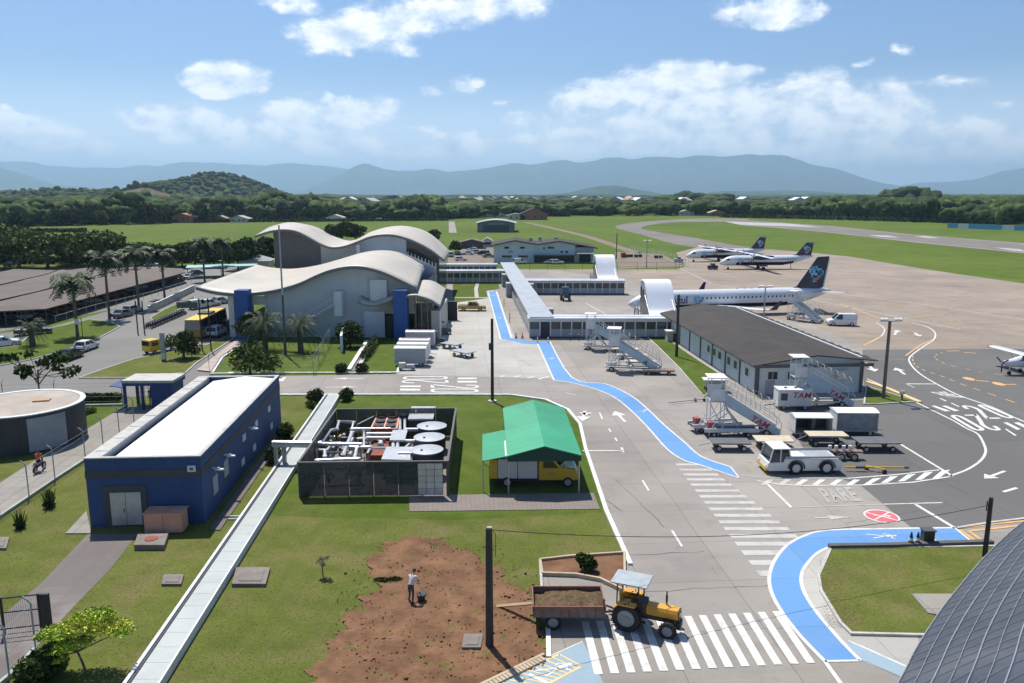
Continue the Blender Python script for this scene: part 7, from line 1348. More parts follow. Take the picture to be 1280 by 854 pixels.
def turboprop(label, loc, rz):
    t = E('turboprop', label, 'turboprop airliner', loc, rz, 'two turboprop airliners at the grass edge'); sec = [(0, 1.75, .05, .05), (.3, 1.8, .4, .38), (1.0, 1.95, .78, .78), (2.0, 2.2, 1.15, 1.15), (3.2, 2.42, 1.38, 1.36), (4.5, 2.5, 1.43, 1.42), (18, 2.5, 1.43, 1.42), (21, 2.75, 1.15, 1.15), (24, 3.2, .65, .7), (26.5, 3.6, .2, .25), (27, 3.65, .05, .08)]
    fuselage(t, sec, 24, -.25, 4.)
    mb = MB(); mb.add([(1.6, -.9, 2.85), (2.5, -1.2, 3.15), (2.7, -1.32, 2.75), (1.8, -1.12, 2.6)], [(0, 1, 2, 3)]); mb.add([(1.5, .0, 2.95), (2.3, .0, 3.4), (2.4, -1.0, 3.2), (1.55, -.85, 2.85)], [(0, 1, 2, 3)]); mb.build('cockpit_window', m_win, t, fix=False)
    for k in range(20): o = bpy.data.objects.new('window', wme); COL.objects.link(o); o.parent = t; o.location = (7.0+k*.76, -1.41, 2.85)
    mosaic(t, 4.7, 3.3, .26, -1.45); text('airline_name', 'Azul', m_navy_t, t, (8.6, -1.46, 2.1), (R(90), 0, 0), 1.0, .01)
    wing(t, 'wing', (9.9, -13.5, 4.0), (9.9, 13.5, 4.0), 1.6, 1.6, .4, m_acw, 1.); wing(t, 'wing_centre', (9.6, -4.5, 4.02), (9.6, 4.5, 4.02), 2.5, 2.5, .45, m_acw, 1.)
    for s in (-1, 1):
        mb = MB(); mb.tube([(8.3, s*4.05, 3.6), (8.8, s*4.05, 3.6), (10.5, s*4.05, 3.55), (12.5, s*4.05, 3.7), (14, s*4.05, 3.9)], [.22, .5, .62, .5, .12], 14); mb.build('engine', MATS['engine_navy'], t, True); mb = MB()
        for k in range(6): a = k*math.pi/3+.3; mb.box((8.2, s*4.05+.95*math.cos(a), 3.6+.95*math.sin(a)), (.06, 1.8, .22), 0, a)
        mb.build('propeller', m_black, t); MB().cyl((8.2, s*4.05, 3.6), .2, .5, 12, 'x', .1).build('spinner', m_acw, t); MB().b2(11, 13.2, s*1.55-.45, s*1.55+.45, .9, 1.5).build('gear_fairing', m_acn, t); [MB().cyl((12, s*2.05+d, .42), .42, .22, 16, 'y').build('wheel', m_tyre, t) for d in (-.2, .2)]
        wing(t, 'tailplane', (25.0, s*.1, 7.35), (25.6, s*3.65, 7.35), 1.7, 1.1, .2, m_acn)
    f = finp(t, 'tail_fin', [(20.2, 3.7), (22, 4.2), (24.8, 7.5), (26.9, 7.55), (26.3, 3.7)], 0, .28, m_acn); mosaic(f, 24.0, 6.5, .3, -.16, pale=True)
    mb = MB(); mb.tube([(2.6, 0, 1.3), (2.6, 0, .35)], .07, 8); mb.build('nose_gear', m_galv, t); [MB().cyl((2.6, d, .3), .3, .15, 14, 'y').build('wheel', m_tyre, t) for d in (-.13, .13)]
    mb = MB(); mb.tube([(20.5, -.3, 2.0), (20.5, -.3, 0)], .09, 8); mb.build('tail_prop', m_black, t); return t
turboprop('turboprop with navy tail nearer the camera on the far apron', (58.2, 225, 0), .06); turboprop('farther turboprop with navy tail against the grass', (54.2, 250, 0), .20)
t = E('tow_tractor', 'dark tow tractor at the nose of the nearer turboprop', 'tow tractor', (56.3, 224.5, 0), .1); MB().b2(-1.3, 1.3, -.8, .8, .3, 1.2).build('body', m_plastic, t, bevel=.1); MB().b2(-.5, .5, -.6, .6, 1.2, 1.8).build('cab', m_carglass, t); [wheel(t, x, s*.7, .4, .25) for x in (-.8, .8) for s in (-1, 1)]
t = E('tow_tractor', 'small dark tug at the nose of the farther turboprop', 'tow tractor', (51.8, 249.3, 0), .1); MB().b2(-1.3, 1.3, -.8, .8, .3, 1.1).build('body', m_greyp, t, bevel=.1); MB().b2(-.5, .5, -.6, .6, 1.1, 1.6).build('cab', m_carglass, t); [wheel(t, x, s*.7, .4, .25) for x in (-.8, .8) for s in (-1, 1)]
# light aircraft at right edge
la = E('light_aircraft', 'small white high wing propeller plane cut by the right edge', 'light aircraft', (57.6, 91.8, 0), .12)
fuselage(la, [(0, 1.45, .1, .1), (.25, 1.45, .32, .32), (1.2, 1.45, .52, .50), (2.2, 1.6, .62, .72), (4.4, 1.6, .58, .68), (6.5, 1.65, .3, .36), (8.5, 1.75, .08, .12)], 20, -2.)
wing(la, 'wing', (2.2, -5.4, 2.35), (2.2, 5.6, 2.35), 1.5, 1.5, .22, m_acw, 1.); MB().cyl((2.6, 5.7, 2.33), .14, .5, 10, 'x').build('wing_tip', m_black, la)
mb = MB(); frust(mb, 1.7, 3.6, 2.2, 3.4, 1.75, 2.28, 1.2, 1.0); mb.build('cabin_glazing', m_carglass, la); mb = MB(); [mb.tube([(2.6, s*.55, 1.1), (2.9, s*3.0, 2.32)], .04, 6) for s in (-1, 1)]; mb.build('wing_strut', m_acw, la)
mb = MB(); [mb.box((-.12, .55*math.cos(a), 1.45+.55*math.sin(a)), (.05, 1.1, .16), 0, a) for a in (.5, 2.6, 4.7)]; mb.build('propeller', m_black, la); MB().cyl((-.15, 0, 1.45), .15, .35, 12, 'x', .1).build('spinner', m_galv, la)
for x, y in ((.9, 0), (3.2, 1.1), (3.2, -1.1)): mb = MB(); mb.tube([(x, y*.4, 1.1), (x, y, .3)], .05, 6); mb.build('gear_leg', m_acw, la); MB().cyl((x, y, .24), .24, .14, 14, 'y').build('wheel', m_tyre, la)
finp(la, 'tail_fin', [(7.0, 1.8), (8.2, 3.1), (9.0, 3.1), (8.7, 1.7)], 0, .12, m_acw); [wing(la, 'tailplane', (7.7, s*.05, 1.8), (7.9, s*1.8, 1.8), 1.0, .7, .1, m_acw) for s in (-1, 1)]
# truck behind the jet, seen over the fuselage
t = E('fuel_truck', 'white truck cab showing over the jet behind the near boarding tower', 'truck', (30.0, 150, 0), .1); MB().b2(-3, 1.5, -1.2, 1.2, .6, 2.6).build('tank_body', m_galv, t, bevel=.2); MB().b2(1.6, 3.2, -1.1, 1.1, .5, 2.6).build('cab', m_eqw, t, bevel=.1); MB().b2(2.0, 3.25, -1.12, 1.12, 1.6, 2.3).build('cab_window', m_carglass, t); [wheel(t, x, s*1.0, .48, .28) for x in (-1.8, 2.3) for s in (-1, 1)]
# ================================================================== TREES AND PLANTS
def frond(mb, a, L_, rise, droop, w, npair=12, seed=0, m_lw=.10):
    r_ = random.Random(seed); ca, sa = math.cos(a), math.sin(a); P = []
    for i in range(9): t = i/8; P.append(Vector((ca*L_*t*(1-.12*t), sa*L_*t*(1-.12*t), rise*math.sin(t*1.7)*1.0-droop*t*t)))
    mb.cur = 1; mb.tube(P, .035, 4, .01, cap=False); mb.cur = 0; side = Vector((-sa, ca, 0))
    for i in range(npair):
        t = .15+.83*i/npair; k = t*8; j = min(int(k), 7); p = P[j].lerp(P[j+1], k-j); l = w*math.sin(.35+2.5*t)*r_.uniform(.8, 1.15); d = (P[j+1]-P[j]).normalized()
        for s in (-1, 1):
            e = p+side*s*l*.85+d*l*.45+Vector((0, 0, -l*r_.uniform(.15, .65))); mb.add([p, p+d*m_lw*1.6, e+d*m_lw*.5, e-d*m_lw*.2], [(0, 1, 2, 3)])
m_palmf = mat('palm_frond', (.034, .056, .016), .6, var=.4, scale=.8, spec=.3); m_palmr = mat('palm_rib', (.12, .12, .05), .7); m_palmt = mat('palm_trunk', (.13, .115, .095), .9, var=.2, scale=2, grime=.4, stretch=(1, 1, 6)); m_palmc = mat('palm_crownshaft', (.09, .14, .04), .5)
def palm_crown(n, L_, rise, droop, w, seed, lw=.10, npair=12):
    mb = MB(); r_ = random.Random(seed)
    for k in range(n): q = r_.uniform(-.2, 1.05); frond(mb, 2*math.pi*k/n+r_.uniform(-.25, .25)+(.4 if k % 2 else 0), L_*r_.uniform(.8, 1.1), rise*q, droop*(1.25-q*.8), w, npair, k+seed, lw)
    me = mb.mk('crown', [m_palmf, m_palmr]); return me
rp = [palm_crown(30, 3.7, 1.9, 2.4, .9, s_, .17, 13) for s_ in (1, 2, 3)]
def royal_palm(px, py, ztop, label, k):
    p = G(px, py); t = E('royal_palm', label, 'palm tree', (p.x, p.y, 0), k*1.3, 'tall royal palms along the car park'); H_ = ztop
    MB().tube([(0, 0, 0), (.02, 0, H_*.12), (0, 0, H_*.45), (.05, 0, H_*.8), (.05, 0, H_-1)], [.28, .21, .23, .17, .13], 12).build('trunk', m_palmt, t, True); MB().tube([(.05, 0, H_-1), (.05, 0, H_-.4), (.05, 0, H_+.2)], [.19, .16, .07], 10).build('crownshaft', m_palmc, t, True)
    o = bpy.data.objects.new('crown', rp[k % 3]); COL.objects.link(o); o.parent = t; o.location = (.05, 0, H_)
for k, (px, py, z, l) in enumerate([(97, 421, 8.6, 'royal palm on the road verge, lowest crown of the palm row'), (137, 399, 10.3, 'royal palm second from the left in the row before the shelters'), (174, 386, 10.2, 'royal palm third from the left, behind the twin dark sign posts'), (206, 373, 9.2, 'royal palm fourth from the left, by the long low wall'), (256, 352, 9.4, 'royal palm just left of the curved terminal roof tip'), (279, 346, 8.8, 'royal palm nearest the terminal among the dark trees')]): royal_palm(px, py, z, l, k)
pc = palm_crown(46, 3.3, 2.6, 2.0, .42, 7, .06, 16)
def date_palm(px, py, h, label, sc=1.):
    p = G(px, py); t = E('date_palm', label, 'palm tree', (p.x, p.y, 0), px); MB().tube([(0, 0, 0), (0, 0, h*.5), (0, 0, h)], [.42, .36, .42], 12).build('trunk', m_bark, t, True); o = bpy.data.objects.new('crown', pc); COL.objects.link(o); o.parent = t; o.location = (0, 0, h); o.scale = (sc, sc, sc)
date_palm(332, 438, 3.6, 'left of the two bushy date palms in the terminal garden', 1.05); date_palm(376, 440, 3.5, 'right of the two bushy date palms in the terminal garden'); date_palm(41, 433, 2.6, 'short feathery palm beside the dark blue pickup', .75)
m_near = [mat('leaf_dark', (.028, .046, .011), .85, var=.4, scale=1.5, spec=.25), mat('leaf_mid', (.06, .092, .018), .85, var=.4, scale=1.5, spec=.25), mat('leaf_light', (.125, .165, .035), .85, var=.4, scale=1.5, spec=.25)]
dk = dict(mats=m_near, mix=(.6, .32, .08)); lt = dict(mix=(.2, .45, .35))
cA = crown('crown', rlobes(np.random.RandomState(31), 3.2, 5.6, 1.2, 12, .7), 2600, .30, 1, **dk); cB = crown('crown', rlobes(np.random.RandomState(32), 2.4, 4.4, .9, 10, .8), 2000, .26, 2, **dk); cC = crown('crown', rlobes(np.random.RandomState(33), 3.4, 4.2, 1.0, 12, .55), 2400, .26, 3, mats=m_near, mix=(.05, .45, .5)); cD = crown('crown', rlobes(np.random.RandomState(34), 7.0, 8.5, 3.0, 18, .4), 3400, .55, 4, mats=m_near, mix=(.1, .45, .45)); cE = crown('crown', rlobes(np.random.RandomState(35), 4.5, 8, 2.2, 14, .6), 2600, .45, 5, **dk)
tA = trunk_mesh('trunk', 5, .16, 2.0, 1); tD = trunk_mesh('trunk', 8, .35, 5, 2, 7, start=.35); tE_ = trunk_mesh('trunk', 8, .25, 3, 3)
def T_(name, cm, tm, label, px, py, sc=1., rz=0., cat='tree', group=None): p = G(px, py); return tree(name, cm, tm, label, cat, (p.x, p.y, 0), rz, sc, group)
T_('shade_tree', cA, tA, 'dark glossy tree in front of the left blue pillar', 312, 428, .82); T_('garden_tree', cB, tA, 'round dark tree with pale new leaves beside the stone drain', 438, 434, .85); T_('garden_tree', cC, tA, 'low wide green tree behind the roof of the blue building', 313, 470, .92); T_('street_tree', cB, tA, 'small round tree on the verge in front of the bus', 230, 449, .85, 2.)
for i, (px, py, s, l) in enumerate([(-12, 336, 1.5, 'big spreading tree cut by the left edge behind the shelters'), (24, 337, 1.35, 'big spreading tree behind the farthest shelter'), (60, 335, 1.15, 'spreading tree right of the big ones behind the shelters'), (-60, 336, 1.2, 'spreading tree beyond the left edge of the picture'), (107, 279, 1.5, 'large umbrella shaped tree alone at the far field edge')]): T_('spreading_tree', cD, tD, l, px, py, s, i*1.7)
for i, (px, py, s, l) in enumerate([(80, 322, 1.0, 'dark round tree right of the spreading trees'), (228, 335, .85, 'dark tree between the fourth and fifth palms'), (218, 333, .8, 'dark tree just right of the fourth palm'), (298, 338, 1.05, 'dark tree left of the terminal upper roof'), (312, 336, 1.1, 'tall dark tree touching the terminal upper roof tip'), (338, 330, 1.05, 'dark tree under the terminal upper roof tip'), (195, 331, .7, 'small dark tree just left of the fourth palm'), (155, 329, .8, 'dark tree between the second and third palms'), (268, 334, .8, 'dark tree between the fifth and sixth palms'), (428, 306, 1.2, 'bushy tree showing in the dip between the terminal roofs'), (415, 304, 1.0, 'lower bushy tree left in the dip between the terminal roofs'), (445, 305, 1.1, 'bushy tree right in the dip between the terminal roofs'), (540, 306, .8, 'small tree right of the terminal rear roof'), (570, 318, .6, 'shrub like tree beside the gravel car yard'), (352, 330, .95, 'dark tree against the brown clad terminal wall')]): T_('dark_tree', cE, tE_, l, px, py, s, i*2.1)
# hedge rows, field bushes
def hedge(name, label, px, w, h, n, size=.2, mats=None, seed=0, kind='hedge', mix=(.5, .4, .1)):
    P = GP(px); rs_ = np.random.RandomState(seed); lob = []; mats = mats or m_near; L = sum((b-a).length for a, b in zip(P, P[1:])); m_ = max(2, int(L/(w*.6)))
    for i in range(m_):
        s = L*(i+.5)/m_; j = 0
        while j < len(P)-2 and s > (P[j+1]-P[j]).length: s -= (P[j+1]-P[j]).length; j += 1
        q = P[j].lerp(P[j+1], min(1, s/(P[j+1]-P[j]).length)); lob.append((q.x, q.y, h*.5, w*.6, w*.5, h*.52))
    c = P[0]; lob = [(a-c.x, b-c.y, *r) for a, b, *r in lob]; t = E(name, label, kind, (c.x, c.y, 0)); o = bpy.data.objects.new('foliage', crown('foliage', lob, n, size, seed, mats, mix=mix)); COL.objects.link(o); o.parent = t
    mb = MB(); [mb.tube([(a, b, 0), (a, b, h*.6)], .04, 5) for a, b, *r in lob[::3]]; mb.build('stem', m_bark, t)
hedge('hedge', 'clipped grassy hedge between the road and the small lawn by the reservoir', [(92, 503), (150, 502)], .8, .9, 2600, .16, seed=1, mix=(.3, .45, .25)); hedge('hedge', 'long dark hedge behind the parked shelters', [(-60, 331), (80, 330), (240, 329), (340, 328)], 2.2, 2.4, 5200, .6, seed=2); hedge('hedge', 'dark hedge line crossing the left field', [(-60, 291.5), (108, 290.5)], 2, 2.4, 2600, .7, seed=3); hedge('hedge', 'dark hedge line below the far houses at left', [(180, 279), (560, 276)], 2.5, 2.2, 5200, .8, seed=4); hedge('hedge', 'dark hedge line along the far side of the runway', [(900, 272), (1020, 274.5), (1190, 279), (1260, 281)], 3, 3.2, 6500, .8, seed=5)
hedge('shrub_bed', 'low yellow green shrubs under the date palms', [(350, 421), (398, 419)], 1.1, .9, 1800, .16, seed=6, mix=(0, .3, .7), kind='shrub'); hedge('shrub_bed', 'dark shrubs lining the right of the stone drain', [(454, 452), (463, 441), (470, 429)], 1.0, 1.2, 1800, .16, seed=7, kind='shrub'); hedge('clipped_bush', 'clipped square bush left of the stone drain end', [(422, 467), (431, 466.5)], 1.0, 1.2, 1100, .12, seed=8, kind='bush'); hedge('clipped_bush', 'clipped square bush right of the stone drain end', [(448, 466.5), (457, 466)], 1.0, 1.2, 1100, .12, seed=9, kind='bush')
hedge('clipped_bush', 'clipped bush left of the far end of the long channel', [(387, 503), (401, 499)], 1.1, 1.2, 1300, .12, seed=10, kind='bush'); hedge('clipped_bush', 'clipped bush right of the far end of the long channel', [(429, 503), (437, 499)], 1.0, 1.3, 1200, .12, seed=11, kind='bush'); hedge('dark_shrub', 'dark shrub between the blue building and the pipe bridge', [(352, 550), (361, 546)], 1.1, 1.3, 1100, .13, seed=12, kind='shrub'); hedge('dark_shrub', 'dark shrub beneath the left end of the pipe bridge', [(336, 582), (347, 574)], .9, 1.2, 1000, .12, seed=13, kind='shrub'); hedge('dark_shrub', 'dark shrub against the lawn by the far end of the blue building', [(395, 512), (385, 508)], .8, .7, 500, .12, seed=14, kind='shrub')
hedge('weeds', 'weeds growing inside the rock edge of the reservoir lawn', [(96, 522), (118, 515)], .7, .6, 500, .12, seed=15, kind='weeds', mix=(.1, .4, .5)); hedge('bamboo_clump', 'dark leafy clump on the fence line in the bottom left corner', [(30, 868), (62, 846), (78, 838)], 1.0, 1.5, 2600, .13, seed=16, kind='shrub')
# yellow-green flat topped sapling, bottom left
m_yg = [mat('young_leaf_dark', (.16, .25, .02), .7, var=.3, scale=2), mat('young_leaf', (.32, .44, .03), .7, var=.3, scale=2), mat('young_leaf_yellow', (.52, .52, .05), .7, var=.3, scale=2)]
p = G(108, 842); t = E('sapling', 'bright yellow green flat topped young tree in the bottom left lawn', 'tree', (p.x, p.y, 0)); lob = [(-.1, .6, 2.15, 1.1, .9, .16), (.9, .5, 2.0, 1.0, .8, .14), (-1.2, .4, 1.85, .95, .8, .15), (-.5, .1, 1.45, .9, .7, .13), (1.6, .3, 1.9, .6, .5, .1), (-1.1, -.1, 1.3, .7, .6, .12), (.2, .9, 2.35, .9, .7, .12), (-1.0, -.3, .95, .5, .45, .1), (-1.9, .3, 1.6, .4, .4, .1)]
o = bpy.data.objects.new('crown', crown('crown', lob, 5200, .085, 21, m_yg, flat=.6, mix=(.25, .5, .25))); COL.objects.link(o); o.parent = t; mb = MB(); mb.tube([(0, 0, 0), (-.15, .05, .5), (-.35, .1, 1.0)], [.06, .05, .04], 8); [mb.tube([(-.35, .1, 1.0), ((x-.35)*.5, y*.5+.1, .5+z*.5), (x, y, z-.05)], [.04, .025, .01], 6) for x, y, z, *_ in lob]; mb.build('trunk', m_bark, t, True)
# sparse big leaved tree behind the reservoir
p = G(50, 497); t = E('broad_leaf_tree', 'thin tree with big sparse leaves rising behind the round reservoir', 'tree', (p.x, p.y, 0)); r_ = np.random.RandomState(5); lob = [(r_.uniform(-3.2, 3.6), r_.uniform(-1, 1), r_.uniform(2.3, 5.2), .8, .7, .35) for _ in range(17)]; o = bpy.data.objects.new('crown', crown('crown', lob, 520, .34, 5, mix=(.35, .5, .15))); COL.objects.link(o); o.parent = t; mb = MB(); mb.tube([(0, 0, 0), (0, 0, 1.8), (.1, 0, 3)], .08, 8); [mb.tube([(0, 0, 1.2+.1*i), (x*.5, y*.5, z*.6+.7), (x, y, z)], .035, 5) for i, (x, y, z, *_) in enumerate(lob)]; mb.build('trunk', m_bark, t)
# young papaya-like plant, spiky shrubs, planter bush
p = G(404, 721); t = E('papaya_plant', 'small papaya like plant standing alone on the lawn', 'plant', (p.x, p.y, 0)); MB().tube([(0, 0, 0), (-.03, 0, .5), (0, 0, 1.0)], .035, 8, .03).build('stem', m_bark, t, True); mb = MB(); rr = random.Random(2)
for k in range(11): a = k*2.4; frond(mb, a, rr.uniform(.32, .5), rr.uniform(-.05, .35), rr.uniform(.05, .3), .16, 6, k, .035)
o = bpy.data.objects.new('leaves', mb.mk('leaves', [m_palmf, m_palmr])); COL.objects.link(o); o.parent = t; o.location = (0, 0, .95)
for px, py, l, s in ((62, 635, 'larger spiky shrub on the lawn by the fence', 1.), (25, 661, 'smaller spiky shrub nearer the left edge', .85)):
    p = G(px, py); t = E('spiky_shrub', l, 'shrub', (p.x, p.y, 0)); mb = MB(); rr = random.Random(px)
    for k in range(60): a = rr.uniform(0, 6.28); q = rr.uniform(.05, .6)*s; h = rr.uniform(.7, 1.45)*s; mb.add([(math.cos(a)*.12-.02, math.sin(a)*.12, 0), (math.cos(a)*.12+.03, math.sin(a)*.12, 0), (math.cos(a)*q+.02, math.sin(a)*q, h), (math.cos(a)*q-.01, math.sin(a)*q, h)], [(0, 1, 2, 3)])
    mb.build('leaves', m_palmf, t, fix=False); hb = bpy.data.objects.new('low_leaves', crown('low_leaves', [(0, 0, .25, .4*s, .4*s, .3)], 300, .1, px)); COL.objects.link(hb); hb.parent = t
P0 = GP([(675, 703), (714, 698.5), (780.5, 694), (781, 742), (750, 727), (720, 721.5), (677.7, 720)]); struct('planter_soil', MB().prism(P0, 0, .1), m_soil); struct('planter_kerb', MB().curb(P0+[P0[0]], .14, 0, .24), mat('tan_kerb', (.44, .35, .24))); struct('kerb', MB().curb(GP([(675, 703), (677.7, 745)]), .14, 0, .2), m_kerb)
p = G(733, 716); t = E('planter_bush', 'round dark bush in the small kerbed planter behind the trailer', 'bush', (p.x, p.y, .1)); o = bpy.data.objects.new('foliage', crown('foliage', [(0, 0, .55, .5, .5, .45), (-.3, .1, .75, .35, .3, .3), (.3, 0, .4, .35, .35, .3)], 1500, .085, 8, mix=(.55, .35, .1))); COL.objects.link(o); o.parent = t; MB().tube([(0, 0, 0), (0, 0, .5)], .04, 6).build('stem', m_bark, t)
# clumps of dry leaves on the right lawn edge and clods on the bare soil
rr = random.Random(8); mb = MB()
for k in range(700):
    a = rr.uniform(0, 1); q = G(1032+rr.uniform(-8, 22)+ (a > .5)*rr.uniform(0, 25), 700+a*85); s = rr.uniform(.02, .05); mb.add([(q.x-s, q.y, .14), (q.x, q.y-s*.6, .15), (q.x+s, q.y+.02, .17), (q.x, q.y+s*.6, .14)], [(0, 1, 2, 3)])
o = mb.build('fallen_leaves', mat('dry_leaf', (.20, .145, .06), .9, var=.4, scale=4), fix=False); tag(o, 'dry tan leaves scattered along the left edge of the right lawn', 'leaf litter', kind='stuff')
V = []; Fc = []; of = 0
for k in range(900):
    a, b_ = rr.uniform(420, 680), rr.uniform(680, 850); 
    if not (abs(a-550) < 135-(0 if b_ > 720 else (720-b_)*1.8)): continue
    q = G(a, b_); s = rr.uniform(.012, .045)*(1.8 if rr.random() < .06 else 1); V.append(ICO1*rs.uniform(.6, 1.3, (42, 1))*s*np.array([1.2, 1, .7])+np.array([q.x, q.y, .06+s*.2])); Fc.append(ICF1+of); of += 42
o = bpy.data.objects.new('soil_clods', np_mesh('soil_clods', np.concatenate(V), np.concatenate(Fc), np.zeros(of//42*80), [m_soil])); COL.objects.link(o); tag(o, 'loose clods of earth strewn over the bare soil patch', 'clods', kind='stuff')
c = G(478, 726); o = bpy.data.objects.new('cut_grass', crown('cut_grass', [(0, 0, .05, .5, .3, .08), (.7, .1, .05, .4, .25, .07)], 700, .07, 12, mix=(.6, .3, .1))); o.location = c; COL.objects.link(o); tag(o, 'small heap of dark cut weeds left of the worker', 'weeds', kind='stuff')
# tufts of taller grass so the lawns are not a carpet
V = []; n_t = 22000; px = rs.uniform(-20, 760, n_t); py = rs.uniform(500, 850, n_t); pts = []
soilP = [(470, 690), (440, 760), (415, 800), (380, 860), (684, 860), (676, 770), (615, 705), (530, 672)]
def inside(x, y, P):
    c_ = False; j = len(P)-1
    for i in range(len(P)):
        if (P[i][1] > y) != (P[j][1] > y) and x < (P[j][0]-P[i][0])*(y-P[i][1])/(P[j][1]-P[i][1])+P[i][0]: c_ = not c_
        j = i
    return c_
bad = [soilP, [(105, 500), (350, 470), (350, 560), (262, 670), (110, 680)], [(110, 670), (175, 670), (93, 760), (0, 854), (-100, 854), (0, 770)], [(155, 508), (236, 508), (107, 575), (0, 648), (-60, 700), (-60, 600)], [(395, 495), (430, 495), (215, 856), (150, 856)], [(370, 512), (568, 512), (562, 628), (376, 628)], [(512, 642), (755, 642), (745, 610), (511, 618)], [(695, 500), (790, 500), (790, 854), (755, 640), (728, 560)], [(675, 690), (800, 690), (800, 860), (600, 860)], [(-30, 490), (92, 490), (92, 560), (-30, 590)]]
for a, b_ in zip(px, py):
    if any(inside(a, b_, q) for q in bad): continue
    q = G(a, b_); w = rs.uniform(.02, .05); an = rs.uniform(0, 6.28); h = rs.uniform(.01, .028); dx, dy = math.cos(an)*w, math.sin(an)*w
    V += [(q.x-dx, q.y-dy, .01), (q.x+dx, q.y+dy, .01), (q.x+dx*.8+dy*.3, q.y+dy*.8, h), (q.x-dx*.8+dy*.3, q.y-dy*.8, h)]
V = np.array(V); Fc = np.arange(len(V)).reshape(-1, 4); o = bpy.data.objects.new('grass_tufts', np_mesh('grass_tufts', V, Fc, rs.randint(0, 3, len(Fc)), [mat('tuft_a', (.09, .115, .014), .9), mat('tuft_b', (.14, .165, .024), .9), mat('tuft_c', (.20, .18, .05), .9)])); COL.objects.link(o); tag(o, 'scattered taller tufts of grass over the lawns', 'grass', kind='stuff')
# ================================================================== POLES, FENCES, SMALL THINGS
m_pole = mat('dark_pole', (.045, .04, .035), .85, var=.25, scale=1.5); m_bpole = mat('brown_concrete_pole', (.17, .12, .095), .85, var=.2, scale=1.5, grime=.3)
def pole(name, cat, label, px, py, h, r, m, extra=None):
    p = G(px, py); t = E(name, label, cat, (p.x, p.y, 0)); mb = MB(); mb.tube([(0, 0, 0), (0, 0, h)], r, 4 if r > .12 else 8, r*.8); mb.build('shaft', m, t)
    if extra: extra(t, h, r)
    return p
def cap(t, h, r): MB().b2(-.09, .14, -.08, .08, h, h+.08).build('cap', m_greyp, t); MB().tube([(r, 0, h-.1), (r+.12, 0, h-.3), (r+.1, 0, h-1.4)], .015, 5).build('loose_wire', m_black, t)
p1 = pole('utility_pole', 'pole', 'dark square pole standing on the edge of the bare soil', 612, 808, 5.9, .19, m_pole, cap)
pole('utility_pole', 'pole', 'slim dark pole beside the green canopy roof', 615.5, 502, 8.6, .17, m_pole, lambda t, h, r: (MB().b2(-.35, -.1, -.15, .15, 5.4, 6.1).build('switch_box', m_dkgrey, t), MB().cyl((0, 0, .06), .45, .12, 16).build('footing', m_kerb, t)))
pole('utility_pole', 'pole', 'dark pole at the front left of the cargo building roof', 845.5, 447, 8.2, .2, m_pole, cap)
def flood(t, h, r):
    mb = MB(); mb.b2(-1.0, 1.0, -.06, .06, h-.05, h+.05); mb.build('cross_arm', m_greyp, t)
    for x in (-.9, -.5, .5, .95): MB().box((x, -.15, h+.18), (.36, .3, .26), 0, R(25)).build('floodlight', m_offwhite, t)
pole('floodlight_pole', 'light pole', 'brown floodlight pole at the right corner of the cargo building', 1104, 499, 8.2, .2, m_bpole, flood); pole('floodlight_pole', 'light pole', 'floodlight pole between the cargo building roof and the white jet', 954, 408, 6.3, .13, m_greyp, flood); pole('floodlight_pole', 'light pole', 'grey floodlight pole inside the far gravel yard', 808, 335, 7.6, .14, m_greyp, flood); pole('utility_pole', 'pole', 'slim dark pole left of the far gravel yard', 770.5, 324, 8.3, .16, m_pole)
p5 = pole('utility_pole', 'pole', 'dark pole beside the yellow hatching next to the ribbed roof', 1230.5, 698, 3.75, .17, m_pole, lambda t, h, r: MB().tube([(-.2, 0, h-.8), (-.2, 0, h-.2)], .04, 6).build('bracket', m_black, t))
pole('light_mast', 'mast', 'tall slim grey mast standing in the terminal garden', 357, 444, 17.0, .13, m_greyp, lambda t, h, r: MB().tube([(0, 0, 0), (0, 0, 8)], .2, 10, .14).build('lower_shaft', m_dkgrey, t))
def cable(label, a, c, sag): t = E('overhead_cable', label, 'cable', tuple(a)); MB().tube([a.lerp(c, i/20)-a-Vector((0, 0, sag*4*(i/20)*(1-i/20))) for i in range(21)], .018, 4).build('wire', m_black, t)
cable('thin black cable sagging between the soil pole and the right pole', Vector((p1.x, p1.y, 5.85)), Vector((p5.x, p5.y, 3.3)), 1.0); cable('thin black cable running from the right pole out over the asphalt', Vector((p5.x, p5.y, 3.3)), G(1000, 560, 5.2)+Vector((-12, 22, 3)), .6) if False else None
def posts(label, line, h=2.4, step=2.9, curve=True, base=True, rails=0, mesh=True, cat='fence', m=None):
    P = GP(line); t = E('wire_fence', label, cat, tuple(P[0])); O_ = P[0]; m = m or m_greyp; a_ = 0
    for a, c in zip(P, P[1:]):
        n = max(1, int((c-a).length/step)); d = (c-a).normalized(); nr = Vector((-d.y, d.x, 0))
        for k in range(n+(c == P[-1])):
            q = a.lerp(c, k/n)-O_; mb = MB(); pth = [q, q+Vector((0, 0, h))]
            if curve: pth += [q+Vector((0, 0, h))+nr*.12+Vector((0, 0, .18)), q+Vector((0, 0, h))+nr*.35+Vector((0, 0, .36))]
            mb.tube(pth, .045, 6); mb.build('post', m, t)
        mb = MB()
        for z in ([.5, 1.0, 1.5, 2.0, 2.35][:5] if mesh else [])+[h*(r_+1)/rails for r_ in range(rails)]: mb.tube([a-O_+Vector((0, 0, min(z, h))), c-O_+Vector((0, 0, min(z, h)))], .011 if mesh else .03, 4)
        if mb.v: mb.build('wire', m, t)
        if base: mb = MB(); mb.curb([a-O_, c-O_], .18, 0, .22); mb.build('footing', mat('mossy_kerb', (.36, .40, .33), .85, var=.15, grime=.4), t)
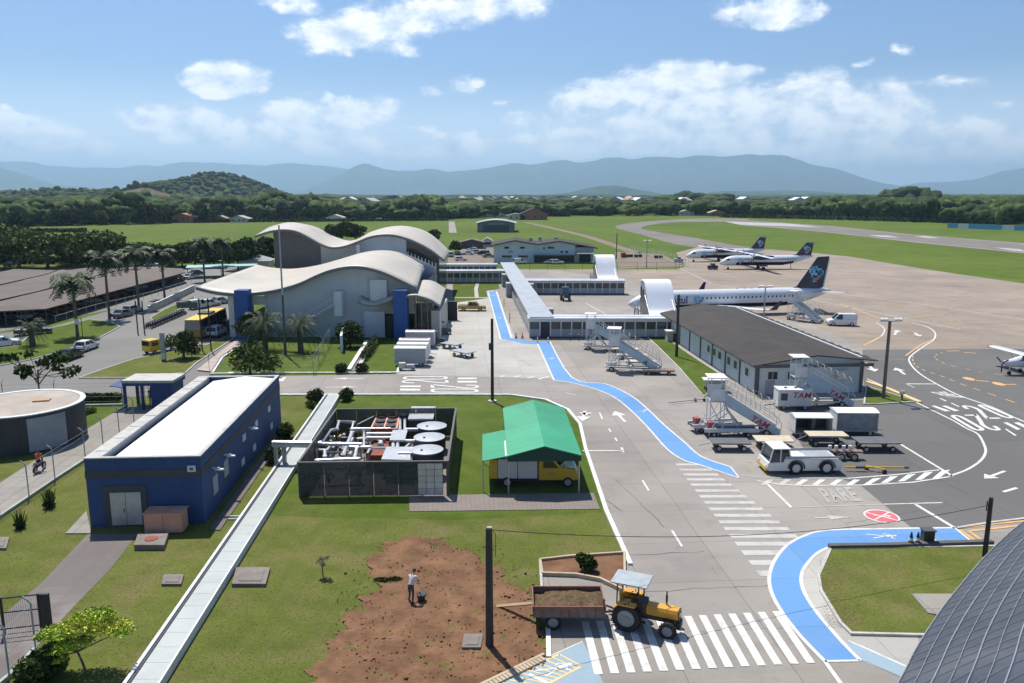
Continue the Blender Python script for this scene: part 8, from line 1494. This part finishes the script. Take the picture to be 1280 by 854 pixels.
posts('tall curved top wire fence along the footpath on the left', [(-60, 688), (0, 648), (69, 601), (107, 576), (168, 532)]); posts('wire fence between the small lawn and the guardhouse', [(-60, 512), (70, 509), (154, 507.5)], 2.5, 3.6); posts('curved top wire fence in the bottom left corner', [(-40, 890), (12, 848), (45, 814)], 2.4, 2.2); posts('wire fence around the terminal garden', [(262, 468), (330, 468), (392, 467.5), (415, 426)], 2.2, 4.5, base=False); posts('dark fence closing the near edge of the gravel yard', [(640, 338.5), (772, 338.5), (845, 338), (857, 333)], 2.2, 4.5, curve=False, base=False, rails=2, mesh=False, m=m_dkgrey); posts('long wire fence beside the far gravel yard', [(785, 314), (820, 322), (860, 334)], 2.6, 3.5, m=m_offwhite)
posts('low concrete wall like fence along the nearest parking shelter', [(70, 404), (120, 389), (190, 372), (240, 356)], 1.2, 3.2, curve=False, base=False, rails=1, mesh=False, m=m_kerb)
t = E('boundary_wall', 'low pale wall between the nearest shelter and the road', 'wall', (0, 0, 0)); a = GP([(186, 392), (205, 383), (243, 364)]); MB().curb(a, .2, 0, 1.3).build('wall', m_kerb, t); MB().curb([v+Vector((0, 0, 0)) for v in a], .3, 1.301, 1.38).build('coping', m_offwhite, t)
t = E('steel_gate', 'black steel gate and panel across the drive, bottom left', 'gate', (0, 0, 0)); a, c = G(-60, 800), G(52, 787); mb = MB(); [mb.tube([a+Vector((0, 0, z)), c+Vector((0, 0, z))], .035, 6) for z in (.25, 1.1, 1.85)]; mb.build('rail', m_black, t); [MB().tube([a.lerp(c, f), a.lerp(c, f)+Vector((0, 0, 1.9))], .07, 6).build('post', m_black, t) for f in (.2, .58, 1.)]; MB().box((c.x+.3, c.y, .95), (.45, .16, 1.9)).build('panel', m_black, t); mb = MB(); [mb.tube([a.lerp(c, f/40), a.lerp(c, f/40)+Vector((0, 0, 1.85))], .006, 4) for f in range(41)]; mb.build('mesh_wire', m_dkgrey, t)
for px, py, w, h, l, bx in ((172.5, 417, 1.0, 5.0, 'twin dark sign posts in front of the third palm', None), (253, 439, 1.2, 7.2, 'tall twin dark posts carrying a sign beside the bus', (-3.0, -.2, 5.9, 6.7)), (97, 426, .8, 3.4, 'pair of thin posts with a small white sign by the first palm', (-.1, .5, 2.4, 3.2))):
    p = G(px, py); t = E('sign_posts', l, 'sign', (p.x, p.y, 0)); [MB().cyl((x, 0, h/2), .10 if h > 4 else .05, h, 8).build('post', m_pole, t) for x in (0, w)]
    if bx: MB().b2(bx[0], bx[1], -.1, -.04, bx[2], bx[3]).build('sign_board', m_dkgrey if h > 4 else m_offwhite, t)
t = E('totem_sign', 'narrow grey totem sign behind the yellow truck', 'sign', atc(205, 451)); MB().b2(-.3, .3, -.08, .08, 0, 3.6).build('panel', m_greyp, t); MB().b2(-.25, .25, -.1, -.085, .2, 1.0).build('base_panel', m_offwhite, t)
# bin, cones, bollards
t = E('litter_bin', 'square black bin on a grey base at the end of the blue footway', 'bin', (G(1159, 681).x, G(1159, 681).y+.05, .05)); MB().b2(-.3, .35, -.2, .3, .12, .85).build('bin_body', m_black, t, bevel=.03); MB().b2(-.35, .4, -.25, .35, .851, .92).build('lid', m_dkgrey, t); MB().b2(-.7, .7, -.35, .35, 0, .118).build('base_plate', m_kerb, t)
def cone(label, px, py, h, m1, m2, group=None):
    t = E('traffic_cone', label, 'traffic cone', (*G(px, py)[:2], .045), 0, group); MB().b2(-h*.3, h*.3, -h*.3, h*.3, 0, .04).build('base', m1, t); MB().tube([(0, 0, .04), (0, 0, h)], h*.22, 14, h*.04).build('body', m1, t, True); MB().tube([(0, 0, h*.4), (0, 0, h*.6)], h*.16, 14, h*.12).build('band', m2, t, True)
m_or = mat('cone_orange', (.65, .16, .03), .5)
cone('black cone with pale band, left of the pair by the black bin', 1138, 683.5, .9, m_black, m_offwhite); cone('black cone with pale band next to the black bin', 1146.5, 683.5, .9, m_black, m_offwhite); cone('orange cone left of the pair at the spine corridor corner', 645, 423, .8, m_or, m_offwhite); cone('orange cone right of the pair at the spine corridor corner', 653, 423, .8, m_or, m_offwhite)
for px, py, h, m, l in ((672, 429, .8, m_offwhite, 'white bollard left of the corridor door'), (685, 429, .8, m_offwhite, 'white bollard right of the corridor door'), (630, 383, 1.4, m_or, 'thin striped post farther along the blue footway'), (637, 403, 1.6, m_or, 'thin striped post nearer along the blue footway'), (712, 426, .9, m_dkgrey, 'first short dark post before the nearest corridor'), (723, 426, .9, m_dkgrey, 'second short dark post before the nearest corridor'), (734, 426, .9, m_dkgrey, 'third short dark post before the nearest corridor')): t = E('bollard', l, 'bollard', atc(px, py)); MB().cyl((0, 0, h/2), .07, h, 10).build('shaft', m, t); MB().cyl((0, 0, h+.02), .09, .05, 10).build('cap', m_offwhite, t)
t = E('hydrant_box', 'small grey meter post on the yellow kerb by the floodlight pole', 'utility box', atc(1127, 501)); MB().b2(-.08, .08, -.08, .08, 0, .7).build('post', m_bpole, t); MB().b2(-.22, .22, -.15, .15, .7, 1.05).build('box_body', m_galv, t)
# ================================================================== PEOPLE
m_skin = mat('skin', (.30, .17, .11), .6, var=.08, spec=.3); m_hair = mat('dark_hair', (.012, .01, .009), .7)
def person(label, loc, rz, J, shirt, pants, shoe, zw, hairc=True, group=None):
    """J: joint positions; one skinned surface from pelvis to fingertips, coloured by body region"""
    t = E('person', label, 'person', loc, rz, group); vs = []; es = []; rad = []; reg = []
    def v(p, r, g, par=None):
        vs.append(p); rad.append(r); reg.append(g)
        if par is not None: es.append((par, len(vs)-1))
        return len(vs)-1
    L = lambda a, b, f: tuple(a[i]+(b[i]-a[i])*f for i in range(3))
    pel = v(J['pelvis'], .135, 'p'); w = v(L(J['pelvis'], J['chest'], .45), .12, 's', pel); ch = v(J['chest'], .15, 's', w); nk = v(J['neck'], .055, 'k', ch); h1 = v(L(J['neck'], J['head'], .55), .075, 'k', nk); h2 = v(J['head'], .098, 'k', h1); h3 = v(tuple(J['head'][i]+(J['head'][i]-J['neck'][i])*.35 for i in range(3)), .07, 'k', h2)
    for s in 'lr':
        sh = v(J['sh'+s], .062, 's', ch); e1 = v(L(J['sh'+s], J['el'+s], .6), .05, 's', sh); el = v(J['el'+s], .042, 'k', e1); wr = v(J['ha'+s], .027, 'k', el); d = Vector(J['ha'+s])-Vector(J['el'+s]); d.normalize(); q = Vector(J['ha'+s]); side = d.cross(Vector((0, 0, 1))); side = side.normalized() if side.length > .1 else Vector((0, 1, 0)); pm = v(tuple(q+d*.06), .034, 'k', wr)
        for k, ln in enumerate((.07, .08, .085, .075)): f1 = v(tuple(q+d*.095+side*(k-1.5)*.021), .0095, 'k', pm); v(tuple(q+d*(.095+ln)+side*(k-1.5)*.024+Vector((0, 0, -.02))), .008, 'k', f1)
        th = v(tuple(q+d*.05+side*.045), .011, 'k', pm); v(tuple(q+d*.09+side*.07), .009, 'k', th)
        hp = v(J['hi'+s], .095, 'p', pel); k1 = v(L(J['hi'+s], J['kn'+s], .5), .08, 'p', hp); kn = v(J['kn'+s], .058, 'p', k1); c1 = v(L(J['kn'+s], J['an'+s], .35), .056, 'p', kn); an = v(J['an'+s], .042, 'p', c1); v((J['an'+s][0]+.17, J['an'+s][1], J['an'+s][2]-.045), .04, 'b', an)
    me = bpy.data.meshes.new('body'); me.from_pydata(vs, es, []); o = bpy.data.objects.new('body', me); COL.objects.link(o); o.parent = t; sk = o.modifiers.new('skin', 'SKIN'); sk.use_smooth_shade = True
    for i, r in enumerate(rad): me.skin_vertices[0].data[i].radius = (r, r)
    me.skin_vertices[0].data[0].use_root = True; o.modifiers.new('sub', 'SUBSURF').levels = 1; o.modifiers['sub'].render_levels = 1
    dg = bpy.context.evaluated_depsgraph_get(); me2 = bpy.data.meshes.new_from_object(o.evaluated_get(dg)); o.modifiers.clear(); o.data = me2; me2.name = 'body'; me2.materials.clear(); [me2.materials.append(m_) for m_ in (shirt, pants, m_skin, shoe)]
    A = np.array(vs); ix = {'s': 0, 'p': 1, 'k': 2, 'b': 3}; mi = [ix[reg[int(np.argmin(((A-np.array(p.center))**2).sum(1)-np.array(rad)**2*.3))]] for p in me2.polygons]; me2.polygons.foreach_set('material_index', mi); me2.polygons.foreach_set('use_smooth', [True]*len(mi)); me2.update()
    hd_ = Vector(J['head']); up = (hd_-Vector(J['neck'])).normalized(); mb = MB(); c = hd_+up*.035+Vector((-.012, 0, .0)); mb.add([tuple(c+Vector((x*.105, y*.095, z*.095))) for x, y, z in ICO1], [tuple(f) for f in ICF1]); mb.build('hair', m_hair, t, True)
    for s in (-1, 1): mb = MB(); mb.add([tuple(hd_+Vector((.085, s*.035, .0))+Vector(q)*.012) for q in ICO1], [tuple(f) for f in ICF1]); mb.build('eye', m_hair, t); mb = MB(); mb.add([tuple(hd_+Vector((0, s*.098, -.005))+Vector((q[0]*.022, q[1]*.012, q[2]*.032))) for q in ICO1], [tuple(f) for f in ICF1]); mb.build('ear', m_skin, t)
    mb = MB(); mb.tube([hd_+Vector((.09, 0, .0)), hd_+Vector((.118, 0, -.035))], .014, 6); mb.build('nose', m_skin, t); MB().box(hd_+Vector((.092, 0, -.065)), (.01, .05, .012)).build('mouth', mat('lips', (.2, .07, .06), .5), t); return t
stoop = dict(pelvis=(0, 0, .93), chest=(.20, 0, 1.32), neck=(.30, 0, 1.50), head=(.40, 0, 1.62), shl=(.22, .2, 1.42), shr=(.22, -.2, 1.42), ell=(.36, .27, 1.15), elr=(.40, -.25, 1.12), hal=(.55, .12, .98), har=(.62, -.1, .86), hil=(-.02, .1, .9), hir=(-.02, -.1, .9), knl=(.10, .12, .5), knr=(.0, -.13, .5), anl=(.0, .13, .09), anr=(-.12, -.14, .09))
stand = dict(pelvis=(0, 0, .95), chest=(.0, 0, 1.36), neck=(.0, 0, 1.53), head=(.02, 0, 1.66), shl=(0, .2, 1.46), shr=(0, -.2, 1.46), ell=(-.02, .27, 1.16), elr=(-.02, -.27, 1.16), hal=(.08, .26, .92), har=(.08, -.26, .92), hil=(0, .1, .92), hir=(0, -.1, .92), knl=(.03, .1, .5), knr=(.02, -.11, .5), anl=(-.02, .1, .09), anr=(-.03, -.12, .09))
sit = dict(pelvis=(-.1, 0, .88), chest=(.0, 0, 1.28), neck=(.05, 0, 1.45), head=(.09, 0, 1.58), shl=(0.02, .2, 1.38), shr=(0.02, -.2, 1.38), ell=(.12, .3, 1.14), elr=(.12, -.3, 1.14), hal=(.38, .28, 1.04), har=(.38, -.28, 1.04), hil=(-.08, .11, .84), hir=(-.08, -.11, .84), knl=(.28, .17, .72), knr=(.28, -.17, .62), anl=(.08, .16, .38), anr=(.08, -.16, .28))
c_ = lambda n, r: mat(n, r, .85, var=.12, scale=4)
wp = G(514, 754); person('person in white shirt and dark trousers stooping over the bare soil with a hoe', (wp.x, wp.y, .02), 1.2, stoop, c_('cloth_white', (.6, .6, .58)), c_('cloth_slate', (.06, .065, .08)), m_black, 0)
t = E('hoe', 'long handled hoe held by the stooping worker', 'hoe', (wp.x, wp.y, 0), 1.2); mb = MB(); mb.tube([(.45, .25, 1.22), (.58, 0.02, .92), (.95, -.5, .06)], .016, 6); mb.build('handle', mat('raw_wood', (.5, .34, .2)), t); MB().box((1.0, -.55, .05), (.2, .16, .03), -.9).build('blade', m_dkgrey, t)
t = E('bucket', 'dark rubber bucket on the soil beside the worker', 'bucket', (wp.x+.5, wp.y+.25, 0.02)); MB().tube([(0, 0, 0), (0, 0, .36)], .18, 18, .24).build('bucket_body', m_black, t, True); mb = MB(); mb.tube([(.24*math.cos(a), 0, .36+.2*math.sin(a)) for a in [math.pi*k/8 for k in range(9)]], .01, 5); mb.build('handle', m_greyp, t)
rp_ = G(47, 591); hdg = head((40, 596), (72, 576)); b = E('moped', 'small dark moped ridden along the footpath by the round reservoir', 'moped', (rp_.x, rp_.y+.3, .02), hdg)
for x in (-.6, .62): wheel(b, x, .0001, .29, .1, n=18)
mb = MB(); mb.tube([(-.6, 0, .32), (-.1, 0, .45), (.35, 0, .5), (.5, 0, .95)], .06, 8); mb.box((-.2, 0, .55), (.5, .22, .26)); mb.tube([(.62, 0, .3), (.48, 0, .98)], .035, 6); mb.build('frame', m_black, b); MB().box((-.2, 0, .76), (.75, .26, .1)).build('seat', m_black, b, bevel=.03); mb = MB(); mb.tube([(.36, -.32, 1.04), (.47, 0, 1.0), (.36, .32, 1.04)], .018, 6); mb.build('handlebar', m_greyp, b); MB().box((-.62, 0, .66), (.3, .14, .05)).build('rear_mudguard', mat('moped_red', (.2, .02, .02), .4), b); MB().box((-.78, 0, .72), (.04, .1, .07)).build('tail_light', m_lampr, b)
person('person in orange red shirt and dark trousers riding the moped', (rp_.x, rp_.y+.3, .02), hdg, sit, c_('cloth_orange', (.55, .09, .03)), c_('cloth_dark', (.02, .022, .03)), m_black, 0)
person('person in dark clothes standing in the guardhouse doorway', (G(188, 507).x, G(188, 507).y+.3, .02), -1.5, stand, c_('cloth_navy', (.02, .025, .045)), c_('cloth_dark', (.02, .022, .03)), m_black, 0)
# extra trees that close the view behind the parking shelters
for i, (px, py, s, l) in enumerate([(118, 333, 1.25, 'wide light green tree behind the first palm'), (-40, 330, 1.3, 'wide tree beyond the left edge behind the shelters'), (178, 331, .8, 'light green tree between the third and fourth palms'), (244, 332, .85, 'light green tree between the fourth and fifth palms'), (96, 331, .9, 'light green tree just left of the second palm'), (286, 331, .8, 'light green tree right of the nearest palm to the terminal')]): T_('spreading_tree', cD, tD, l, px, py, s, i*1.1)
t = E('scrap_pile', 'dark pile of drums and frames inside the far gravel yard', 'pile', atc(795, 322)); [MB().cyl((x, y, .6), .5, 1.2, 12, 'x').build('drum', m_plastic, t, True) for x, y in ((-3, 0), (-1.6, .4), (0, 0), (1.5, .6), (6, -4), (7.5, -4.2))]; MB().b2(-5, -3.6, -1, 1, 0, 1.6).build('crate', m_rust, t)
